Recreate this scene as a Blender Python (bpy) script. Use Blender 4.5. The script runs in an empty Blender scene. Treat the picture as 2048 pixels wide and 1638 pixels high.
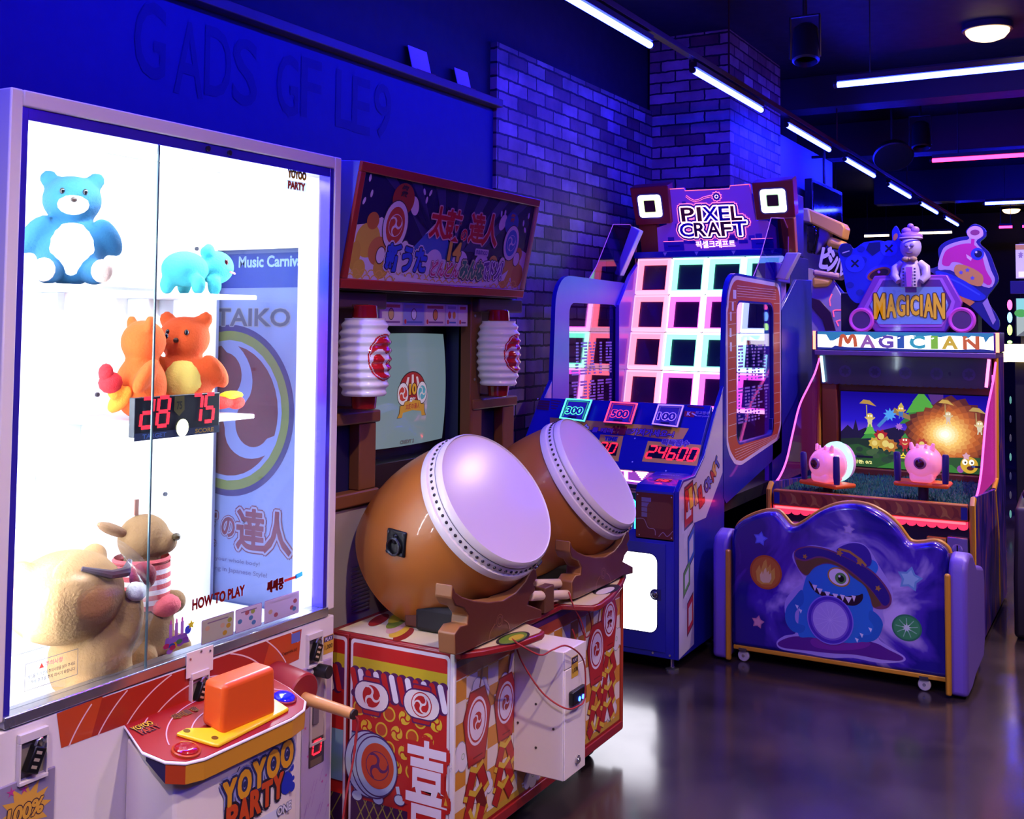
import bpy, math, random
from math import sin, cos, pi
from mathutils import Vector as V, Matrix
R = math.radians
D = bpy.data
scene = bpy.context.scene
COL = scene.collection
rnd = random.Random(7)

# ---------------------------------------------------------------- camera
# world axes: X away from the brick wall into the aisle, Y along that wall, Z up
F_PX, PY0, CAM_H = 2196.0, 534.0, 1.5
_yaw, _pit, _rol = R(29.64), R(3.0), R(0.5)
_fw = V((-sin(_yaw) * cos(_pit), cos(_yaw) * cos(_pit), sin(_pit)))
_rt0 = V((cos(_yaw), sin(_yaw), 0))
_up0 = _rt0.cross(_fw)
CAM_R = cos(_rol) * _rt0 + sin(_rol) * _up0
CAM_U = -sin(_rol) * _rt0 + cos(_rol) * _up0
CAM_O = V((0, 0, CAM_H))
cd = D.cameras.new('camera')
cd.sensor_fit = 'HORIZONTAL'
cd.sensor_width = 36.0
cd.lens = F_PX / 2048 * 36.0
cd.shift_y = -(819 - PY0) / 2048
cd.clip_start = 0.05
cd.clip_end = 100
cam = D.objects.new('camera', cd)
COL.objects.link(cam)
m3 = Matrix((CAM_R, CAM_U, -_fw)).transposed()
cam.matrix_world = Matrix.Translation(CAM_O) @ m3.to_4x4()
scene.camera = cam


def at(px, py, x=None, y=None, z=None, p=None, n=None):
    """where the sight line of a photo pixel meets a plane of the room"""
    d = _fw + CAM_R * ((px - 1024) / F_PX) + CAM_U * ((PY0 - py) / F_PX)
    if x is not None: t = (x - CAM_O.x) / d.x
    elif y is not None: t = (y - CAM_O.y) / d.y
    elif z is not None: t = (z - CAM_O.z) / d.z
    else: t = (V(p) - CAM_O).dot(n) / d.dot(n)
    return CAM_O + d * t


# ---------------------------------------------------------------- world, view
w = D.worlds.new('world')
scene.world = w
w.use_nodes = True
w.node_tree.nodes['Background'].inputs[0].default_value = (0.012, 0.012, 0.09, 1)
w.node_tree.nodes['Background'].inputs[1].default_value = 0.25
scene.view_settings.view_transform = 'Standard'
scene.view_settings.look = 'None'
scene.view_settings.exposure = 0.0
scene.view_settings.gamma = 1.0
scene.view_settings.use_curve_mapping = False
scene.render.engine = 'CYCLES'
cy = scene.cycles
cy.use_denoising = True
cy.use_adaptive_sampling = True
cy.adaptive_threshold = 0.025
cy.max_bounces = 7
cy.diffuse_bounces = 3
cy.glossy_bounces = 3
cy.transmission_bounces = 4
cy.transparent_max_bounces = 12
cy.caustics_reflective = False
cy.caustics_refractive = False
cy.sample_clamp_indirect = 6.0

# strengths of the lamps
E_TUBE = 215.0       # blue LED tubes (emission)
E_PINK = 11.0
P_DOWN = 265.0       # warm downlight, W
P_CASE = 11.0       # white strips in the prize case and the added rear-left fill, W


def lamp(name, kind, loc, energy, color, size=0.1, sy=None, direction=None, spot=None, blend=0.5):
    l = D.lights.new(name, kind)
    l.energy = energy
    l.color = color
    if kind == 'AREA':
        l.shape = 'RECTANGLE' if sy else 'DISK'
        l.size = size
        if sy: l.size_y = sy
    elif kind == 'SPOT':
        l.spot_size = spot
        l.spot_blend = blend
        l.shadow_soft_size = size
    else:
        l.shadow_soft_size = size
    o = D.objects.new(name, l)
    COL.objects.link(o)
    o.location = loc
    if direction is not None:
        o.rotation_euler = V(direction).to_track_quat('-Z', 'Y').to_euler()
    return o


# warm ceiling downlights over the aisle (their fixtures are built further down)
WARM = (1.0, 0.76, 0.62)
DOWNLIGHTS = [(-0.80, 7.55), (0.0, 5.72), (-0.15, 1.6), (1.3, 2.6), (1.4, -0.6), (-0.9, -0.2), (1.3, 6.6)]
for dx, dy in DOWNLIGHTS:
    lamp('downlight_lamp', 'SPOT', (dx, dy, 3.33), P_DOWN, WARM, 0.05, None, (0, 0, -1), R(125), 0.6)
# white LED strips inside the prize case: left, right, top
for cx, cyy, cz, s, sy, dr in ((-2.08, 1.50, 1.3, .03, 1.1, (-.35, 1, 0)), (-2.08, 2.45, 1.3, .03, 1.1, (-.35, -1, 0)),
                               (-2.10, 1.97, 1.93, .9, .03, (-.3, 0, -1)), (-2.40, 1.47, 1.3, .03, 1.1, (.25, 1, 0))):  # the last, rear left, is a fill lamp added to brighten the side poster
    lamp('case_strip_or_fill_lamp', 'AREA', (cx, cyy, cz), P_CASE, (0.93, 0.97, 1.0), s, sy, dr)


# ---------------------------------------------------------------- materials
def lin(h):
    if not isinstance(h, str): return (h[0], h[1], h[2], 1)
    c = [int(h[i:i + 2], 16) / 255 for i in (0, 2, 4)]
    return tuple((x / 12.92 if x <= .04045 else ((x + .055) / 1.055) ** 2.4) for x in c) + (1,)


MATS = {}


def mat(hexc, rough=0.45, metal=0.0, emit=0.0, coat=0.0, var=0.06, scale=14.0, bump=0.0, ecol=None, crough=0.05):
    key = (str(hexc), rough, metal, emit, coat, var, scale, bump, str(ecol), crough)
    if key in MATS: return MATS[key]
    m = D.materials.new('mat_%d' % len(MATS))
    m.use_nodes = True
    nt = m.node_tree
    b = nt.nodes['Principled BSDF']
    c = lin(hexc)
    b.inputs['Base Color'].default_value = c
    b.inputs['Roughness'].default_value = rough
    b.inputs['Metallic'].default_value = metal
    b.inputs['Coat Weight'].default_value = coat
    b.inputs['Coat Roughness'].default_value = crough
    if emit:
        b.inputs['Emission Color'].default_value = lin(ecol) if ecol else c
        b.inputs['Emission Strength'].default_value = emit
    if var or bump:
        tc = nt.nodes.new('ShaderNodeTexCoord')
        nz = nt.nodes.new('ShaderNodeTexNoise')
        nz.inputs['Scale'].default_value = scale
        nz.inputs['Detail'].default_value = 3
        nt.links.new(tc.outputs['Object'], nz.inputs['Vector'])
        if var:
            mr = nt.nodes.new('ShaderNodeMapRange')
            mr.inputs[3].default_value = max(0.02, rough - var)
            mr.inputs[4].default_value = min(1, rough + var)
            nt.links.new(nz.outputs[0], mr.inputs[0])
            nt.links.new(mr.outputs[0], b.inputs['Roughness'])
        if bump:
            bp = nt.nodes.new('ShaderNodeBump')
            bp.inputs['Strength'].default_value = bump
            bp.inputs['Distance'].default_value = 0.004
            nt.links.new(nz.outputs[0], bp.inputs['Height'])
            nt.links.new(bp.outputs[0], b.inputs['Normal'])
    MATS[key] = m
    return m


def glow(hexc, strength, base='202020'):
    return mat(base, 0.4, 0, strength, 0, 0, 14, 0, hexc)


def film(hexc):
    """printed sticker film: passes part of the light from behind"""
    k = ('film', hexc)
    if k in MATS: return MATS[k]
    m = D.materials.new('film_%d' % len(MATS))
    m.use_nodes = True
    nt = m.node_tree
    nt.nodes.clear()
    o = nt.nodes.new('ShaderNodeOutputMaterial')
    mix = nt.nodes.new('ShaderNodeMixShader')
    mix.inputs[0].default_value = .55
    for i, t in ((1, 'ShaderNodeBsdfDiffuse'), (2, 'ShaderNodeBsdfTranslucent')):
        b = nt.nodes.new(t)
        b.inputs[0].default_value = lin(hexc)
        nt.links.new(b.outputs[0], mix.inputs[i])
    nt.links.new(mix.outputs[0], o.inputs[0])
    MATS[k] = m
    return m


def pane(tint='ffffff', gloss=0.10, rough=0.02, key='pane', lit=None):
    k = (key, tint, gloss, rough, lit)
    if k in MATS: return MATS[k]
    m = D.materials.new('glass_%d' % len(MATS))
    m.use_nodes = True
    nt = m.node_tree
    nt.nodes.clear()
    o = nt.nodes.new('ShaderNodeOutputMaterial')
    mix = nt.nodes.new('ShaderNodeMixShader')
    tr = nt.nodes.new('ShaderNodeBsdfTransparent')
    tr.inputs[0].default_value = lin(tint)
    gl = nt.nodes.new('ShaderNodeBsdfGlossy')
    gl.inputs['Roughness'].default_value = rough
    # Schlick reflectance, the same from both faces of the pane
    ge = nt.nodes.new('ShaderNodeNewGeometry')
    dt = nt.nodes.new('ShaderNodeVectorMath')
    dt.operation = 'DOT_PRODUCT'
    nt.links.new(ge.outputs['Incoming'], dt.inputs[0])
    nt.links.new(ge.outputs['Normal'], dt.inputs[1])
    last = dt.outputs['Value']
    for op, v in (('ABSOLUTE', None), ('SUBTRACT', 1.0), ('POWER', 5.0), ('MULTIPLY_ADD', 0.95), ('MULTIPLY', gloss * 10)):
        q = nt.nodes.new('ShaderNodeMath')
        q.operation = op
        if op == 'SUBTRACT':
            q.inputs[0].default_value = v
            nt.links.new(last, q.inputs[1])
        else:
            nt.links.new(last, q.inputs[0])
            if v is not None: q.inputs[1].default_value = v
            if op == 'MULTIPLY_ADD': q.inputs[2].default_value = 0.045
        last = q.outputs[0]
    nt.links.new(last, mix.inputs[0])
    nt.links.new(tr.outputs[0], mix.inputs[1])
    nt.links.new(gl.outputs[0], mix.inputs[2])
    nt.links.new(mix.outputs[0], o.inputs[0])
    if lit:     # edge-lit acrylic
        em = nt.nodes.new('ShaderNodeEmission')
        em.inputs[0].default_value = lin(lit[:3])
        em.inputs[1].default_value = lit[3]
        ads = nt.nodes.new('ShaderNodeAddShader')
        nt.links.new(mix.outputs[0], ads.inputs[0])
        nt.links.new(em.outputs[0], ads.inputs[1])
        nt.links.new(ads.outputs[0], o.inputs[0])
    MATS[k] = m
    return m


# ---------------------------------------------------------------- mesh building
WLD = {}


def world_of(o): return WLD.get(o.name, Matrix.Identity(4))


def thing(name, label, cat, loc=(0, 0, 0), group=None):
    o = D.objects.new(name, None)
    o.empty_display_size = 0.1
    COL.objects.link(o)
    o.location = loc
    WLD[o.name] = Matrix.Translation(loc)
    tag(o, label, cat, group)
    return o


def tag(o, label, cat, group=None):
    o['label'] = label
    o['category'] = cat
    if group: o['group'] = group
    return o


def finish(me, name, mats, parent):
    for m in mats: me.materials.append(m)
    o = D.objects.new(name, me)
    COL.objects.link(o)
    if parent is not None:
        o.parent = parent
        o.matrix_parent_inverse = world_of(parent).inverted()
    return o


class MB:
    def __init__(s, xf=None):
        s.v, s.f, s.m, s.xf = [], [], [], xf
        s.cut = []

    def add(s, vs, fs, mi=0):
        n = len(s.v)
        s.cut.append((n, len(s.f)))
        for p in vs:
            p = V(p)
            s.v.append(s.xf @ p if s.xf else p)
        for f in fs:
            s.f.append([i + n for i in f])
            s.m.append(mi)
        return s

    def box(s, a, b, mi=0):
        x0, y0, z0 = a
        x1, y1, z1 = b
        return s.add([(x0, y0, z0), (x1, y0, z0), (x1, y1, z0), (x0, y1, z0), (x0, y0, z1), (x1, y0, z1), (x1, y1, z1), (x0, y1, z1)],
                     [(0, 3, 2, 1), (4, 5, 6, 7), (0, 1, 5, 4), (1, 2, 6, 5), (2, 3, 7, 6), (3, 0, 4, 7)], mi)

    def prism(s, pts, d, mi=0, side=None):
        """closed polygon of 3-D points swept by vector d"""
        n = len(pts)
        d = V(d)
        a = [V(p) for p in pts]
        b = [p + d for p in a]
        nr = V((0, 0, 0))
        for i in range(n): nr += a[i].cross(a[(i + 1) % n])
        flip = nr.dot(d) > 0
        f0, f1 = list(range(n)), list(range(n, 2 * n))
        sd = [(i, (i + 1) % n, n + (i + 1) % n, n + i) for i in range(n)]
        if flip: f0.reverse()
        else:
            f1.reverse()
            sd = [tuple(reversed(q)) for q in sd]
        s.add(a + b, [f0, f1], mi)
        k = len(s.v) - 2 * n
        for q in sd:
            s.f.append([i + k for i in q])
            s.m.append(mi if side is None else side)
        return s

    def cyl(s, p0, p1, r0, r1=None, n=20, mi=0, caps=True):
        p0, p1 = V(p0), V(p1)
        r1 = r0 if r1 is None else r1
        ax = (p1 - p0).normalized()
        e1 = ax.orthogonal().normalized()
        e2 = ax.cross(e1)
        vs = []
        for p, r in ((p0, r0), (p1, r1)):
            for k in range(n):
                t = 2 * pi * k / n
                vs.append(p + (e1 * cos(t) + e2 * sin(t)) * r)
        fs = [(k, (k + 1) % n, n + (k + 1) % n, n + k) for k in range(n)]
        if caps: fs += [tuple(reversed(range(n))), tuple(range(n, 2 * n))]
        return s.add(vs, fs, mi)

    def lathe(s, prof, o, ax, n=40, mi=0, closed=False):
        """prof: (distance along ax, radius)"""
        o, ax = V(o), V(ax).normalized()
        e1 = ax.orthogonal().normalized()
        e2 = ax.cross(e1)
        vs = []
        for d, r in prof:
            for k in range(n):
                t = 2 * pi * k / n
                vs.append(o + ax * d + (e1 * cos(t) + e2 * sin(t)) * r)
        fs = []
        for i in range(len(prof) - 1):
            for k in range(n):
                fs.append((i * n + k, i * n + (k + 1) % n, (i + 1) * n + (k + 1) % n, (i + 1) * n + k))
        if not closed:
            if prof[0][1] > 1e-4: fs.append(tuple(reversed(range(n))))
            if prof[-1][1] > 1e-4: fs.append(tuple(range((len(prof) - 1) * n, len(prof) * n)))
        return s.add(vs, fs, mi)

    def ball(s, c, r, n=16, mi=0, rot=None):
        c = V(c)
        r = V(r) if not isinstance(r, (int, float)) else V((r, r, r))
        vs, fs = [], []
        m = n // 2
        for i in range(m + 1):
            a = pi * i / m
            for k in range(n):
                t = 2 * pi * k / n
                p = V((r.x * sin(a) * cos(t), r.y * sin(a) * sin(t), r.z * cos(a)))
                vs.append(c + (rot @ p if rot else p))
        for i in range(m):
            for k in range(n):
                fs.append((i * n + k, (i + 1) * n + k, (i + 1) * n + (k + 1) % n, i * n + (k + 1) % n))
        return s.add(vs, fs, mi)

    def tube(s, pts, r, n=8, mi=0):
        pts = [V(p) for p in pts]
        vs, fs = [], []
        up = None
        for i, p in enumerate(pts):
            d = (pts[min(i + 1, len(pts) - 1)] - pts[max(i - 1, 0)]).normalized()
            if up is None: up = d.orthogonal().normalized()
            up = (up - d * up.dot(d)).normalized()
            e2 = d.cross(up)
            rr = r[i] if isinstance(r, (list, tuple)) else r
            for k in range(n):
                t = 2 * pi * k / n
                vs.append(p + (up * cos(t) + e2 * sin(t)) * rr)
        for i in range(len(pts) - 1):
            for k in range(n):
                fs.append((i * n + k, i * n + (k + 1) % n, (i + 1) * n + (k + 1) % n, (i + 1) * n + k))
        fs += [tuple(reversed(range(n))), tuple(range((len(pts) - 1) * n, len(pts) * n))]
        return s.add(vs, fs, mi)

    def each(s, name, mats, parent=None, **k):
        """every piece as an object of its own"""
        c = s.cut + [(len(s.v), len(s.f))]
        out = []
        for (v0, f0), (v1, f1) in zip(c, c[1:]):
            q = MB()
            q.v = s.v[v0:v1]
            q.f = [[i - v0 for i in f] for f in s.f[f0:f1]]
            q.m = s.m[f0:f1]
            out.append(q.build(name, mats, parent, **k))
        return out

    def build(s, name, mats, parent=None, bevel=0.0, seg=2, smooth=True, angle=38):
        me = D.meshes.new(name)
        me.from_pydata([tuple(p) for p in s.v], [], s.f)
        for i, p in enumerate(me.polygons):
            p.material_index = s.m[i]
        if smooth:
            me.shade_smooth()
            me.set_sharp_from_angle(angle=R(angle))
        me.update()
        o = finish(me, name, mats if isinstance(mats, (list, tuple)) else [mats], parent)
        if bevel:
            b = o.modifiers.new('edges', 'BEVEL')
            b.width = bevel
            b.segments = seg
            b.limit_method = 'ANGLE'
            b.angle_limit = R(40)
            b.harden_normals = False
        return o


def bx(name, a, b, m, parent=None, bevel=0.004):
    return MB().box(a, b).build(name, m, parent, bevel)


def smooth_path(pts, n=6):
    """Catmull-Rom through 2-D or 3-D points"""
    P = [V(p) for p in pts]
    out = []
    for i in range(len(P) - 1):
        p0, p1, p2, p3 = P[max(i - 1, 0)], P[i], P[i + 1], P[min(i + 2, len(P) - 1)]
        for k in range(n):
            t = k / n
            out.append(0.5 * ((2 * p1) + (p2 - p0) * t + (2 * p0 - 5 * p1 + 4 * p2 - p3) * t * t + (3 * p1 - p0 - 3 * p2 + p3) * t ** 3))
    out.append(P[-1])
    return out


def closed_path(pts, n=6):
    P = [V(p) for p in pts]
    m = len(P)
    out = []
    for i in range(m):
        p0, p1, p2, p3 = P[i - 1], P[i], P[(i + 1) % m], P[(i + 2) % m]
        for k in range(n):
            t = k / n
            out.append(0.5 * ((2 * p1) + (p2 - p0) * t + (2 * p0 - 5 * p1 + 4 * p2 - p3) * t * t + (3 * p1 - p0 - 3 * p2 + p3) * t ** 3))
    return out


def rrect(x0, y0, x1, y1, r, n=5):
    out = []
    for cx, cyy, a in ((x1 - r, y1 - r, 0), (x0 + r, y1 - r, 90), (x0 + r, y0 + r, 180), (x1 - r, y0 + r, 270)):
        for k in range(n + 1):
            t = R(a + 90 * k / n)
            out.append((cx + r * cos(t), cyy + r * sin(t)))
    return out


# ---------------------------------------------------------------- printed artwork: flat coloured shapes lying on a panel
_TXT = {}


def text_mesh(s, bold=0.0, shear=0.0):
    k = (s, bold, shear)
    if k not in _TXT:
        c = D.curves.new('lettering', 'FONT')
        c.body = s
        c.size = 1
        c.offset = bold
        c.shear = shear
        c.resolution_u = 3
        o = D.objects.new('lettering', c)
        me = D.meshes.new_from_object(o)
        vs = [(v.co.x, v.co.y) for v in me.vertices]
        fs = [tuple(p.vertices) for p in me.polygons]
        D.objects.remove(o)
        D.curves.remove(c)
        D.meshes.remove(me)
        _TXT[k] = (vs, fs)
    return _TXT[k]


def comma(a):
    hc, hr = .50, .33
    out = []
    for i in range(11):
        t = a + R(100) * (1 - i / 10)
        out.append((.93 * cos(t), .93 * sin(t)))
    hx, hy = hc * cos(a), hc * sin(a)
    for i in range(1, 15):
        t = a - R(225) * i / 14
        out.append((hx + hr * cos(t), hy + hr * sin(t)))
    x, y = out[-1]
    r1, t1 = math.hypot(x, y), math.atan2(y, x)
    t2 = a + R(100)
    while t2 < t1: t2 += 2 * pi
    while t2 - t1 > 2 * pi: t2 -= 2 * pi
    for i in range(1, 8):
        f = i / 8
        rr, t = r1 + (.93 - r1) * f ** .8, t1 + (t2 - t1) * f
        out.append((rr * cos(t), rr * sin(t)))
    return out


def inside(p, poly):
    x, y = p
    c = False
    for i in range(len(poly)):
        (x0, y0), (x1, y1) = poly[i - 1], poly[i]
        if (y0 > y) != (y1 > y) and x < (x1 - x0) * (y - y0) / (y1 - y0) + x0: c = not c
    return c


class Art:
    def __init__(s, o, u, v, lift=0.0006, fn=None):
        s.o, s.u, s.v = V(o), V(u).normalized(), V(v).normalized()
        s.n = s.u.cross(s.v)
        s.lift, s.fn, s.cnt, s.film = lift, fn, 0, False
        s.vs, s.fs, s.ms, s.mats = [], [], [], []

    def to(s, p):
        d = V(p) - s.o
        return (d.dot(s.u), d.dot(s.v))

    def px(s, *pts):
        return [s.to(at(a, b, p=s.o, n=s.n)) for a, b in pts]

    def mi(s, m):
        if isinstance(m, str): m = film(m) if s.film else mat(m, 0.35, 0, 0, 0.25, 0)
        if m not in s.mats: s.mats.append(m)
        return s.mats.index(m)

    def put(s, pts, fs, m, L):
        k = len(s.vs)
        s.cnt += 1
        for a, b in pts:
            h = s.lift * L + 4e-6 * (s.cnt % 45)
            s.vs.append(s.fn(a, b, h) if s.fn else s.o + s.u * a + s.v * b + s.n * h)
        i = s.mi(m)
        for f in fs:
            s.fs.append([q + k for q in f])
            s.ms.append(i)
        return s

    def poly(s, pts, m, L=1):
        pts = [(p[0], p[1]) for p in pts]
        a = sum(pts[i - 1][0] * pts[i][1] - pts[i][0] * pts[i - 1][1] for i in range(len(pts)))
        if a < 0: pts.reverse()
        return s.put(pts, [list(range(len(pts)))], m, L)

    def rect(s, x0, y0, x1, y1, m, L=1, r=0):
        if r: return s.poly(rrect(x0, y0, x1, y1, r), m, L)
        return s.poly([(x0, y0), (x1, y0), (x1, y1), (x0, y1)], m, L)

    def oval(s, cx, cy, rx, ry, m, L=1, n=28, rot=0):
        c, d = cos(rot), sin(rot)
        pts = []
        for k in range(n):
            t = 2 * pi * k / n
            a, b = rx * cos(t), ry * sin(t)
            pts.append((cx + a * c - b * d, cy + a * d + b * c))
        return s.poly(pts, m, L)

    def ring(s, cx, cy, r0, r1, m, L=1, n=32, ky=1.0, a0=0, a1=360):
        full = a1 - a0 >= 360
        vs, fs = [], []
        q = n if full else n + 1
        for k in range(q):
            t = R(a0 + (a1 - a0) * k / n)
            for r in (r0, r1): vs.append((cx + r * cos(t), cy + ky * r * sin(t)))
        for k in range(n):
            j = (k + 1) % q
            fs.append((2 * k, 2 * k + 1, 2 * j + 1, 2 * j))
        return s.put(vs, fs, m, L)

    def line(s, pts, wd, m, L=1):
        pts = [V((p[0], p[1])) for p in pts]
        vs, fs = [], []
        for i, p in enumerate(pts):
            d = pts[min(i + 1, len(pts) - 1)] - pts[max(i - 1, 0)]
            d.normalize()
            nn = V((-d.y, d.x)) * wd / 2
            vs += [tuple(p + nn), tuple(p - nn)]
        for i in range(len(pts) - 1): fs.append((2 * i + 1, 2 * i + 3, 2 * i + 2, 2 * i))
        return s.put(vs, fs, m, L)

    def star(s, cx, cy, r, m, L=1, k=.48, rot=90, n=5):
        return s.poly([(cx + (r if i % 2 == 0 else r * k) * cos(R(rot + 180 / n * i)), cy + (r if i % 2 == 0 else r * k) * sin(R(rot + 180 / n * i))) for i in range(2 * n)], m, L)

    def tomoe(s, cx, cy, r, fg, bg, L=1, rot=0):
        """three-comma roundel"""
        s.oval(cx, cy, r, r, bg, L)
        for k in range(3):
            s.poly([(cx + r * x, cy + r * y) for x, y in comma(R(rot + 120 * k))], fg, L + .4)
        return s

    def text(s, t, cx, cy, w=None, h=None, m='000000', L=1, bold=.02, out=None, ow=.06, shear=0, rot=0, out2=None, ow2=.12, warp=None):
        vs, fs = text_mesh(t, min(bold, .02), shear)
        if not vs: return s
        x0, x1 = min(p[0] for p in vs), max(p[0] for p in vs)
        y0, y1 = min(p[1] for p in vs), max(p[1] for p in vs)
        if w and h: kx, ky = w / (x1 - x0), h / (y1 - y0)
        elif w: kx = ky = w / (x1 - x0)
        else: kx = ky = h / (y1 - y0)
        mx, my = (x0 + x1) / 2, (y0 + y1) / 2
        c, d = cos(rot), sin(rot)

        def place(q):
            o = []
            for a, b in q:
                a, b = (a - mx) * kx, (b - my) * ky
                if warp: a, b = warp(a, b)
                o.append((cx + a * c - b * d, cy + a * d + b * c))
            return o
        base = place(vs)

        def spread(d, mm, LL):
            d *= ky
            for q in range(10):
                t = 2 * pi * q / 10
                s.put([(a + d * cos(t), b + d * sin(t)) for a, b in base], fs, mm, LL)
        if out2: spread(ow2 + max(0, bold - .02), out2, L - .6)
        if out: spread(ow + max(0, bold - .02), out, L)
        if bold > .028: spread(bold - .02, m, L + .55)
        s.put(base, fs, m, L + .6)
        return s

    SEG = {'0': 'abcdef', '1': 'bc', '2': 'abged', '3': 'abgcd', '4': 'fgbc', '5': 'afgcd', '6': 'afgedc', '7': 'abc', '8': 'abcdefg', '9': 'abcdfg'}

    def digits(s, t, cx, cy, w, h, m, L=1, slant=.12):
        n = len(t)
        cw = w / n
        dw, th = cw * .68, h * .13
        for i, ch in enumerate(t):
            x = cx - w / 2 + cw * (i + .5)
            hw, hh = dw / 2, h / 2
            S = {'a': (-hw, hh, hw, hh), 'g': (-hw, 0, hw, 0), 'd': (-hw, -hh, hw, -hh), 'f': (-hw, hh, -hw, 0), 'b': (hw, hh, hw, 0), 'e': (-hw, 0, -hw, -hh), 'c': (hw, 0, hw, -hh)}
            for k in s.SEG.get(ch, ''):
                a = S[k]
                q = .08
                p0 = (a[0] + (a[2] - a[0]) * q, a[1] + (a[3] - a[1]) * q)
                p1 = (a[2] - (a[2] - a[0]) * q, a[3] - (a[3] - a[1]) * q)
                s.line([(x + p0[0] + slant * p0[1], cy + p0[1]), (x + p1[0] + slant * p1[1], cy + p1[1])], th, m, L)
        return s

    def build(s, name, parent=None):
        me = D.meshes.new(name)
        me.from_pydata([tuple(p) for p in s.vs], [], s.fs)
        for i, p in enumerate(me.polygons): p.material_index = s.ms[i]
        me.update()
        return finish(me, name, s.mats, parent)


def to_px(p):
    d = V(p) - CAM_O
    z = d.dot(_fw)
    return (1024 + F_PX * d.dot(CAM_R) / z, PY0 - F_PX * d.dot(CAM_U) / z)


def copy_tree(o, parent=None):
    c = o.copy()
    COL.objects.link(c)
    WLD[c.name] = world_of(o).copy()
    if parent is not None: c.parent = parent
    for ch in o.children: copy_tree(ch, c)
    return c


def struct(o):
    o['kind'] = 'structure'
    return o
# ================================================================ the room
WX = -2.85           # face of the left wall
CZ = 3.45            # ceiling


def floor_mat():
    m = D.materials.new('polished_concrete')
    m.use_nodes = True
    nt = m.node_tree
    b = nt.nodes['Principled BSDF']
    tc = nt.nodes.new('ShaderNodeTexCoord')
    n1 = nt.nodes.new('ShaderNodeTexNoise')
    n1.inputs['Scale'].default_value = 2.2
    n1.inputs['Detail'].default_value = 8
    n2 = nt.nodes.new('ShaderNodeTexNoise')
    n2.inputs['Scale'].default_value = 3
    n2.inputs['Detail'].default_value = 3
    for n in (n1, n2): nt.links.new(tc.outputs['Object'], n.inputs['Vector'])
    cr = nt.nodes.new('ShaderNodeValToRGB')
    cr.color_ramp.elements[0].position = .3
    cr.color_ramp.elements[0].color = lin('1f181b')
    cr.color_ramp.elements[1].position = .72
    cr.color_ramp.elements[1].color = lin('3f3438')
    nt.links.new(n1.outputs[0], cr.inputs[0])
    nt.links.new(cr.outputs[0], b.inputs['Base Color'])
    mr = nt.nodes.new('ShaderNodeMapRange')
    mr.inputs[1].default_value = .3
    mr.inputs[2].default_value = .7
    mr.inputs[3].default_value = .15
    mr.inputs[4].default_value = .24
    nt.links.new(n2.outputs[0], mr.inputs[0])
    nt.links.new(mr.outputs[0], b.inputs['Roughness'])
    bp = nt.nodes.new('ShaderNodeBump')
    bp.inputs['Strength'].default_value = .02
    bp.inputs['Distance'].default_value = .004
    nt.links.new(n2.outputs[0], bp.inputs['Height'])
    nt.links.new(bp.outputs[0], b.inputs['Normal'])
    b.inputs['Coat Weight'].default_value = .10
    b.inputs['Coat Roughness'].default_value = .10
    return m


def brick_mat(axis):
    m = D.materials.new('brick_' + axis)
    m.use_nodes = True
    nt = m.node_tree
    b = nt.nodes['Principled BSDF']
    tc = nt.nodes.new('ShaderNodeTexCoord')
    sp = nt.nodes.new('ShaderNodeSeparateXYZ')
    cb = nt.nodes.new('ShaderNodeCombineXYZ')
    nt.links.new(tc.outputs['Object'], sp.inputs[0])
    nt.links.new(sp.outputs['XYZ'.index(axis)], cb.inputs[0])
    nt.links.new(sp.outputs[2], cb.inputs[1])
    nz = nt.nodes.new('ShaderNodeTexNoise')
    nz.inputs['Scale'].default_value = 26
    nz.inputs['Detail'].default_value = 4
    nt.links.new(tc.outputs['Object'], nz.inputs['Vector'])
    ad = nt.nodes.new('ShaderNodeMixRGB')
    ad.blend_type = 'LINEAR_LIGHT'
    ad.inputs[0].default_value = .006
    nt.links.new(cb.outputs[0], ad.inputs[1])
    nt.links.new(nz.outputs[1], ad.inputs[2])
    br = nt.nodes.new('ShaderNodeTexBrick')
    br.inputs['Scale'].default_value = 1
    br.inputs['Brick Width'].default_value = .205
    br.inputs['Row Height'].default_value = .073
    br.inputs['Mortar Size'].default_value = .006
    br.inputs['Mortar Smooth'].default_value = .15
    br.inputs['Bias'].default_value = -.1
    br.inputs['Color1'].default_value = lin('a08a86')
    br.inputs['Color2'].default_value = lin('4a221d')
    br.inputs['Mortar'].default_value = lin('191517')
    nt.links.new(ad.outputs[0], br.inputs['Vector'])
    n2 = nt.nodes.new('ShaderNodeTexNoise')
    n2.inputs['Scale'].default_value = 7
    n2.inputs['Detail'].default_value = 6
    nt.links.new(tc.outputs['Object'], n2.inputs['Vector'])
    mx = nt.nodes.new('ShaderNodeMixRGB')
    mx.blend_type = 'OVERLAY'
    mx.inputs[0].default_value = .75
    nt.links.new(br.outputs[0], mx.inputs[1])
    nt.links.new(n2.outputs[0], mx.inputs[2])
    nt.links.new(mx.outputs[0], b.inputs['Base Color'])
    b.inputs['Roughness'].default_value = .6
    iv = nt.nodes.new('ShaderNodeMath')
    iv.operation = 'MULTIPLY_ADD'
    iv.inputs[1].default_value = -1.0
    nt.links.new(br.outputs[1], iv.inputs[0])
    nt.links.new(n2.outputs[0], iv.inputs[2])
    bp = nt.nodes.new('ShaderNodeBump')
    bp.inputs['Strength'].default_value = .8
    bp.inputs['Distance'].default_value = .012
    nt.links.new(iv.outputs[0], bp.inputs['Height'])
    nt.links.new(bp.outputs[0], b.inputs['Normal'])
    return m


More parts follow.
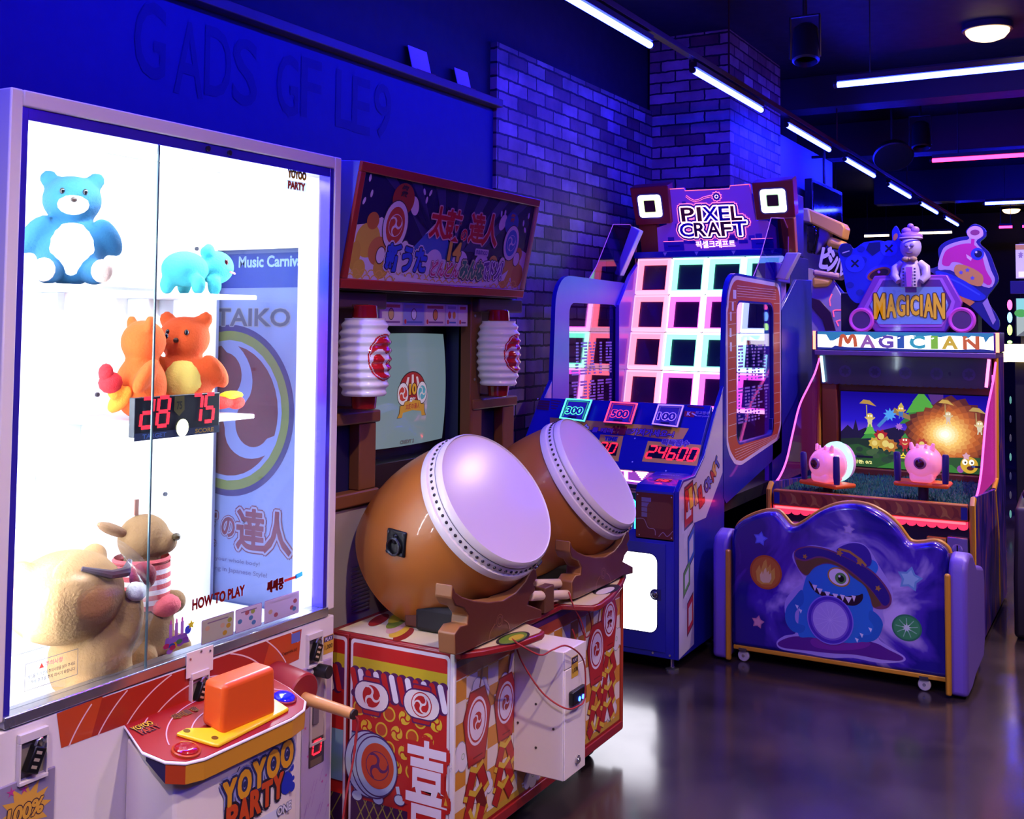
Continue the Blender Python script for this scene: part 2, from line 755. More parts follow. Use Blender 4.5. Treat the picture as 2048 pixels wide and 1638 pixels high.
BLACK_PAINT = mat('17171f', .6)
WALL_PAINT = mat('12155e', .7, bump=.2)
struct(bx('floor', (-4.6, -2.5, -.1), (6.0, 20.2, 0), floor_mat(), None, 0))
struct(bx('ceiling', (-4.6, -2.5, CZ), (6.0, 20.2, CZ + .1), mat('15151e', .65), None, 0))
wl = struct(bx('wall_left', (WX - .15, -2.5, 0), (WX, 4.80, 2.63), WALL_PAINT, None, 0))
struct(bx('wall_left_upper', (WX - .15, -2.5, 2.63), (WX - .02, 9.75, CZ), mat('0e0e1c', .7), None, 0))
struct(bx('wall_left_brick', (WX - .15, 4.80, 0), (WX + .02, 6.88, 2.95), brick_mat('Y'), None, 0))
struct(bx('column', (WX, 6.88, 0), (-2.29, 8.05, CZ), [brick_mat('X')], None, 0))
struct(bx('wall_left_far', (WX - .15, 8.05, 0), (-2.31, 9.75, 2.95), mat('7e82a0', .7), None, 0))
struct(bx('wall_rear', (-4.6, 20.0, 0), (6.0, 20.15, CZ), BLACK_PAINT, None, 0))
struct(bx('wall_left_recess', (-4.6, 9.75, 0), (-4.45, 20.0, CZ), mat('2a2a33', .7), None, 0))
struct(bx('wall_right', (5.9, -2.5, 0), (6.0, 20.0, CZ), mat('3b3b46', .7), None, 0))
struct(bx('wall_front', (-3.0, -2.6, 0), (6.0, -2.5, CZ), mat('3b3b46', .7), None, 0))
brk = brick_mat('Y')
struct(MB().box((-2.292, 6.882, 0), (-2.286, 8.05, CZ - .01)).build('column_side', brk))
for i, (y0, zz, dz) in enumerate(((8.5, 3.2, .25), (10.6, 3.12, .33), (14.2, 3.05, .4))):
    struct(bx('ceiling_beam_%d' % (i + 1), (-2.85, y0, zz), (5.9, y0 + .28, zz + dz), mat('22222e', .6), None, .004))
struct(bx('trim_1', (WX - .02, -2.5, 2.605), (WX + .06, 4.80, 2.645), mat('4d2f2c', .5), None, .003))

# dark hand-painted letters on the blue wall
a = Art((WX, 0, 0), (0, 1, 0), (0, 0, 1), .0012)
dk = mat('111352', .75)
for ch, px, py, h in (('G', 300, 80, .26), ('A', 378, 118, .26), ('D', 436, 126, .25), ('S', 490, 145, .25),
                      ('G', 575, 170, .24), ('F', 622, 178, .24), ('L', 690, 200, .24), ('E', 722, 212, .24), ('9', 765, 222, .24)):
    u, v = a.to(at(px, py, x=WX))
    a.text(ch, u, v, h * .52, h, dk, 1, .01)
g = a.build('painted_lettering', wl)

# two blank cards standing on the ledge
for i, (px, py, lab) in enumerate(((845, 143, 'larger pale paper card leaning on the wall ledge'), (930, 172, 'smaller pale paper card nearer the brick end of the wall ledge'))):
    c = at(px, py, x=WX + .03)
    t = thing('paper_card', lab, 'card', (WX + .03, c.y, 2.645))
    s = .075 if i == 0 else .06
    MB(Matrix.Translation((WX + .03, c.y, 2.645)) @ Matrix.Rotation(R(-14), 4, 'Y')).box((-.004, -s, 0), (0, s, s * 1.6)).build('card_sheet', mat('c9bcc6', .7), t, .0005)
    MB(Matrix.Translation((WX + .03, c.y, 2.645))).box((-.03, -s, 0), (.025, s, .003)).build('card_foot', mat('a5593e', .6), t, .0005)

# ---------------------------------------------------------------- LED tubes
blue_tube = glow((.007, .011, 1.0), E_TUBE)
pink_tube = glow((1.0, .02, .12), E_PINK)
pink_near = glow((1.0, .02, .16), 45)
warm_tube = glow('ffe2b8', 9)


def tube_light(p0, p1, m, label, group, rail=True, hang=CZ):
    p0, p1 = V(p0), V(p1)
    mid = (p0 + p1) / 2
    t = thing('tube_light', label, 'light', mid, group)
    MB().cyl(p0, p1, .0155, n=14).build('lamp_tube', m, t)
    d = (p1 - p0).normalized()
    sd = d.cross(V((0, 0, 1)))
    b = MB()
    q = [p0 + sd * .02 + V((0, 0, .016)), p1 + sd * .02 + V((0, 0, .016)), p1 - sd * .02 + V((0, 0, .016)), p0 - sd * .02 + V((0, 0, .016))]
    b.prism(q, (0, 0, .03))
    for p, e in ((p0, -d), (p1, d)):
        b.cyl(p, p + e * .02, .017, n=12)
    b.build('batten', mat('25252c', .5), t, .002)
    if hang:
        for k in (.12, .88):
            p = p0 + (p1 - p0) * k
            MB().cyl(p + V((0, 0, .045)), (p.x, p.y, hang), .004, n=6).build('hanger_rod', mat('40404a', .4, .8), t)
    return t


spans = [(.35, 1.55), (2.10, 3.30), (3.66, 4.83), (5.42, 6.62), (7.19, 8.35), (8.87, 9.98), (10.62, 11.75), (12.38, 13.5), (14.1, 15.2)]
for i, (y0, y1) in enumerate(spans):
    lab = 'blue LED tube along the wall, %s' % (
        ['behind the camera', 'just before the frame', 'nearest and longest in the photo', 'second from the near end',
         'third from the near end, over the brick column', 'fourth from the near end', 'fifth from the near end', 'sixth from the near end', 'farthest and shortest'][i])
    tube_light((-2.0, y0, 2.84), (-2.0, y1, 2.84), blue_tube, lab, 'blue LED tubes along the wall', hang=2.90)
r_ = MB()
r_.box((-2.02, .2, 2.90), (-1.98, 15.6, 2.93))
for yy in (.6, 3.5, 6.0, 8.6, 11.6, 15.0): r_.cyl((-2.0, yy, 2.93), (-2.0, yy, CZ), .006, n=6)
rl = r_.build('light_rail', mat('3a2022', .5), None, .002)
tag(rl, 'long dark red-brown rail carrying the row of blue tubes', 'rail')
for p0, p1, m, lab, grp in (
        ((-1.417, 6.116, 2.84), (.05, 6.09, 2.84), blue_tube, 'long blue LED tube crossing the aisle at upper right, below the round lamp', 'tubes across the aisle'),
        ((-1.40, 9.25, 2.84), (.2, 9.25, 2.84), pink_tube, 'pink-red LED tube crossing the aisle below the upper right blue one', 'tubes across the aisle'),
        ((-.9, 2.95, 2.84), (.9, 2.95, 2.84), pink_near, 'pink-red LED tube crossing the aisle above the camera side, outside the photo', 'tubes across the aisle'),
        ((-.9, -.2, 2.84), (.9, -.2, 2.84), blue_tube, 'blue LED tube crossing the aisle behind the camera, outside the photo', 'tubes across the aisle'),
        ((1.6, 2.2, 2.84), (1.6, 3.4, 2.84), blue_tube, 'blue LED tube along the aisle to the right, outside the photo', 'tubes across the aisle'),
        ((-1.393, 12.7, 2.84), (.2, 12.7, 2.84), blue_tube, 'short blue LED tube far down the aisle at the right edge', 'tubes across the aisle'),
        ((-3.25, 12.7, 2.84), (-2.93, 12.7, 2.84), blue_tube, 'small blue LED tube seen beside the black screen behind the orange topper', 'tubes across the aisle'),
        ((-1.56, 15.75, 2.84), (-1.40, 15.75, 2.84), pink_tube, 'tiny pink LED tube above the far small ceiling lamp', 'tubes across the aisle'),
        ((-1.28, 15.75, 2.84), (-.2, 15.75, 2.84), pink_tube, 'far pink LED tube at the right edge above the poster', 'tubes across the aisle'),
        ((-3.45, 16.5, 2.84), (-3.10, 16.5, 2.84), warm_tube, 'warm white ceiling tube at the far end, left of the figurine', 'warm tubes at the far end'),
        ((-2.66, 16.3, 2.84), (-2.22, 16.3, 2.84), warm_tube, 'warm white ceiling tube at the far end, right of the figurine', 'warm tubes at the far end')):
    tube_light(p0, p1, m, lab, grp)

# ---------------------------------------------------------------- downlights
disc = glow('ffc890', 5)
for i, (dx, dy) in enumerate(DOWNLIGHTS + [(-1.72, 19.2)]):
    lab = 'round warm white ceiling downlight glowing at the upper right' if i == 0 else (
        'small round warm downlight at the far end above the poster' if i == len(DOWNLIGHTS) else 'round warm white downlight over the aisle, outside the photo')
    t = thing('downlight', lab, 'light', (dx, dy, CZ), None if i in (0, len(DOWNLIGHTS)) else 'downlights over the aisle outside the photo')
    MB().lathe([(0, .15), (.035, .155), (.04, .150), (.04, .135), (.02, .13)], (dx, dy, CZ), (0, 0, -1), 32, closed=True).build('housing', mat('3a3434', .4), t)
    MB().lathe([(.03, .132), (.055, .130), (.085, .105), (.102, .060), (.106, 0)], (dx, dy, CZ), (0, 0, -1), 28, closed=True).build('diffuser', disc, t)


# ---------------------------------------------------------------- track spotlights (off)
def spotlight(x, y, z, lab, s=1.0):
    t = thing('track_spotlight', lab, 'spotlight', (x, y, CZ), 'unlit track spotlights')
    bm = mat('14141a', .45)
    MB().cyl((x, y, CZ), (x, y, z + .30 * s), .012, n=10).build('stem', bm, t)
    MB().box((x - .25, y - .02, CZ - .035), (x + .25, y + .02, CZ)).build('track', bm, t, .003)
    MB().box((x - .09 * s, y - .012, z + .05 * s), (x - .082 * s, y + .012, z + .30 * s)).box((x + .082 * s, y - .012, z + .05 * s), (x + .09 * s, y + .012, z + .30 * s)).box((x - .09 * s, y - .012, z + .292 * s), (x + .09 * s, y + .012, z + .30 * s)).build('yoke', bm, t, .002)
    MB().lathe([(0, .05 * s), (.02, .07 * s), (.22 * s, .078 * s), (.23 * s, .066 * s), (.2 * s, .06 * s)], (x, y + .02, z + .24 * s), (.06, -.25, -1), 24, closed=True).build('lamp_head', bm, t)


spotlight(-1.56, 5.98, 2.93, 'black unlit spotlight hanging from the ceiling between the blue tubes', .95)
spotlight(-1.55, 9.62, 2.98, 'black unlit spotlight hanging near the pink tube')

# black flat screen on the far wall
t = thing('wall_screen', 'black switched-off flat screen on the wall behind the orange topper', 'screen', (-2.2, 8.9, 2.3))
bx('bezel', (-2.24, 8.55, 2.30), (-2.18, 9.55, 2.66), mat('0c0c10', .25), t, .004)
bx('screen_glass', (-2.181, 8.58, 2.33), (-2.176, 9.52, 2.63), mat('050508', .06), t, 0)
MB().cyl((-2.21, 9.05, 2.66), (-2.21, 9.05, 2.95), .012, n=8).cyl((-2.31, 9.05, 2.90), (-2.21, 9.05, 2.90), .012, n=8).build('wall_bracket', mat('1a1a1e', .5), t)
# small ceiling loudspeaker
t = thing('loudspeaker', 'round dark ceiling loudspeaker beside the row of blue tubes', 'loudspeaker', (-1.72, 9.3, 2.92))
MB().lathe([(0, .06), (.05, .13), (.12, .16), (.13, .15)], (-1.72, 9.3, 2.98), (.2, -.6, -.8), 24).build('speaker_body', mat('15151c', .5), t)
MB().cyl((-1.72, 9.3, 2.98), (-1.72, 9.3, CZ), .01, n=8).build('bracket', mat('15151c', .5), t)
# ================================================================ prize machine (hammer game with a lit glass case)
WHITE = mat('e6dfe0', .35, coat=.2)
WHITE_IN = mat('f4f4f4', .5)
ALU = mat('b8bcc8', .25, .9)
BLK = mat('121214', .4)
CX, CY0, CY1, CT, CB = -2.0, 1.43, 2.51, 1.98, -2.56
pm = thing('prize_machine', 'tall white prize game machine with a brightly lit glass case of plush toys', 'game machine', (CX, 1.97, 0))
# shell: left side, back, roof, right side with its window opening, base
MB().box((CB, CY0, 0), (CX - .04, CY0 + .02, CT)).build('left_side', WHITE, pm, .004)
bx('back_panel', (CB, CY0 + .02, 0), (CB + .02, CY1 - .02, CT), WHITE, pm, .002)
bx('roof', (CB + .02, CY0 + .02, CT - .02), (CX - .04, CY1 - .02, CT), WHITE, pm, .002)
rs = MB()
for a_, b_ in (((CB + .02, CY1 - .02, 0), (CX - .04, CY1, .56)), ((CB + .02, CY1 - .02, 1.72), (CX - .04, CY1, CT)),
               ((CB + .02, CY1 - .02, .56), (-2.47, CY1, 1.72)), ((-2.14, CY1 - .02, .56), (CX - .04, CY1, 1.72))):
    rs.box(a_, b_)
rs.build('right_side', WHITE, pm, 0)
bx('side_window', (-2.47, CY1 - .012, .56), (-2.14, CY1 - .008, 1.72), pane('e8eeff', .10), pm, 0)
# interior lining
bx('inner_back', (-2.47, CY0 + .02, .66), (-2.462, CY1 - .02, CT - .02), WHITE_IN, pm, 0)
bx('inner_floor', (-2.46, CY0 + .02, .64), (CX - .04, CY1 - .02, .66), WHITE_IN, pm, 0)
s_ = MB()
for y, z in ((1.95, 1.62), (2.05, 1.30), (2.34, 1.35), (1.75, 1.05), (2.30, 1.0), (1.70, 1.52), (1.98, 1.78), (2.40, 1.72)):
    s_.cyl((-2.462, y, z), (-2.456, y, z), .006, n=10)
s_.each('screw', mat('4a4a55', .4, .6), pm)
# front frame
fr = MB()
fr.box((CX - .04, CY0, .69), (CX, CY0 + .03, CT - .001)).box((CX - .04, CY1 - .03, .69), (CX, CY1, CT - .001))
fr.box((CX - .04, CY0 + .03, CT - .036), (CX, CY1 - .03, CT - .001))
fr.build('front_frame', WHITE, pm, .004, 3)
jam = mat('5a4cff', .22, .7)  # reflection of the blue tubes put into the metal as a blue-violet tint
for nm, a_, b_ in (('left_jamb', (CX - .045, CY0 + .03, .70), (CX - .004, CY0 + .046, CT - .036)), ('right_jamb', (CX - .045, CY1 - .046, .70), (CX - .004, CY1 - .03, CT - .036)),
                   ('head_rail', (CX - .05, CY0 + .046, CT - .062), (CX - .006, CY1 - .046, CT - .036))):
    bx(nm, a_, b_, jam, pm, .001)
for y0, y1 in ((CY0 + .048, CY0 + .060), (CY1 - .060, CY1 - .048)):
    bx('led_strip', (CX - .07, y0, .72), (CX - .05, y1, CT - .08), glow('eef2ff', 7), pm, .002)
bx('led_strip', (CX - .10, CY0 + .08, CT - .085), (CX - .08, CY1 - .08, CT - .07), glow('eef2ff', 7), pm, .002)
for y in (1.985, 2.06):
    MB().cyl((CX - .005, y, 1.931), (CX - .001, y, 1.931), .007, n=12).build('rail_bolt', BLK, pm)
# sliding glass
for nm, y0, y1, x in (('glass_door', CY0 + .036, 1.850, CX - .026), ('glass_door', 1.838, CY1 - .036, CX - .014)):
    gd = bx(nm, (x - .003, y0, .70), (x, y1, CT - .06), pane('f4faff', .045), pm, 0)
    ye = y1 if y0 < 1.6 else y0
    bx('glass_edge', (x - .0035, ye - .0018, .70), (x + .0005, ye + .0018, CT - .06), mat('4b6a72', .3), gd, 0)
bx('sill_rail', (CX - .05, CY0 + .03, .675), (CX + .004, CY1 - .03, .70), ALU, pm, .003)

# base body
bx('base_cabinet', (CB + .02, CY0 + .02, .04), (CX - .041, CY1 - .02, .638), WHITE, pm, 0)
bx('front_panel', (CX - .04, CY0, .04), (CX, CY1, .672), WHITE, pm, .004)
for y in (CY0 + .06, CY1 - .06):
    MB().cyl((CX - .1, y, 0), (CX - .1, y, .04), .025, n=12).build('foot', BLK, pm)

# red band with white arcs
a = Art((CX, 1.97, .63), (0, 1, 0), (0, 0, 1))
red1, red2 = mat('a3291c', .35, coat=.2), mat('c0471f', .35, coat=.2)
band = a.px((113, 1427), (122, 1496), (560, 1336), (597, 1318), (603, 1258))
xs = [p[0] for p in band]
a.poly(band, red1, 1)
a.poly(a.px((113, 1427), (122, 1496), (182, 1474), (205, 1392)), red2, 1.3)
a.poly(a.px((540, 1282), (520, 1351), (560, 1336), (597, 1318), (603, 1258)), red2, 1.3)
for r in (.13, .20, .27, .34, .41):
    run = []
    for k in range(121):
        t = pi * k / 120
        u, v = .03 + r * cos(t), -.145 + r * .72 * sin(t)
        if -.044 < v < .038 and band[0][0] + .014 < u < band[-1][0] - .012: run.append((u, v))
        else:
            if len(run) > 1: a.line(run, .0035, 'e7c7cf', 2)
            run = []
    if len(run) > 1: a.line(run, .0035, 'e7c7cf', 2)
a.rect(*a.px((582, 1288))[0], *a.px((600, 1262))[0], '5d6fc0', 2)
a.text('Copyright (c)', a.px((578, 1308))[0][0], a.px((578, 1304))[0][1], .06, None, '5a1512', 2, .02)
a.build('red_band', pm)


def lockbox(y, z, s, parent, lab=None, plate=True):
    """white recessed holder with a black combination padlock"""
    b = MB()
    x = CX
    b.box((x, y - .034 * s, z + .028 * s), (x + .012, y + .034 * s, z + .046 * s))
    b.box((x, y - .034 * s, z - .05 * s), (x + .012, y - .030 * s, z + .028 * s)).box((x, y + .030 * s, z - .05 * s), (x + .012, y + .034 * s, z + .028 * s))
    b.box((x, y - .034 * s, z - .056 * s), (x + .014, y + .034 * s, z - .048 * s))
    o = b.build('lock_holder', mat('d6cfd0', .4), parent, .001)
    bx('recess', (x - .001, y - .030 * s, z - .05 * s), (x + .001, y + .030 * s, z + .03 * s), mat('8e8578', .5), o, 0)
    xf = Matrix.Translation((x + .012, y, z - .012 * s)) @ Matrix.Rotation(R(-24), 4, 'X')
    lk = MB(xf).box((-.010, -.015 * s, -.026 * s), (.010, .015 * s, .026 * s)).build('padlock', mat('0d0d10', .35), o, .003)
    d = MB(xf)
    for k in range(3): d.box((.0095, -.009 * s, -.016 * s + k * .014 * s), (.0115, .004 * s, -.010 * s + k * .014 * s))
    d.build('number_wheel', mat('e9dcc0', .3, .6), o)
    sh = MB(xf)
    sh.tube([(0, -.010 * s, .024 * s), (0, -.010 * s, .036 * s), (0, 0, .042 * s), (0, .010 * s, .036 * s), (0, .010 * s, .024 * s)], .003, 8)
    sh.build('shackle', ALU, o)
    return o


lockbox(1.525, .61, 1.0, pm)
lockbox(2.418, .603, .9, pm)
# lavender plate hooked over the sill with a third padlock under it
bx('hasp_plate', (CX + .004, 1.945, .645), (CX + .007, 2.032, .706), WHITE, pm, .001)
for y, z in ((1.955, .690), (1.99, .70), (2.02, .694)):
    MB().cyl((CX + .007, y, z), (CX + .009, y, z), .003, n=10).build('rivet', ALU, pm)
lockbox(1.988, .615, .85, pm)

# lower left panel with 100% and lower right coin panel
bx('prize_chute_panel', (CX, 1.425 + .01, .30), (CX + .006, 1.583, .565), mat('8d83a0', .3), pm, .003)
a = Art((CX + .006, 1.5, .45), (0, 1, 0), (0, 0, 1))
c_ = a.px((50, 1622))[0]
a.star(c_[0], c_[1], .062, 'd9a441', 1, .6, 90, 12)
a.text('100%', c_[0], c_[1], .085, None, 'd8a23a', 2, .04, '402a3a', .05, .1)
for px, py in ((22, 1585), (48, 1578)): 
    c_ = a.px((px, py))[0]
    a.star(c_[0], c_[1], .012, 'b83f92', 1, .3)
a.build('hundred_percent_print', pm)
cp = bx('coin_panel', (CX, 2.375, .06), (CX + .006, 2.496, .557), mat('b39fc4', .3), pm, .003)
a = Art((CX + .006, 2.436, .30), (0, 1, 0), (0, 0, 1))
for k in range(22):
    y, z = rnd.uniform(-.055, .055), rnd.uniform(-.22, -.06)
    a.line([(y, z), (y + .012, z + .03)], .0012, '9d6fb8', 1)
for k in range(9): a.star(rnd.uniform(-.055, .055), rnd.uniform(-.2, .24), .006, 'c04fa0', 1, .35)
a.build('coin_panel_print', cp)
a = Art((CX + .0065, 2.436, .30), (0, 1, 0), (0, 0, 1))
a.rect(-.035, -.02, .03, .055, '3a3038', 1, .004)
a.rect(-.028, -.018, .02, .0, '6b5a4a', 1.6)
a.build('credit_window', cp)
a = Art((CX + .0082, 2.436, .30), (0, 1, 0), (0, 0, 1))
a.digits('0', -.002, .030, .05, .034, glow('ff1424', 6), 1)
a.build('credit_display', cp)
b = MB().box((CX + .006, 2.402, .345), (CX + .010, 2.410, .535)).box((CX + .006, 2.462, .345), (CX + .010, 2.470, .535)).box((CX + .006, 2.402, .535), (CX + .010, 2.470, .543)).box((CX + .006, 2.402, .337), (CX + .010, 2.470, .345))
b.build('coin_slot_frame', mat('c7b9bc', .4), cp, .001)
bx('coin_slot_recess', (CX + .0055, 2.410, .345), (CX + .007, 2.462, .535), mat('b0a3a0', .5), cp, 0)
bx('coin_slot_box', (CX + .007, 2.412, .395), (CX + .012, 2.436, .45), mat('6a6070', .4), cp, .001)
MB().cyl((CX + .006, 2.43, .54), (CX + .05, 2.43, .54), .018, n=20).build('hammer_peg', BLK, pm, .002)
a = Art((CX, 2.486, .6), (0, 1, 0), (0, 0, 1))
a.rect(-.022, -.03, .022, .02, 'd1a23a', 1)
a.rect(-.020, .004, .020, .018, '2f2a55', 1.6)
a.text('PLAY', 0, .011, .032, None, 'cfc8e6', 2.2, .02)
a.text('1,000', 0, -.012, .034, None, '5a4310', 1.6, .03)
a.build('price_sticker', pm)

# ---- control console in front
TP, TN = V((-2.0, 0, .59)), V((.217, 0, .976)).normalized()


def topz(x): return .59 - .2223 * (x + 2.0)


out = [(-2.0, 1.764), (-1.995, 1.764), (-1.892, 1.722), (-1.835, 1.734), (-1.805, 1.765), (-1.793, 1.81), (-1.793, 2.10), (-1.803, 2.155), (-1.828, 2.19), (-1.90, 2.210), (-1.995, 2.215), (-2.0, 2.215)]
inn = [(-2.0, 1.775), (-1.9, 1.745), (-1.835, 1.765), (-1.815, 1.82), (-1.815, 2.10), (-1.83, 2.16), (-1.9, 2.19), (-2.0, 2.2)]
b = MB()
n_ = len(inn)
vs = [(x, y, .04) for x, y in inn] + [(x, y, topz(x) - .030) for x, y in inn]
b.add(vs, [tuple(range(n_ - 1, -1, -1)), tuple(range(n_, 2 * n_))] + [(i, (i + 1) % n_, n_ + (i + 1) % n_, n_ + i) for i in range(n_)])
con = b.build('console', mat('e9e0da', .35, coat=.2), pm, .006, 3)


def slab(pts, z0, z1, name, m, parent, bev=.002):
    k = len(pts)
    vs = [(x, y, topz(x) + z0) for x, y in pts] + [(x, y, topz(x) + z1) for x, y in pts]
    b = MB().add(vs, [tuple(range(k - 1, -1, -1)), tuple(range(k, 2 * k))] + [(i, (i + 1) % k, k + (i + 1) % k, k + i) for i in range(k)])
    return b.build(name, m, parent, bev)


sc_ = lambda pts, d: [(x if x <= -1.999 else x - d, 1.985 + (y - 1.985) * (1 - d / .22)) for x, y in pts]
slab(out, -.006, .0, 'console_rim', WHITE, pm)
slab(sc_(out, .004), -.001, .0012, 'console_top', mat('a01a16', .4, coat=.1), pm, 0)
# orange-gold skirt under the rim
sk = [(-1.885, 1.727), (-1.835, 1.736), (-1.806, 1.766), (-1.795, 1.81), (-1.795, 2.10), (-1.805, 2.155), (-1.83, 2.188), (-1.90, 2.206)]
b = MB()
for i in range(len(sk) - 1):
    (x0, y0), (x1, y1) = sk[i], sk[i + 1]
    d = .004 if i == 0 else .042
    d0 = .010 if i == 0 else .040
    d1 = .040
    b.add([(x0, y0, topz(x0) - .006 - d0), (x1, y1, topz(x1) - .006 - d1), (x1, y1, topz(x1) - .006), (x0, y0, topz(x0) - .006)], [(0, 1, 2, 3)], min(i, 2) if i < 4 else (1 if i > 5 else 2))
b.build('console_skirt', [mat('2c2550', .4), mat('b8411d', .35), mat('c98b26', .35)], pm, 0, smooth=False)
a = Art(TP, (0, 1, 0), V((-.976, 0, .217)), .0008)
A_ = lambda px, py: a.to(at(px, py, p=TP, n=TN))
for r in (.10, .16, .22, .28, .34):
    run = []
    for k in range(100):
        t = pi * (.12 + .76 * k / 99)
        u, v = 1.99 + r * cos(t), -.19 + r * .8 * sin(t)
        if -.005 > v > -.185 and 1.775 < u < 2.19: run.append((u, v))
        else:
            if len(run) > 1: a.line(run, .003, 'dba9b4', 3)
            run = []
    if len(run) > 1: a.line(run, .003, 'dba9b4', 3)
c_ = A_(290, 1458)
a.text('YOYOO', c_[0], c_[1] + .010, .055, .018, 'e0b52e', 4, .03, '3a2030', .05)
a.text('PARTY', c_[0] + .004, c_[1] - .010, .055, .018, 'b8401c', 4, .03, '33304a', .05)
c_ = A_(370, 1428)
a.text('해머를 꽝', c_[0], c_[1], .075, .020, '5a2b20', 4, .04, 'b8862c', .05)
a.build('console_print', pm)


def onTop(x, y, dz=0): return V((x, y, topz(x) + dz))


def button(x, y, m, ring, lab):
    o = onTop(x, y)
    e = MB().lathe([(0, .032), (.006, .032), (.008, .029), (.004, .024)], o, TN, 28, closed=True).build('button_ring', ring, pm)
    c = MB().lathe([(.002, .026), (.010, .026), (.013, .023), (.0145, .015), (.015, 0)], o, TN, 28).build('push_button', m, pm)
    c['label'] = lab


button(-1.838, 1.797, mat('8f1118', .15, coat=1, emit=.15, ecol='ff1010'), mat('b9471f', .3), 'red push button')
button(-1.868, 2.150, mat('0d16d8', .12, coat=1, emit=.5, ecol='1020ff'), mat('8c2a3c', .3), 'blue push button')
# yellow plate and orange hammer block
YM = mat('f2c81e', .3, coat=.2)
pl = [at(*q, p=TP, n=TN) for q in ((352, 1474), (372, 1464), (420, 1463), (545, 1402), (578, 1424), (560, 1434), (452, 1490), (437, 1498), (425, 1496))]
slab([(p.x, p.y) for p in pl], .001, .010, 'yellow_plate', YM, pm, .003)
bo, bu, bv = V((-1.862, 1.988, 0)), V((0.02, 1, 0)).normalized(), V((1, -.02, 0)).normalized()
hw, hd, hh = .088, .036, .108
b = MB()
top = [(-hw, -hd), (hw, -hd), (hw, hd), (-hw, hd)]
zb = topz(-1.862)
vs = []
for z, k in ((0, 1.0), (hh, .95)):
    for u, v in top:
        p = bo + bu * u * k + bv * v * k
        vs.append((p.x, p.y, zb + .004 + z - (0.2223 * (p.x + 1.862) if z == 0 else 0.06 * (p.x + 1.862))))
b.add(vs, [(3, 2, 1, 0), (4, 5, 6, 7), (0, 1, 5, 4), (1, 2, 6, 5), (2, 3, 7, 6), (3, 0, 4, 7)])
b.build('strike_block', mat('e0561a', .38, coat=.2), pm, .012, 4)
b = MB()
for px, py in ((372, 1470), (428, 1484)):
    c_ = at(px, py, p=TP, n=TN)
    b.cyl(c_ + TN * .009, c_ + TN * .0105, .008, n=12)
b.each('plate_bolt', mat('8a6a20', .3, .7), pm)

# logo on the console front
a = Art((-1.8145, 1.95, .45), (0, 1, 0), (0, 0, 1), .0006)
L1, L2, L3 = a.px((517, 1547))[0], a.px((510, 1598))[0], a.px((567, 1616))[0]
blob = [(-.125, .075), (-.06, .088), (.02, .115), (.075, .125), (.118, .115), (.112, .05), (.10, .0), (.085, -.05), (.04, -.075), (-.06, -.09), (-.115, -.06), (-.12, .0)]
cx0, cy0 = (L1[0] + L2[0]) / 2, (L1[1] + L2[1]) / 2 - .01
navy = mat('2a2b5a', .35, coat=.2)
rot = R(7)
for k, (dx, w_) in enumerate(((-.088, 1), (-.044, 1), (0.0, 1), (.044, 1), (.088, 1))):
    ch = 'YOYOO'[k]
    a.text(ch, L1[0] + dx * 1.10, L1[1] + dx * .16, .042, .062, 'd99a22', 4, .05, navy, .07, out2='8e93c8', ow2=.12)
    if ch == 'O': a.oval(L1[0] + dx * 1.10, L1[1] + dx * .16, .005, .007, navy, 5)
for k in range(5):
    dx = -.07 + .035 * k
    a.text('PARTY'[k], L2[0] + dx * 1.1, L2[1] + dx * .12 - .006, .034, .056, 'c4481c', 4, .05, '241a28', .08)
a.text('ONE', L3[0], L3[1], .05, .02, 'd8d8e6', 4, .03, '555a80', .06)
for x0, y0, r, c in ((.105, -.02, .022, '1d2fae'), (.125, -.035, .010, '1d2fae'), (.122, .012, .008, '1d2fae'), (.095, .004, .016, '1d2fae'), (-.125, -.10, .020, 'a52a24'), (-.135, -.08, .010, 'a52a24'), (-.115, -.14, .03, 'a52a24'), (.128, -.015, .005, '1d2fae')):
    a.oval(cx0 + x0, cy0 + y0, r, r * 1.15, c, 1)
arc = [(cx0 - .07 + .0115 * k, cy0 + .062 + .05 * sin(pi * k / 14) + .002 * k) for k in range(14)]
for k in range(0, 13, 2): a.line(arc[k:k + 2], .003, navy, 1)
a.poly([(cx0 + .005, cy0 + .085), (cx0 + .02, cy0 + .087), (cx0 + .013, cy0 + .10)], navy, 1)
a.rect(a.px((520, 1632))[0][0], -.35, a.px((555, 1632))[0][0], a.px((540, 1625))[0][1], 'd0d4ea', .5)
a.build('console_logo', pm)

# printed stickers on the glass
GX = CX - .013
a = Art((GX, 1.97, 1.2), (0, 1, 0), (0, 0, 1), .0003)
a.film = True
c_ = a.px((594, 350))[0]
a.text('YOYOO', c_[0], c_[1], .075, .022, 'f0c81e', 2, .03, '8a98a8', .05)
c_ = a.px((593, 372))[0]
a.rect(c_[0] - .042, c_[1] - .013, c_[0] + .042, c_[1] + .013, '8fa0b8', 1)
a.text('PARTY', c_[0], c_[1], .07, .020, 'e8622a', 2, .03, 'fff0e6', .06)
a.build('logo_sticker', pm)
a = Art((GX, 1.97, 1.2), (0, 1, 0), (0, 0, 1), .0003)
a.film = True
c_ = a.px((438, 1196))[0]
a.text('HOW TO PLAY', c_[0], c_[1] + .002, .180, .026, 'b02a26', 2, .045)
c_ = a.px((568, 1162))[0]
a.text('쌔쌔쿵', c_[0] - .035, c_[1] - .004, .065, .030, '8c2226', 2, .06)
a.line([(c_[0], c_[1]), (c_[0] + .05, c_[1] + .002)], .007, '8c2226', 2)
a.line([(c_[0] + .045, c_[1] + .002), (c_[0] + .075, c_[1] + .006)], .012, '2a70b8', 2)
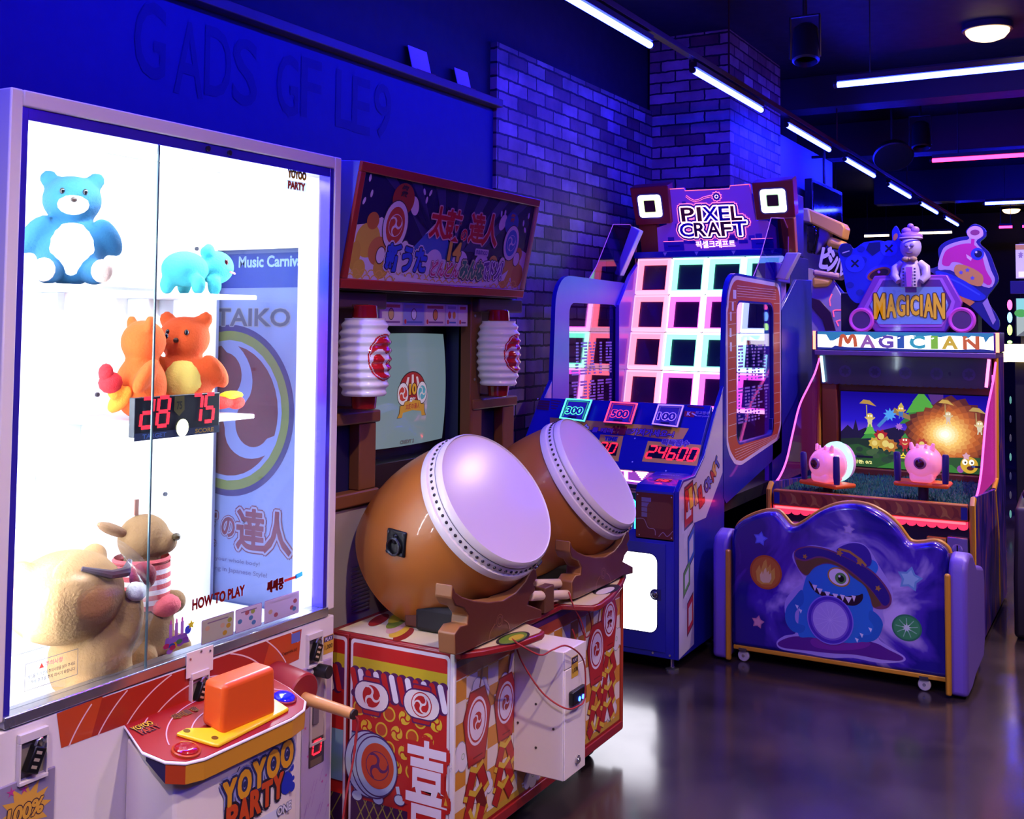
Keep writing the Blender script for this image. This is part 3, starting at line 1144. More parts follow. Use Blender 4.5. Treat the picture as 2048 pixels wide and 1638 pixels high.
for (x0, y0, x1, y1, f) in ((402, 1222, 468, 1280, 'cfd8b8'), (470, 1202, 524, 1258, 'e8e4ea'), (528, 1182, 598, 1240, 'dcd8e4')):
    p0, p1 = a.px((x0, y1))[0], a.px((x1, y0))[0]
    z0, z1 = .706, .766
    a.rect(p0[0], z0 - 1.2, p1[0], z1 - 1.2, '8a6aa0', 1, .004)
    a.rect(p0[0] + .002, z0 - 1.198, p1[0] - .002, z1 - 1.202, f, 1.5, .003)
    for k in range(5):
        cxx, czz = rnd.uniform(p0[0] + .015, p1[0] - .015), rnd.uniform(z0 + .01, z1 - .012) - 1.2
        a.oval(cxx, czz, .008, .006, rnd.choice(['d8b44a', '6aa0c8', 'b8c860', 'c87a80', 'e0c8a0']), 2 + k * .3, 14)
    a.line([(p0[0] + .02, z1 - 1.211), (p1[0] - .02, z1 - 1.211)], .003, '9a8aa0', 2)
for u0, du, wd in ((1.905, 0, .05),):
    z0 = .735 - 1.2
    y0 = 1.925 - 1.97
    for k in range(3):
        a.rect(y0 - .02 + k * .018, z0 + .012, y0 - .010 + k * .018, z0 + .045, 'a066b8', 1.6)
        a.oval(y0 - .015 + k * .018, z0 + .049, .003, .006, 'c850a8', 1.8, 10)
    a.poly([(y0 - .035, z0 - .01), (y0 + .045, z0 - .01), (y0 + .035, z0 + .015), (y0 - .03, z0 + .015)], '7a50a8', 1.3)
    for k in range(8): a.oval(y0 + rnd.uniform(-.04, .04), z0 + rnd.uniform(-.022, .006), .010, .006, rnd.choice(['c03a6a', '3a5ab0', 'e0b030', '5a9a60', '8850b0']), 2 + k * .2, 12)
    a.star(y0 + .05, z0 + .03, .012, 'd8c030', 2)
    a.oval(y0 + .04, z0 + .02, .010, .010, '3a40b8', 1.7)
a.build('how_to_play_sticker', pm)
a = Art((GX - .012, 1.59, .757), (0, 1, 0), (0, 0, 1), .0003)
a.film = True
w2, h2 = .066, .028
for x0, y0, x1, y1 in ((-w2, -h2, w2, -h2 + .0012), (-w2, h2 - .0012, w2, h2), (-w2, -h2, -w2 + .0012, h2), (w2 - .0012, -h2, w2, h2)): a.rect(x0, y0, x1, y1, '6a6470', 1)
a.poly([(-.032, .010), (-.020, .010), (-.026, .021)], 'c03028', 1)
a.text('주의사항', .005, .0155, .044, .011, 'b8606a', 1, .02)
for k in range(2):
    a.text('게임을 하기 전에 주의사항을 읽어 주세요' if k == 0 else '기계에 충격을 주지 마시기 바랍니다', 0, -.001 - .012 * k, .118, .008, '3a3640', 1, .01)
a.build('warning_sticker', pm)

# score board hung inside the case
SX = -2.105
p0, p1 = at(268, 876, x=SX), at(440, 786, x=SX)
ZB, ZT = p0.z, p1.z + .002
sb = bx('score_board', (SX - .02, p0.y, ZB), (SX, p1.y, ZT), mat('15151f', .35), pm, .002)
a = Art((SX, (p0.y + p1.y) / 2, (ZB + ZT) / 2), (0, 1, 0), (0, 0, 1), .0005)
hw = (p1.y - p0.y) / 2
a.rect(-hw, -.0565, hw, -.038, '2a3350', 1)
a.text('TARGET', -hw * .56, -.047, .075, .011, '4a66a8', 2, .03)
a.text('SCORE', hw * .62, -.047, .065, .011, 'b08830', 2, .03)
dg = glow('ff1020', 5)
a.digits('28', -hw * .55, .010, hw * .72, .07, dg, 2, .1)
a.digits('75', hw * .58, .010, hw * .62, .07, dg, 2, .1)
a.poly([(-.016, .045), (.016, .045), (.018, .01), (0, -.005), (-.018, .01)], '5a5222', 1.5)
a.text('75', 0, .022, .018, .02, '20201a', 2.2, .03)
a.oval(.012, -.035, .02, .022, glow('fff2b0', 7), 2.6)
a.build('score_readout', sb)
# small white shelves inside
for y, z, w_ in ((1.80, 1.585, .30), (2.21, 1.575, .22), (2.12, 1.245, .40), (1.62, 1.225, .22), (1.62, 1.11, .20)):
    s_ = bx('shelf_bracket', (-2.46, y - w_ / 2, z - .012), (-2.14 if z > 1.23 else -2.3, y + w_ / 2, z), mat('e8eaf2', .4), pm, .003)
    MB().box((-2.46, y - w_ * .3, z - .06), (-2.40, y - w_ * .22, z - .012)).box((-2.46, y + w_ * .22, z - .06), (-2.40, y + w_ * .3, z - .012)).each('shelf_hook', mat('c8ccd8', .4), s_, bevel=.002)
bx('rear_hatch', (-2.462, 1.56, .98), (-2.45, 1.86, 1.16), mat('dfe4ee', .4), pm, .004)
bx('hatch_latch', (-2.452, 1.66, 1.02), (-2.435, 1.74, 1.12), mat('aab4cc', .4), pm, .003)


# ---------------------------------------------------------------- plush toys (plain stuffed animals)
def fuse(balls, name, m, parent, vox=.007, tubes=()):
    b = MB()
    for c, r, rt in balls: b.ball(c, r, 18, 0, rt)
    for pts, r in tubes: b.tube(pts, r, 10)
    o = b.build(name, m, parent)
    k = o.modifiers.new('fuse', 'REMESH')
    k.mode = 'VOXEL'
    k.voxel_size = vox
    k.use_smooth_shade = True
    s = o.modifiers.new('soft', 'SMOOTH')
    s.factor = .5
    s.iterations = 6
    return o


def plush(name, label, base, fur, belly, frame, s, arms=True, ears=True, feet=None, muzzle=None, look=0, group=None):
    """seated stuffed animal. frame: matrix with +X the way it faces"""
    t = thing(name, label, 'plush toy', base, group)
    M_ = frame
    P_ = lambda x, y, z: tuple(M_ @ V((x * s, y * s, z * s)))
    R_ = M_.to_3x3().normalized()
    S_ = lambda *q: tuple(k * s for k in q)
    Rx = lambda ay, az=0: R_ @ Matrix.Rotation(az, 3, 'Z') @ Matrix.Rotation(ay, 3, 'Y')
    hd = Matrix.Rotation(look, 3, 'Z')
    H_ = lambda x, y, z: P_(*(hd @ V((x, y, 0))).xy, z)
    balls = [(P_(0, 0, .36), S_(.30, .34, .38), R_), (H_(.02, 0, .88), S_(.26, .30, .26), R_)]
    if arms:
        for q in (-1, 1): balls.append((P_(.10, q * .36, .50), S_(.10, .12, .25), Rx(.5) @ Matrix.Rotation(q * .5, 3, 'X')))
    for q in (-1, 1): balls.append((P_(.26, q * .22, .12), S_(.26, .13, .13), Rx(0, q * .25)))
    if ears:
        for q in (-1, 1): balls.append((H_(-.02, q * .23, 1.10), S_(.06, .10, .10), R_))
    fuse(balls, 'body', fur, t, .008)
    if belly: MB().ball(P_(.10, 0, .36), S_(.225, .26, .31), 20, 0, R_).build('belly', belly, t)
    if muzzle: MB().ball(H_(.20, 0, .82), S_(.12, .16, .11), 16, 0, R_).build('muzzle', muzzle, t)
    e = MB()
    for q in (-1, 1): e.ball(H_(.245, q * .11, .95), S_(.025, .03, .035), 10)
    e.build('eyes', mat('101014', .15), t)
    MB().ball(H_(.31 if muzzle else .27, 0, .86), S_(.03, .04, .03), 10).build('nose', mat('30201c', .3), t)
    if feet:
        f = MB()
        for q in (-1, 1): f.ball(P_(.50, q * .27, .13), S_(.05, .11, .12), 14, 0, Rx(0, q * .25))
        f.build('foot_pads', feet, t)
    return t


PF = lambda h: mat(h, .9, bump=.5, scale=160)
face = lambda p, deg: Matrix.Translation(p) @ Matrix.Rotation(R(deg), 4, 'Z')
plush('plush_bear', 'teal plush bear with white belly seated on the highest left shelf', (-2.27, 1.80, 1.585), PF('104f74'), PF('e8e8e4'), face((-2.27, 1.80, 1.588), -35), .235, feet=PF('cfae9c'), muzzle=PF('f2f2ee'))
plush('plush_bear', 'left orange plush bear of the hugging pair, with a red-tipped tail', (-2.27, 2.02, 1.245), PF('cf5410'), None, face((-2.27, 2.03, 1.248), 40), .225, look=R(35))
plush('plush_bear', 'right orange plush bear of the hugging pair, with yellow belly', (-2.27, 2.18, 1.245), PF('c84a10'), PF('d8c05a'), face((-2.27, 2.18, 1.248), -50), .235, look=R(-15))
# aqua four-legged plush
bp_ = V((-2.26, 2.20, 1.578))
t = thing('plush_animal', 'aqua plush animal on four short legs on the upper right shelf', 'plush toy', bp_)
r3 = Matrix.Rotation(R(20), 3, 'Z')
Q = lambda x, y, z: tuple(bp_ + r3 @ V((x, y, z)))
fuse([(Q(-.01, -.04, .065), (.06, .075, .05), r3), (Q(.03, .065, .075), (.052, .055, .048), r3), (Q(.05, -.08, .022), (.02, .02, .028), None), (Q(-.04, -.08, .022), (.02, .02, .028), None), (Q(.05, .02, .022), (.02, .02, .028), None), (Q(-.04, .02, .022), (.02, .02, .028), None), (Q(.03, .02, .12), (.018, .018, .02), None), (Q(-.01, .09, .12), (.018, .018, .02), None)], 'body', PF('3fa8ac'), t, .006)
MB().ball(Q(.072, .045, .088), (.006, .008, .010), 10).ball(Q(.045, .115, .088), (.006, .008, .010), 10).build('eyes', mat('401018', .2), t)
MB().tube([Q(.082, .05, .062), Q(.084, .075, .058), Q(.070, .10, .062)], .003, 6).build('mouth', mat('b8707a', .5), t)
# ribbons on the orange pair
tt = [o for o in D.objects if o.name.startswith('plush_bear') and o.type == 'EMPTY']
MB().ball((-2.25, 1.915, 1.345), (.03, .03, .028), 12).ball((-2.25, 1.90, 1.37), (.02, .018, .024), 12).build('red_tail_tip', PF('c01a22'), tt[1])
fuse([((-2.26, 1.955, 1.30), (.05, .022, .022), Matrix.Rotation(R(-40), 3, 'Y')), ((-2.25, 1.93, 1.325), (.02, .02, .025), None)], 'tail', PF('e8801c'), tt[1], .005)
fuse([((-2.24, 2.29, 1.275), (.025, .05, .02), None), ((-2.23, 2.34, 1.272), (.022, .03, .02), None)], 'red_tail', PF('c8281e'), tt[2], .005)
MB().ball((-2.235, 2.325, 1.292), (.02, .045, .014), 12).build('yellow_tail_tip', PF('f2d21e'), tt[2])
# dog with striped shirt
bp_ = V((-2.20, 1.985, .66))
t = thing('plush_dog', 'tan plush dog in a red and white striped shirt', 'plush toy', bp_)
Q = lambda x, y, z: tuple(bp_ + V((x, y, z)))
TAN = PF('8a6842')
fuse([(Q(0, 0, .07), (.085, .085, .09), None), (Q(0, 0, .17), (.066, .066, .09), None), (Q(0, .005, .29), (.062, .068, .062), None), (Q(.04, .03, .28), (.035, .04, .03), None),
      (Q(.06, .055, .13), (.03, .03, .03), None), (Q(.06, -.05, .02), (.05, .035, .03), None), (Q(.06, .06, .02), (.05, .035, .03), None)], 'body', TAN, t, .006)
st = MB()
for k in range(9):
    z0 = .125 + k * .012
    rr = .074 - .0004 * k
    st.lathe([(z0, rr), (z0 + .012, rr - .0004)], Q(0, 0, 0), (0, 0, 1), 28, k % 2, closed=True)
st.lathe([(.233, .067), (.240, .072), (.247, .067)], Q(0, 0, 0), (0, 0, 1), 28, 0, closed=True)
st.build('striped_shirt', [PF('c8585c'), PF('e9dfe2')], t)
MB().ball(Q(.065, .02, .128), (.035, .045, .028), 14).build('red_sleeve', PF('c8565e'), t)
MB().ball(Q(-.01, -.085, .325), (.022, .05, .014), 14, 0, Matrix.Rotation(R(-25), 3, 'X')).build('ear', PF('957050'), t)
MB().box(Q(-.01, -.02, .35), Q(-.006, -.008, .39)).build('sewn_tag', mat('8a5a4a', .7), t)
MB().ball(Q(.072, .045, .295), (.012, .012, .010), 10).build('nose', mat('4a3a20', .4), t)
# big tan plush in a clear bag
bp_ = V((-2.13, 1.715, .66))
t = thing('plush_bear', 'large tan plush bear wrapped in a clear plastic bag at the lower left', 'plush toy', bp_)
Q = lambda x, y, z: tuple(bp_ + 1.12 * V((x, y, z)))
TAN2 = PF('a67e4e')
fuse([(Q(0, -.01, .19), (.112, .14, .105), None), (Q(.0, .055, .05), (.095, .095, .11), None), (Q(.055, .105, .12), (.032, .034, .075), Matrix.Rotation(R(-12), 3, 'X')), (Q(.06, -.005, .0), (.05, .04, .04), None), (Q(.06, .09, .0), (.05, .04, .04), None),
      (Q(-.02, -.10, .25), (.03, .03, .03), None), (Q(-.02, .075, .255), (.03, .03, .03), None)], 'body', TAN2, t, .007)
MB().ball(Q(.068, .112, .185), (.024, .026, .024), 12).build('white_paw', PF('f0ece6'), t)
MB().ball(Q(.06, .135, .21), (.028, .034, .034), 14).build('maroon_bow', PF('7c2030'), t)
MB().tube([Q(.070, -.03, .258), Q(.095, .02, .240), Q(.088, .065, .236), Q(.070, .09, .252)], [.005, .010, .012, .006], 8).build('sewn_mouth', mat('4a3a44', .5), t)
bg = MB()
vs, fs = [], []
N, M2 = 26, 16
for i in range(M2 + 1):
    f = i / M2
    for k in range(N):
        th = 2 * pi * k / N
        rr = (.150 * sin(pi * min(1, f * .95 + .05)) ** .5) * (1 + .05 * sin(5 * th + 3 * f) + .03 * sin(11 * th))
        vs.append(Q(rr * .92 * cos(th), .02 + rr * 1.1 * sin(th), .30 - f * .295))
for i in range(M2):
    for k in range(N): fs.append((i * N + k, (i + 1) * N + k, (i + 1) * N + (k + 1) % N, i * N + (k + 1) % N))
bg.add(vs, fs)
bg.build('plastic_bag', pane('fafafc', .035, .22, 'bag'), t)

# wooden-handled hammer lying in the holder
hc, he = at(578, 1374, x=-1.945), at(706, 1428, x=-1.72)
ax = (he - hc).normalized()
hm = thing('toy_hammer', 'dark red toy hammer with a light wooden handle beside the orange block', 'hammer', hc)
MB().lathe([(-.062, .0), (-.062, .046), (-.056, .051), (.052, .051), (.057, .047), (.057, 0)], hc, ax, 36).build('hammer_head', mat('8c1d22', .45), hm)
hs = hc + ax * .055 + V((0, 0, -.012))
MB().cyl(hs, he, .0155, .0135, n=20).build('handle', mat('c98d50', .4, coat=.2), hm, .002)
MB().cyl(he, he + ax * .006, .0125, n=16).build('end_hole', mat('2a1414', .6), hm)
pts = smooth_path([he, he + V((.006, .012, -.02)), he + V((0, .014, -.06)), he + V((-.004, .008, -.12)), he + V((-.01, -.01, -.2)), he + V((-.02, -.02, -.32))], 5)
MB().tube(pts, [.004 if k % 3 and k < 14 else .0028 for k in range(len(pts))], 8).build('red_cord', mat('a02a30', .7), hm)
# ================================================================ taiko drum game: upright cabinet
WOOD = mat('7a4a26', .5, bump=.1, scale=30)
WOOD_D = mat('5c3620', .5)
NAVY = mat('1c1c48', .4)
GREY = mat('a49a98', .5)
TX, TY0, TY1 = -2.10, 2.53, 3.71
tk = thing('drum_game_cabinet', 'tall drum game cabinet with two paper-style lanterns beside a pale screen', 'game machine', (-2.4, 3.12, 0))
bx('cabinet_body', (-2.76, TY0, .03), (-2.26, TY1, 1.62), GREY, tk, .003)
bx('pedestal', (-2.26, TY0 + .002, .03), (TX, TY1 - .002, .935), GREY, tk, .003)
bx('left_cheek', (-2.26, TY0 + .001, .935), (-2.135, 2.825, 1.60), NAVY, tk, .002)
bx('right_cheek', (-2.26, 3.385, .935), (-2.135, TY1 - .001, 1.60), NAVY, tk, .002)
bx('screen_bezel', (-2.26, 2.825, .935), (-2.20, 3.385, 1.60), mat('14121a', .25), tk, 0)
bx('bezel_ledge', (-2.20, 2.825, .935), (-2.12, 3.385, 1.05), mat('1a141c', .3), tk, .003)
bx('top_lintel', (-2.20, 2.825, 1.572), (TX + .004, 3.385, 1.60), mat('2c2830', .5), tk, .002)
# curved picture tube
b = MB()
N = 12
vs, fs = [], []
for i in range(N + 1):
    for k in range(N + 1):
        u, v = i / N * 2 - 1, k / N * 2 - 1
        sq = 1 - .02 * (v * v)
        sq2 = 1 - .02 * (u * u)
        vs.append((-2.196 + .012 * (1 - u * u) * 1 + .010 * (1 - v * v), 3.10 + .262 * u * sq, 1.275 + .192 * v * sq2))
for i in range(N):
    for k in range(N): fs.append((i * (N + 1) + k, (i + 1) * (N + 1) + k, (i + 1) * (N + 1) + k + 1, i * (N + 1) + k + 1))
b.add(vs, fs)
scr = b.build('picture_tube', mat('5a666a', .08, 0, .42, 1.0, 0, ecol='93b0b8'), tk)


def crt(u, v, h):
    U, W = (u) / .262, (v) / .192
    return V((-2.196 + .012 * (1 - U * U) + .010 * (1 - W * W) + h + .0008, 3.10 + u, 1.275 + v))


a = Art((-2.18, 3.10, 1.275), (0, 1, 0), (0, 0, 1), .0004, crt)
c_ = a.px((822, 785))[0]
cu, cv = c_
E_ = lambda h: mat(h, .3, 0, .35, 0, 0)
a.oval(cu, cv + .008, .082, .066, E_('3a2020'), .5)
a.oval(cu, cv + .008, .078, .062, E_('a02c28'), 1)
for k in range(-1, 2): a.poly([(cu + k * .040 - .008, cv + .012), (cu + k * .040 + .008, cv + .012), (cu + k * .026 + .006, cv + .062 - abs(k) * .008), (cu + k * .026 - .006, cv + .062 - abs(k) * .008)], E_('d8d0c8'), 1.5)
for q, f in ((-1, 'c04434'), (1, '5ab0b8')):
    a.oval(cu + q * .058, cv - .002, .034, .040, E_('40363a'), 2)
    a.oval(cu + q * .058, cv - .002, .031, .037, E_('e0dcd8'), 2.4)
    a.tomoe(cu + q * .058, cv - .002, .026, E_(f), E_('d8d4d0'), 2.8, 20 * q)
a.text('10', cu, cv + .012, .042, .036, E_('d8a830'), 3, .05, E_('502a20'), .07)
a.text('周年', cu, cv - .024, .036, .016, E_('e8e4e0'), 3, .04, E_('404048'), .06)
rib = [(-.085, -.062), (-.06, -.062), (-.055, -.046), (0, -.040), (.055, -.046), (.06, -.062), (.085, -.062), (.075, -.048), (.072, -.022), (.052, -.022), (.045, -.010), (0, -.004), (-.045, -.010), (-.052, -.022), (-.072, -.022), (-.075, -.048)]
a.poly([(cu + x * 1.05, cv - .018 + y * 1.05) for x, y in rib], E_('4a3420'), 3)
a.poly([(cu + x, cv - .020 + y) for x, y in rib], E_('c89a34'), 3.4)
a.text('太鼓の達人', cu, cv - .046, .086, .020, E_('a83c34'), 4.4, .02)
c_ = a.px((815, 883))[0]
a.text('CREDIT 2', c_[0], c_[1], .082, .012, E_('7a7a78'), 1, .02, E_('3a4044'), .05)
a.build('screen_picture', scr)
# strip of instruction cards above the screen
st = bx('card_strip', (-2.115, 2.78, 1.492), (TX - .001, 3.372, 1.570), mat('c8c0c0', .4), tk, .001)
a = Art((TX - .001, 3.08, 1.531), (0, 1, 0), (0, 0, 1), .0005)
for k, (u0, u1, f) in enumerate(((-.285, -.242, '9ab09a'), (-.238, -.118, 'e6dcd6'), (-.110, .012, '9aa4d0'), (.020, .140, 'e8d8c8'), (.148, .222, 'd8d4d8'), (.228, .288, 'e6dcd8'))):
    a.rect(u0, -.036, u1, .036, f, 1, .004)
    m_ = (u0 + u1) / 2
    a.line([(u0 + .01, .026), (u1 - .01, .026)], .010, 'c86a50' if k % 2 else 'a8a0b0', 1.6)
    if k in (1, 2, 3): 
        a.oval(m_, 0, .016, .020, '5a4a40', 2)
        a.oval(m_, 0, .013, .017, ('e0c470', 'e6e6e6', 'e09a40')[k - 1], 2.4)
    elif k == 4:
        a.oval(m_ - .015, 0, .010, .013, 'c0403a', 2)
        a.oval(m_ + .015, 0, .010, .013, 'd89a40', 2)
    a.line([(u0 + .02, -.026), (u1 - .01, -.026)], .006, '8a5a8a' if k % 2 else '506ab0', 1.6)
    a.oval(u0 + .012, -.024, .006, .008, 'd04030', 2)
a.build('instruction_cards', st)


# lattice screens left and right
def lattice(y0, y1, nm):
    t = .014
    bx('lattice_bar', (TX - .035, y0, 1.190), (TX + t, y1 + .015, 1.228), WOOD, tk, .006)
    bx('lattice_bar', (TX - .035, y0, .940), (TX + t, y1 + .012, .984), WOOD, tk, .006)
    for u0, u1 in ((y0, y0 + .07), (y1 - .085, y1)):
        bx('lattice_post', (TX - .035, u0, .984), (TX + t * .5, u1, 1.190), WOOD, tk, .004)
    bx('lattice_beam', (TX - .035, y0, 1.545), (TX + t + .02, y1 + .01, 1.597), mat('4a3030', .5), tk, .005)
    bx('lantern_back', (TX - .035, y0, 1.228), (TX - .02, y1, 1.545), WOOD_D, tk, 0)


lattice(TY0, 2.822, 'left')
lattice(3.395, 3.705, 'right')
bx('tall_post', (TX - .05, 3.385, .935), (TX + .006, 3.46, 1.60), WOOD, tk, .004)
for z in (1.30, 1.53): MB().cyl((TX + .006, 3.41, z), (TX + .009, 3.41, z), .005, n=10).build('post_screw', mat('c0c0c4', .3, .8), tk)
for k in range(12):
    z = .615 + .012 * k
    bx('vent_slat', (TX, 2.715, z), (TX + .004, 2.80, z + .006), mat('857d80', .5), tk, 0)


# lanterns
def lrad(z, H, r):
    f = z / H
    return (r * (.80 + .20 * (1 - abs(2 * f - 1) ** 2.6))) + .0035 * sin(2 * pi * 9 * f)


for px, py in ((690, 715), (997, 706)):
    c0 = at(px, py, x=-2.025)
    if px < 900: c0 = V((-2.025, 2.665, c0.z))
    H, r = .232, .078
    z0 = c0.z - H / 2
    ln = MB().lathe([(H * k / 72, lrad(H * k / 72, H, r)) for k in range(73)], (c0.x, c0.y, z0), (0, 0, 1), 40).build('lantern', mat('e4dde0', .18, coat=.6, emit=.05, ecol='d8d0ff'), tk)
    for zz, d in ((z0, -1), (z0 + H, 1)):
        MB().cyl((c0.x, c0.y, zz), (c0.x, c0.y, zz + d * .040), .040, .036, 28).build('lantern_cap', mat('8c1418', .15, coat=1), ln, .003)
    bx('lantern_bracket', (c0.x - .10, c0.y - .012, z0 - .042), (c0.x + .02, c0.y + .012, z0 - .034), WOOD_D, ln, .001)
    bx('lantern_bracket', (c0.x - .10, c0.y - .012, z0 + H + .034), (c0.x + .02, c0.y + .012, z0 + H + .042), WOOD_D, ln, .001)

    def onl(u, v, h, c0=c0, z0=z0, H=H, r=r):
        z = v + H / 2
        rr = lrad(z, H, r) + .0006 + h
        t = u / r
        return V((c0.x + rr * cos(t), c0.y + rr * sin(t), z0 + z))
    a = Art(c0, (0, 1, 0), (0, 0, 1), .0005, onl)

    cm = [comma(R(80 + 120 * q)) for q in range(3)]
    K = 56
    cells = {0: ([], []), 1: ([], [])}
    for i in range(K):
        for j in range(K):
            x, y = (i + .5) / K * 2 - 1, (j + .5) / K * 2 - 1
            if x * x + y * y > 1: continue
            red = x * x + y * y > .86 or any(inside((x / .96, y / .96), c) for c in cm)
            vs, fs = cells[1 if red else 0]
            k_ = len(vs)
            for p, q in ((i, j), (i + 1, j), (i + 1, j + 1), (i, j + 1)): vs.append((.062 * (p / K * 2 - 1), .070 * (q / K * 2 - 1)))
            fs.append((k_, k_ + 1, k_ + 2, k_ + 3))
    a.put(*cells[1], mat('c01c22', .2, coat=.8), 1)
    a.put(*cells[0], mat('e6dfe2', .2, coat=.6), 1)
    a.build('lantern_crest', ln)

# tilted header sign
hx0, hz0, hx1, hz1 = -2.042, 1.604, -1.968, 1.976
hy0, hy1 = 2.552, 3.656
side = [(hx0, hz0), (hx1, hz1), (-2.07, 1.985), (-2.55, 1.985), (-2.62, 1.62), (-2.30, 1.62)]
hd_ = MB().prism([(x, hy0 + .004, z) for x, z in side], (0, hy1 - hy0 - .008, 0)).build('header_box', mat('6f6fb8', .5), tk, .003)  # white box, with the blue light on it put into its colour
hv = V((hx1 - hx0, 0, hz1 - hz0)).normalized()
HL = (V((hx1, 0, hz1)) - V((hx0, 0, hz0))).length
a = Art((hx0, (hy0 + hy1) / 2, hz0), (0, 1, 0), hv, .0006)
hn = a.n
W2 = (hy1 - hy0) / 2
fm = mat('9c2a20', .35, coat=.3)
for x0, x1, z0, z1 in ((-W2, W2, 0, .030), (-W2, W2, HL - .030, HL), (-W2, -W2 + .026, .030, HL - .030), (W2 - .02, W2, .030, HL - .030)):
    q = [a.o + a.u * x + a.v * z for x, z in ((x0, z0), (x1, z0), (x1, z1), (x0, z1))]
    MB().prism(q, hn * .012).build('sign_frame', fm if x1 < W2 or x0 == -W2 else mat('c8a27a', .35), hd_, .003)
X0, X1, Z0, Z1 = -W2 + .026, W2 - .02, .030, HL - .030
IND = mat('241a55', .25, coat=.5)
a.rect(X0, Z0, X1, Z1, IND, 1)
for k in range(-3, 4):
    a.poly([(.03 + k * .03, .15), (.03 + k * .055 + .002, .15), (.03 + k * .14 + .03, Z1), (.03 + k * .14 - .03, Z1)], '2e2168', 1.3)
# mountain and clouds
a.poly([(-.26, .10), (-.10, .235), (-.085, .225), (-.07, .238), (.06, .10)], '3a5ab4', 1.8)
a.poly([(-.155, .19), (-.10, .235), (-.085, .225), (-.07, .238), (-.02, .19), (-.06, .205), (-.09, .19), (-.12, .203)], 'd8d0e4', 2.1)
a.poly([(X0, Z0), (X1, Z0), (X1, .17), (X1 - .07, .185), (X1 - .12, .13), (.30, .115), (.12, .10), (-.02, .115), (-.2, .105), (-.27, .13), (-.33, .20), (-.40, .225), (-.46, .20), (X0, .19)], 'cfc3dc', 2.4)
for x, z, r, c in ((-.45, .15, .06, 'd0aa40'), (-.50, .10, .05, 'c89e3c'), (-.39, .12, .05, 'c07840'), (-.47, .06, .055, 'd0aa40'), (-.36, .07, .04, 'c9a040'), (.44, .12, .055, 'c89048'), (.49, .08, .05, 'c07c40'), (.40, .07, .05, 'c8963c'), (.47, .16, .03, 'b8702c'), (-.08, .10, .05, 'cabbdc'), (.08, .105, .05, 'd6c8e0'), (.22, .11, .045, 'cabbdc'), (-.44, .21, .03, 'b86a30'), (.30, .12, .03, 'cfae48'), (.02, .085, .03, 'cfae48')):
    r2 = min(r, z - Z0, X1 - x if x > 0 else x - X0)
    a.oval(x, z, r2, min(r * .9, z - Z0), c, 2.8)
for row in range(2):
    for k in range(27):
        cx_ = X0 + .02 + k * .040 + row * .02
        if cx_ + .02 < X1: a.ring(cx_, Z0 + .001 + .016 * row, .015, .020, 'd8ac50', 3.1 + .2 * row, 14, .75, 0, 180)
a.poly([(-.33, .055), (-.2, .045), (0, .034), (.2, .04), (.34, .06), (.42, .10), (.40, .06), (.25, .031), (-.25, .031)], 'd6cede', 3.4)
# two plain drum roundels with headbands (no faces)
for q, cx_, cz_, rr, f, hb in ((-1, -.325, .205, .072, 'b8402c', '9a3420'), (1, .405, .20, .060, '2b62b8', '2038a0')):
    a.oval(cx_ - .02 * q, cz_ + .085 * rr / .072, rr * .80, rr * .70, hb, 3.4)
    a.text('祭', cx_ - .02 * q, cz_ + .11 * rr / .072, rr * .55, None, '38202a' if q < 0 else 'b84030', 4.2, .03)
    a.oval(cx_ + .085 * q * -1, cz_ + .07, .022, .032, 'd8c8d4', 3.2, 20, -.5 * q)
    a.oval(cx_, cz_, rr * .92, rr * 1.12, '3a2430', 4)
    a.oval(cx_, cz_, rr * .88, rr * 1.07, 'd8ccd8', 4.4)
    a.oval(cx_, cz_, rr * .66, rr * .82, f, 4.8)
    a.tomoe(cx_, cz_, rr * .5, f, 'd8ccd8', 5.2, 30)
    for ex, ez in ((cx_ - rr * .7, cz_ - rr * 1.35), (cx_ + rr * .95, cz_ - rr * .95)):
        a.oval(ex, ez, .024, .028, '3a2430', 4)
        a.oval(ex, ez, .021, .025, 'd8ccd8', 4.4)
for x, z in ((-.49, .335), (-.47, .29), (-.50, .265), (-.20, .325), (-.18, .30), (-.165, .325), (.30, .30), (.315, .285), (.325, .305), (.50, .31), (.49, .255), (.47, .28)):
    a.oval(x, z, .006, .012, 'd0bede', 3, 12, rnd.uniform(-.6, .6))
RED = mat('c02436', .25, coat=.4)
PINKW = 'd9a0b0'
for ch, x, z, s in (('太', -.09, .235, .105), ('鼓', .0, .232, .105), ('の', .075, .205, .04), ('達', .15, .235, .105), ('人', .245, .235, .115)):
    a.text(ch, x, z, s * .92, s, RED, 6, .03, PINKW, .045)
a.text('14', .035, .145, .075, .062, 'd8b040', 6, .05, '2a1c30', .05)
a.rect(.165, .140, .255, .165, 'c8bcd8', 5, .004)
a.text('namco', .21, .1525, .078, None, '6a50a8', 6, .03)
a.text('新うた', -.235, .105, .22, .085, '2a4ad0', 6, .05, '2a2050', .05, out2='cfc6dc', ow2=.11)
a.text('どんどん', -.005, .082, .17, .05, 'b8366a', 6, .03, 'e0d0dc', .06, out2='7a2a50', ow2=.10)
a.text('みんな', .165, .088, .15, .065, '2a7a60', 6, .05, 'c8cc98', .06, out2='3a2a50', ow2=.12)
a.text('でドン！', .305, .092, .13, .065, '5a2a90', 6, .04, 'ded6e4', .06, out2='2a1a50', ow2=.11)
a.build('header_artwork', hd_)
bx('header_under', (-2.26, hy0 + .01, 1.598), (-2.05, hy1 - .01, 1.618), mat('22181c', .5), tk, .002)

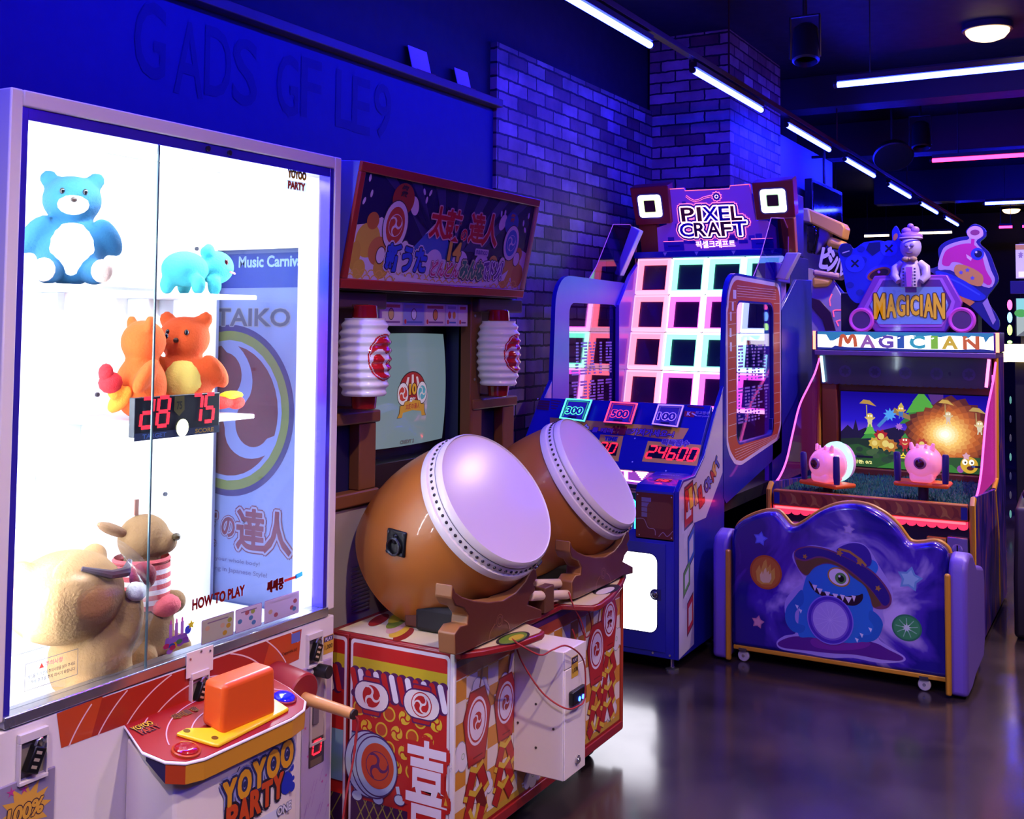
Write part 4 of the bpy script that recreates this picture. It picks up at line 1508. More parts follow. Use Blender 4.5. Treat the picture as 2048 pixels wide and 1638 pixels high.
# printed left side of the cabinet, seen through the prize machine's window
sd_ = bx('side_panel', (-2.76, TY0 - .006, .03), (-2.105, TY0, 1.985), mat('a4a4bc', .4), tk, .002)
a = Art((-2.435, TY0 - .006, 1.23), (1, 0, 0), (0, 0, 1), .0005)
a.rect(-.30, .375, .325, .48, '1f3688', 1)
a.text('Music Carnival', .16, .455, .26, .035, 'd8ecf4', 2, .03)
a.text('TAIKO', .09, .285, .30, .055, '6a5a5c', 2, .02, 'b8a898', .04)
a.oval(0, 0, .262, .262, '40185c', 1, 64)
a.oval(0, 0, .243, .243, '98942c', 2, 64)
a.tomoe(0, 0, .215, '7c1c20', 'a8a4c0', 3, -20)
for ch, x, s in (('太', -.19, .11), ('鼓', -.085, .11), ('の', .01, .06), ('達', .10, .125), ('人', .205, .125)):
    a.text(ch, x, -.355, s * .9, s, '8c1c24', 3, .03, 'b8a8b4', .05, out2='8c2c34', ow2=.08)
a.text('With your whole body!', .02, -.455, .24, .016, '7a6a88', 2, .01)
a.text('Drumming in Japanese Style!', .02, -.485, .30, .018, '7a6a88', 2, .01)
a.build('side_artwork', sd_)

# ================================================================ drum stage in front of the cabinet
SXF, SY0, SY1, SZ = -1.625, 2.548, 3.656, .600
sg = thing('drum_stage', 'low drum stage printed with red, yellow and white festival pictures', 'drum stage', (-1.83, 3.10, 0))
bx('stage_body', (-2.085, SY0 + .004, .075), (SXF - .004, SY1 - .004, SZ - .004), mat('8a1f1c', .4), sg, 0)
TRIM = mat('8a1c1e', .35, coat=.2)
# side panel with rounded corner and pale edge
sp = bx('side_panel', (-1.968, SY0 - .004, .07), (SXF + .002, SY0 + .004, .612), TRIM, sg, .003)
sp2 = bx('rear_side_panel', (-2.086, SY0 - .004, .07), (-1.974, SY0 + .004, .612), TRIM, sg, .003)
a = Art((-1.80, SY0 - .004, .34), (1, 0, 0), (0, 0, 1), .0005)
a2 = Art((-1.80, SY0 - .004, .34), (1, 0, 0), (0, 0, 1), .0005)
PX0, PX1 = -.166, .173
W_ = mat('dcd2cf', .35, coat=.2)
for A2, x0, x1 in ((a, PX0, PX1), (a2, -.284, -.176)):
    A2.rect(x0 + .002, -.268, x1 - .002, .264, W_, 1, .012)
    A2.rect(x0 + .010, -.262, x1 - .010, .254, 'b8201c', 1.6, .008)
    A2.rect(x0 + .010, .175, x1 - .010, .215, 'c0a820', 2.2)
    ya, yb = x0 + .020, x1 - .020
    n_ = int((yb - ya) / .027)
    for k in range(n_ + 1):
        for v_ in (.178, .114): A2.oval(ya + .027 * k, v_, .0150, .012, '501a50', 2.6 + .02 * (k % 9), 14)
    A2.rect(x0 + .011, .116, x1 - .011, .177, '501a50', 2.7)
    for k in range(n_ + 1):
        u = ya + .027 * k
        c0 = 'e6dce0' if k % 2 else 'b81f1c'
        A2.line([(u - .010, .176), (u + .006, .116)], .0185, c0, 3.0)
        A2.oval(u - .010, .176, .0092, .008, c0, 3.1, 12)
        A2.oval(u + .006, .116, .0092, .008, c0, 3.1, 12)
YEL = 'd8b82e'
for k in range(40):
    row = k // 6
    u, v = PX0 + .035 + (k % 6) * .052 + (row % 2) * .026, .075 - row * .047
    if u > PX1 - .035 or v < -.07: continue
    if (k + row) % 2: a.tomoe(u, v, .021, YEL, 'b8201c', 2.2, 40 * k)
    else:
        a.oval(u, v, .021, .021, YEL, 2.2, 20)
        a.oval(u, v, .016, .016, 'b8441c', 2.6, 20)
for (px, py), kind in (((744, 1392), 1), ((844, 1409), 0)):
    u, v = a.px((px, py))[0]
    a.rect(u - .032, v - .054, u + .032, v + .054, '5a1d58', 4, .006)
    a.rect(u - .028, v - .050, u + .028, v + .050, 'b01f1e', 4.4, .005)
    a.rect(u - .062, v - .041, u + .062, v + .041, '4a1a58', 4.8, .040)
    a.rect(u - .058, v - .037, u + .058, v + .037, 'e6dad2', 5.2, .036)
    if kind: a.tomoe(u, v, .033, 'b82020', 'e6dad2', 5.6, 10)
    else:
        a.oval(u, v, .034, .034, 'b82020', 5.6)
        a.oval(u, v, .031, .031, 'e6dad2', 6)
        a.tomoe(u, v, .026, 'b82020', 'e6dad2', 6.4, 70)
# big blue drum (plain roundel) on a purple lattice
for A2, x0, x1 in ((a, PX0 + .010, PX1 - .010), (a2, -.274, -.186)):
    A2.rect(x0, -.262, x1, -.175, '3c1440', 3)
    for k in range(-14, 16):
        for s_ in (1, -1):
            u0 = k * .03
            p_ = [(u0, -.262), (u0 + s_ * .05, -.175)]
            if all(x0 < p[0] < x1 for p in p_): A2.line(p_, .0035, '8a8038', 3.4)
u, v = a.px((754, 1532))[0]
a.poly([(PX0 + .010, v + .082), (u - .02, v + .082), (u + .02, v - .085), (PX0 + .010, v - .07)], '43205a', 4)
a.poly([(PX0 + .010, v + .077), (u - .02, v + .077), (u + .02, v - .080), (PX0 + .010, v - .065)], '7ea0b4', 4.4)
a2.poly([(-.274, v + .06), (-.25, v + .077), (-.186, v + .077), (-.186, v - .065), (-.25, v - .065), (-.274, v - .05)], '7ea0b4', 4.4)
for d, m_, r in ((-.030, '43205a', .093), (-.030, 'b4c4d0', .089), (-.010, '43205a', .090), (-.010, 'a4b8c8', .086), (0, '43205a', .083), (0, 'a8bccc', .079)):
    a.oval(u + d, v, r * .88, r, m_, 5 + (.03 + d) * 40 + (.3 if m_ != '43205a' else 0), 40)
a.oval(u + .004, v + .002, .056, .062, 'c0471c', 7.6, 40)
a.tomoe(u + .004, v + .002, .040, 'c0471c', '5a1d58', 8, 15)
for px, py in ((715, 1590), (757, 1598), (800, 1600)):
    e_, f_ = a.px((px, py))[0]
    a.line([(e_ - .008, f_ + .035), (e_, f_)], .012, 'b4c4d0', 5)
    a.oval(e_, f_, .020, .016, '43205a', 5.2, 18)
    a.oval(e_, f_, .017, .013, 'b4c4d0', 5.5, 18)
u, v = a.px((860, 1560))[0]
a.text('喜', u - .010, v - .02, .135, .245, 'e8dce2', 6, .027, 'b8201c', .04)
u, v = a.px((893, 1600))[0]
a.poly([(u - .014, v - .02), (u + .014, v - .02), (u + .012, v), (u + .002, v + .026), (u - .012, v)], 'b8301c', 8)
a.poly([(u - .006, v - .014), (u + .006, v - .014), (u, v + .006)], 'd8a030', 8.4)
a.build('side_artwork', sp)
a2.build('rear_side_artwork', sp2)

# printed front panel
fp = bx('front_panel', (SXF - .004, SY0 + .004, .07), (SXF + .004, SY1, .600), TRIM, sg, .002)
FX = SXF + .004
a = Art((FX, 3.10, .34), (0, 1, 0), (0, 0, 1), .0005)
u0, u1, v0, v1 = -.543, .545, -.215, .245
a.rect(u0, v0, u1, v1, 'ddd0c8', 1)
S_ = .058
for i in range(20):
    for j in range(9):
        if (i + j) % 2: continue
        xa, xb = u0 + i * S_, min(u0 + (i + 1) * S_, u1)
        za, zb_ = v0 + j * S_, min(v0 + (j + 1) * S_, v1)
        if xb > xa and zb_ > za: a.rect(xa, za, xb, zb_, 'c9862a', 1.5)
a.rect(u0, .195, u1, v1, 'a8452a', 2)
a.rect(u0, .228, u1, v1, '5a2468', 2.4)
a.rect(u0, v0 - .018, u1, v0, 'b8922c', 1.5)


def cloud(u, v, s=1.0):
    for d, e, r in ((-.035, -.012, .022), (-.012, .010, .026), (.02, .004, .024), (.036, -.014, .018), (0, -.016, .026)):
        a.oval(u + d * s, v + e * s, r * s + .0025, r * s * 1.05 + .0025, '8a8ca0', 2.6, 16)
    for d, e, r in ((-.035, -.012, .022), (-.012, .010, .026), (.02, .004, .024), (.036, -.014, .018), (0, -.016, .026)):
        a.oval(u + d * s, v + e * s, r * s, r * s * 1.05, 'd8d0dc', 3.0, 16)
    a.ring(u, v - .004, .006, .009, '9ab098', 3.4, 14)
    a.line([(u - .035 * s, v - .012 * s), (u - .07 * s, v - .01 * s), (u - .06 * s, v - .022 * s)], .006, 'd8d0dc', 3.2)


for px, py in ((958, 1380), (1012, 1370), (925, 1510), (965, 1570), (1195, 1265), (1218, 1282), (1232, 1275), (1205, 1350), (1220, 1415), (1065, 1545)):
    cloud(*a.px((px, py))[0])


def charm(px, py, s, text=None):
    u, v = a.px((px, py))[0]
    a.line([(u + .012, v + .10 * s), (u + .03, .20)], .007, '7c2a22', 3.6)
    hx = [(-.040, .100), (.040, .100), (.075, .030), (.045, -.105), (-.045, -.105), (-.075, .030)]
    a.poly([(u + x * s, v + y * s) for x, y in hx], '7c1c1c', 4)
    a.poly([(u + x * s * .93, v + y * s * .95) for x, y in hx], 'ac2622', 4.4)
    a.oval(u, v + .012 * s, .052 * s, .066 * s, 'ddd0e0', 4.8)
    a.oval(u, v + .012 * s, .045 * s, .058 * s, 'ac2622', 5.2)
    a.oval(u, v + .012 * s, .040 * s, .052 * s, 'd9cce0', 5.6)
    if text: a.text(text, u, v + .012 * s, .052 * s, .07 * s, 'ac2622', 6, .02)
    else: a.tomoe(u, v + .012 * s, .026 * s, 'ac2622', 'd9cce0', 6, 30)
    a.line([(u - .02 * s, v - .085 * s), (u + .03 * s, v - .085 * s)], .004, '7c1c1c', 5)
    # string of firecrackers hanging below
    z, n_ = v - .110 * s, 0
    while z > v0 + .02:
        for q in (-1, 1):
            x_, zl = u + q * .012 - .006 * n_, max(z - .085 * s, v0 + .004)
            d = q * .040 * s
            A_, B_ = V((x_, z)), V((x_ + d, zl))
            a.line([A_, B_], .042 * s, '6c1514', 4 + n_ * .5)
            a.line([A_, B_], .034 * s, 'a81f1c', 4.2 + n_ * .5)
            for f in (.08, .90):
                m_ = A_ + (B_ - A_) * f
                e_ = (B_ - A_).normalized() * .007
                if m_.y - .01 > v0: a.line([m_ - e_, m_ + e_], .042 * s, 'd0ae34', 4.4 + n_ * .5)
        z -= .062 * s
        n_ += 1
        if n_ > 6: break


charm(953, 1450, 1.0)
charm(1010, 1412, .9)
charm(1192, 1305, 1.0)
charm(1218, 1244, .9, '祭')
a.build('front_artwork', fp)
for z0, z1 in ((.07, .100), (.592, .606)):
    bx('edge_trim', (SXF + .004, SY0, z0), (SXF + .012, SY1 + .002, z1), TRIM, sg, .003)
bx('corner_post', (SXF - .03, SY1 - .004, .07), (SXF + .012, SY1 + .010, .655), mat('a8402c', .35), sg, .006)
bx('pale_edge', (SXF - .004, SY0 - .006, .075), (SXF + .012, SY0 + .006, .612), mat('dcd2cf', .35), sg, .004)

# top deck with lips under each drum
deck = [(-2.02, SY0 - .002), (-2.02, SY1), (-1.60, SY1), (-1.555, 3.52), (-1.51, 3.34), (-1.495, 3.22), (-1.502, 3.185), (-1.60, 3.15), (-1.60, 2.90), (-1.505, 2.855), (-1.497, 2.825), (-1.515, 2.70), (-1.56, 2.60), (-1.595, SY0 - .002)]
dk_ = MB().prism([(x, y, .598) for x, y in deck], (0, 0, .018)).build('deck', [TRIM], sg, .004)
a = Art((-1.80, 3.10, .6165), (0, 1, 0), (-1, 0, 0), .0004)
D_ = [((y - 3.10) * .985, (-x - 1.80) if x < -1.9 else (-x - 1.80) + .012) for x, y in deck]
a.poly(D_, 'd6c6a0', 1)
for y0, sg_ in ((2.66, 1), (3.46, -1)):
    for k in range(6):
        a.oval(y0 - 3.10 + rnd.uniform(-.06, .1) * sg_, .03 + k * .03, .07, .022, ('8a1f1e', 'd0a838', 'c89a90', '7a8a2c', 'd8c030', 'a02a22')[k], 2 + k * .4, 24, .3 * sg_)
a.oval(2.74 - 3.10, -.255, .075, .035, '2c2a2a', 3)
a.oval(2.74 - 3.10, -.255, .065, .028, '6a8a2a', 3.4)
a.oval(2.75 - 3.10, -.26, .035, .016, 'c8b030', 3.8)
a.oval(3.40 - 3.10, -.24, .08, .035, '2a2630', 3)
a.oval(3.38 - 3.10, -.245, .06, .02, 'd8d0d8', 3.4)
a.rect(2.905 - 3.10, -.185, 3.145 - 3.10, .02, '5a2a80', 2)
a.build('deck_artwork', dk_)
for k in range(7): bx('slot_bar', (-1.66 + .008 * k, 2.905, .617), (-1.655 + .008 * k, 3.145, .622 + .002 * (k % 2)), mat('a8201c', .3), sg, .001)
for y in (2.70, 3.54):
    for x in (-1.70, -1.98):
        cst = MB().cyl((x, y - .012, .028), (x, y + .012, .028), .028, n=20).build('caster', mat('2a2a2e', .5), sg, .003)
        MB().box((x - .02, y - .018, .03), (x + .02, y - .013, .075)).box((x - .02, y + .013, .03), (x + .02, y + .018, .075)).each('caster_fork', mat('8a8a90', .35, .8), cst)

# coin box bolted to the front
BX0, BX1, BY0, BY1, BZ0, BZ1 = SXF + .004, -1.452, 2.881, 3.020, .190, .556
cb = bx('coin_box', (BX0, BY0, BZ0), (BX1 - .004, BY1, BZ1), mat('e6dcd6', .4, coat=.2), sg, .003)
bx('box_lid', (BX1 - .0035, BY0, BZ1 - .05), (BX1, BY1, BZ1), mat('e2d9d8', .4), cb, .001)
bx('box_door', (BX1 - .0035, BY0 + .002, BZ0 + .002), (BX1, BY1 - .002, BZ1 - .054), mat('e2d9d8', .4), cb, .002)
for px, py in ((1072, 1408), (1036, 1445), (1107, 1458), (1072, 1495)):
    c_ = at(px, py, y=BY0)
    MB().cyl((c_.x, BY0, c_.z), (c_.x, BY0 - .002, c_.z), .0035, n=10).build('box_rivet', mat('4a4448', .4, .5), cb)
rd = bx('card_reader', (BX1, 2.905, .398), (BX1 + .016, 2.995, .438), BLK, cb, .004)
for y in (2.945, 2.968): MB().cyl((BX1 + .016, y, .410), (BX1 + .0172, y, .410), .007, n=14).build('blue_indicator', glow('2a50ff', 14), rd)
a = Art((BX1, 2.944, .505), (0, 1, 0), (0, 0, 1), .0006)
a.rect(-.022, -.035, .022, .026, 'd1a83a', 1)
a.rect(-.019, .006, .019, .024, '2f2a45', 1.6)
a.text('PLAY', 0, .015, .030, None, 'd0c8d8', 2.2, .02)
a.text('1,000', 0, -.015, .034, None, '5a4310', 1.6, .03)
a.build('price_sticker', cb)
MB().lathe([(0, .013), (.005, .013), (.006, .009), (.009, .008), (.0095, 0)], (BX1, 2.962, .228), (1, 0, 0), 20).build('cam_lock', mat('c8c8cc', .2, .9), cb)
# red cord looped over the coin box
cp = [at(1010, 1290, x=-1.56), at(1022, 1278, x=-1.55), at(1040, 1290, x=-1.50), at(1080, 1310, x=-1.47), at(1110, 1300, x=-1.445), at(1140, 1292, x=-1.43), at(1172, 1322, x=-1.43), at(1174, 1395, x=-1.432), at(1160, 1412, x=-1.435), at(1135, 1416, x=-1.438), at(1090, 1385, x=-1.50), at(1050, 1325, x=-1.55), at(1030, 1285, x=-1.56)]
cp = [p + V((0, -.016, .004)) if 3 < i < 12 else p for i, p in enumerate(cp)]
rc = thing('red_cord', 'thin red cord looped from the deck over the white coin box', 'cord', at(1010, 1290, x=-1.56))
MB().tube(smooth_path(cp, 6), .0024, 8).build('looped_cord', mat('a02a2c', .7), rc)

# ================================================================ carved stands and drums
BRN = mat('5a2c1c', .35, coat=.35, bump=.15, scale=22)
BRN_E = mat('8a5a34', .45)
OUT6 = [(885, 215), (905, 262), (950, 292), (1020, 312), (1110, 320), (1200, 308), (1280, 258), (1340, 190), (1378, 112), (1402, 100), (1412, 165), (1388, 200), (1402, 242), (1368, 285), (1352, 332), (1398, 348), (1440, 364), (1440, 412), (1345, 440), (1200, 500), (1060, 552), (940, 598),
        (905, 582), (898, 522), (932, 472), (978, 462), (984, 405), (955, 362), (905, 348), (880, 300)]
stand_x = -1.575
base_pts = [at(620 + x / 3.103, 1120 + y / 3.103, x=stand_x) for x, y in OUT6]
zmin = min(p.z for p in base_pts)
for p in base_pts: p.z = .6185 + (p.z - zmin)
for i in range(19, 23): base_pts[i].z = .6185 + .25 * (base_pts[i].z - .6185)
DC = [(V((-1.641, 2.807, .994)), -.12), (V((-1.641, 3.498, .994)), .12)]
for k, (dc, g) in enumerate(DC):
    dy = dc.y - DC[0][0].y
    nm = 'nearer' if k == 0 else 'farther'
    sdt = MB().prism([p + V((0, dy, 0)) for p in base_pts], (-.055, 0, 0), 0, 1).build('carved_stand', [BRN, BRN_E], sg, .004)
    sdt['label'] = 'dark carved cradle of the %s drum' % nm
    a = Art((stand_x + .0005, dc.y, .70), (0, 1, 0), (0, 0, 1), .0008)
    c_ = a.to(at(620 + 1175 / 3.103, 1120 + 375 / 3.103, x=stand_x) + V((0, dy, 0)))
    L_ = mat('8a5a48', .3, coat=.4)
    for r in (.018, .011): a.ring(c_[0], c_[1], r - .0018, r, L_, 1, 24)
    for s_ in (-1, 1):
        a.line(smooth_path([(c_[0] + s_ * .025, c_[1] - .004), (c_[0] + s_ * .05, c_[1] - .02), (c_[0] + s_ * .06, c_[1] - .045)], 5), .003, L_, 1)
    a.build('carved_lines', sdt)
    bx('stand_rear', (stand_x - .30, dc.y - .13, .6185), (stand_x - .25, dc.y + .13, .70), BRN, sg, .006)
    bx('black_cushion', (stand_x - .25, dc.y - .15, .6185), (stand_x - .056, dc.y + .12, .690), mat('131215', .8), sg, .012)

    al = .613
    n = V((cos(al) * cos(g), cos(al) * sin(g), sin(al)))
    dr = thing('taiko_drum', 'big orange-brown taiko drum, %s' % ('nearer one, with a black ring handle plate facing out' if k == 0 else 'farther one, partly hidden behind the nearer drum'), 'drum', dc, 'taiko drums on the stage')
    prof = []
    for i in range(25):
        s = .055 + (.411 - .055) * i / 24
        rr = .245 - (.245 - .2207) * ((.2275 - s) / .172) ** 2 if s < .2275 else .245 - (.245 - .2085) * ((s - .2275) / .184) ** 2
        prof.append((s, rr))
    prof += [(.413, .19), (.413, 0)]
    shell_m = mat('a55f22', .38, coat=.25, bump=.05, scale=6)
    MB().lathe(prof, dc, -n, 72).build('shell', shell_m, dr, angle=60)
    RIM = mat('ddd3cf', .35, coat=.3)
    MB().lathe([(.0, .2085), (-.004, .2105), (.004, .2165), (.016, .2185), (.018, .2170), (.021, .2170), (.023, .2185), (.045, .2215), (.047, .228), (.060, .2315), (.068, .2310), (.070, .2215)], dc, -n, 96, closed=True).build('rim', RIM, dr, angle=30)
    MB().lathe([(.0, .2095), (-.001, .15), (-.0015, 0)], dc, -n, 96).build('drum_head', mat('c4b2c2', .5, coat=.5, var=.05, scale=30, crough=.17), dr, angle=60)
    rv = MB()
    e1 = n.orthogonal().normalized()
    e2 = n.cross(e1)
    for i in range(64):
        t = 2 * pi * i / 64
        d = e1 * cos(t) + e2 * sin(t)
        p = dc - n * .034 + d * .2195
        rv.ball(p, (.0052, .0052, .0052), 8)
    rv.build('rivets', mat('17131a', .3), dr)
    gl = MB()
    gl.lathe([(.0195, .2172), (.0205, .2182), (.0215, .2172)], dc, -n, 96, closed=True)
    gl.build('rim_cord', mat('4a4248', .4), dr)

    # things mounted on the shell, placed by angle
    def onshell(s, t, lift=0):
        d = e1 * cos(t) + e2 * sin(t)
        rr = .245 - (.245 - .2207) * ((.2275 - s) / .172) ** 2 if s < .2275 else .245 - (.245 - .2085) * ((s - .2275) / .184) ** 2
        return dc - n * s + d * (rr + lift), d
    best = min(((to_px(onshell(.04 + .014 * i, 2 * pi * j / 180)[0] - V((0, dy, 0))) , .04 + .014 * i, 2 * pi * j / 180) for i in range(26) for j in range(180)),
               key=lambda q: (q[0][0] - 792) ** 2 + (q[0][1] - 1086) ** 2 + (1e6 if onshell(q[1], q[2])[1].dot(CAM_O - dc) < 0 else 0))
    s0, t0 = best[1], best[2]
    p0, d0 = onshell(s0, t0)
    ux = n
    uy = d0.cross(ux).normalized()
    X_ = Matrix((ux, uy, d0)).transposed().to_4x4()
    X_ = Matrix.Translation(p0) @ X_ @ Matrix.Rotation(R(50), 4, 'Z')
    pl_ = MB(X_).box((-.036, -.036, -.006), (.036, .036, .004)).build('handle_plate', mat('111116', .35, .4), dr, .004)
    hb = MB(X_)
    for x, y in ((-.028, -.028), (.028, -.028), (-.028, .028), (.028, .028)): hb.cyl((x, y, .004), (x, y, .007), .004, n=10)
    hb.each('plate_screw', mat('3a3a44', .3, .8), pl_)
    rg = [(-.010 + .023 * cos(2 * pi * i / 24), .023 * sin(2 * pi * i / 24), .011) for i in range(25)]
    MB(X_).tube(rg, .0042, 8).build('ring_handle', mat('3a3a42', .22, .8), pl_)
    MB(X_).ball((.008, 0, .006), (.012, .010, .008), 12).ball((.020, 0, .005), (.006, .010, .006), 10).build('ring_boss', mat('18181e', .25, .6), pl_)
    # chrome band clip
    best = min(((to_px(dc - V((0, dy, 0)) - n * .035 + (e1 * cos(2 * pi * j / 180) + e2 * sin(2 * pi * j / 180)) * .224), 2 * pi * j / 180) for j in range(180)), key=lambda q: (q[0][0] - 1073) ** 2 + (q[0][1] - 1128) ** 2)
    d0 = e1 * cos(best[1]) + e2 * sin(best[1])
    X_ = Matrix.Translation(dc - n * .032 + d0 * .222) @ Matrix((n, d0.cross(n), d0)).transposed().to_4x4()
    MB(X_).box((-.010, -.016, -.004), (.010, .016, .006)).cyl((-.006, -.02, .007), (-.006, .02, .007), .004, n=8).cyl((.006, -.014, .006), (.006, .022, .006), .003, n=8).build('band_clip', mat('b0b4c8', .12, 1.0), dr, .001)

# drumsticks in the middle holder with red cords
hx = bx('stick_holder', (-1.64, 3.00, .622), (-1.58, 3.06, .70), WOOD_D, sg, .004)
for i, (pa, pb, lab) in enumerate((((1062, 1192), (1134, 1189), 'front pale wooden drumstick resting between the drums'), ((1070, 1168), (1144, 1166), 'rear pale wooden drumstick resting between the drums, slightly higher'))):
    x_ = -1.595 - .03 * i
    A0, A1 = at(*pa, x=x_), at(*pb, x=x_)
    ds = thing('drumstick', lab, 'drumstick', (A0 + A1) / 2, 'drumsticks')
    d = (A1 - A0).normalized()
    MB().cyl(A0 - d * .01, A1, .0145, n=18).build('stick', mat('d8c0a0', .5), ds, .004)
    MB().ball(A1, .0135, 14).build('stick_tip', mat('dcc8aa', .5), ds)
    pts = smooth_path([A1 - d * .02 + V((.016, 0, .01)), A1 - d * .02 + V((.03, .004, -.03)), A1 + V((.045, .02 + .01 * i, -.09)), A1 + V((.05, .03 + .015 * i, -.15)), A1 + V((.045, .01, -.17)), A1 + V((.03, -.02, -.10))], 6)
    MB().tube(pts, .0022, 8).build('red_cord', mat('a02a2c', .7), ds)
# ================================================================ ball-throwing cabinet with the grid of glowing squares
XL, XR, PY = -2.70, -1.74, 4.54
BLUE = mat('1a1f9c', .35, coat=.3)
BLUE_D = mat('12156a', .4, coat=.2)
LILAC = mat('4a2cb4', .4)  # lilac deepened to violet: the blue light is put into the colour
px_ = thing('pixel_ball_game', 'tall blue ball-throwing game cabinet with a grid of glowing pink and mint squares', 'game machine', (-2.22, 5.6, 0))
# lower body and rear tower
lowp = [(PY, .06), (PY, .57), (PY + .02, .60), (4.86, .62), (5.13, .66), (5.13, .06)]
MB().prism([(XL + .02, y, z) for y, z in lowp], (XR - XL - .04, 0, 0)).build('lower_body', BLUE, px_, .004)
tw = [(5.95, .06), (5.95, 1.0), (6.10, 1.0), (6.10, 1.58), (6.45, 1.78), (6.80, 1.79), (6.80, .06)]
for x0, nm in ((XL, 'left_tower_side'), (XR - .02, 'right_tower_side')):
    MB().prism([(x0, y, z) for y, z in tw], (.02, 0, 0)).build(nm, BLUE, px_, .003)
bx('tower_back', (XL + .02, 6.40, .06), (XR - .02, 6.80, 1.92), BLUE_D, px_, .003)
bx('ball_bed', (XL + .02, 5.13, .60), (XR - .02, 6.40, .66), mat('0c0c14', .6), px_, 0)


def radial(path, c, n=72):
    """points of a star-shaped outline on n evenly spread rays from c"""
    out = []
    m = len(path)
    for k in range(n):
        t = 2 * pi * k / n
        d = (cos(t), sin(t))
        best = 0
        for i in range(m):
            x0, y0 = path[i][0] - c[0], path[i][1] - c[1]
            x1, y1 = path[(i + 1) % m][0] - c[0], path[(i + 1) % m][1] - c[1]
            ex, ey = x1 - x0, y1 - y0
            den = d[0] * ey - d[1] * ex
            if abs(den) < 1e-12: continue
            s = (x0 * ey - y0 * ex) / den
            q = (x0 * d[1] - y0 * d[0]) / den
            if s > 0 and -1e-9 <= q <= 1 + 1e-9: best = max(best, s)
        out.append((c[0] + d[0] * best, c[1] + d[1] * best))
    return out


def ring_plate(outer, inner, c, fn, t, name, mats, parent, n=96, bev=0):
    """plate with a window; fn(u, v, h) places it"""
    o, i = radial(outer, c, n), radial(inner, c, n)
    b = MB()
    vs = []
    for h in (0, t):
        vs += [fn(u, v, h) for u, v in o]
        vs += [fn(u, v, h) for u, v in i]
    fs, ms = [], []
    for k in range(n):
        j = (k + 1) % n
        fs += [(k, j, n + j, n + k), (2 * n + k, 3 * n + k, 3 * n + j, 2 * n + j), (k, 2 * n + k, 2 * n + j, j), (n + k, n + j, 3 * n + j, 3 * n + k)]
        ms += [0, 0, 1, 1]
    b.add(vs, fs)
    b.m = ms
    return b.build(name, mats, parent, bev)


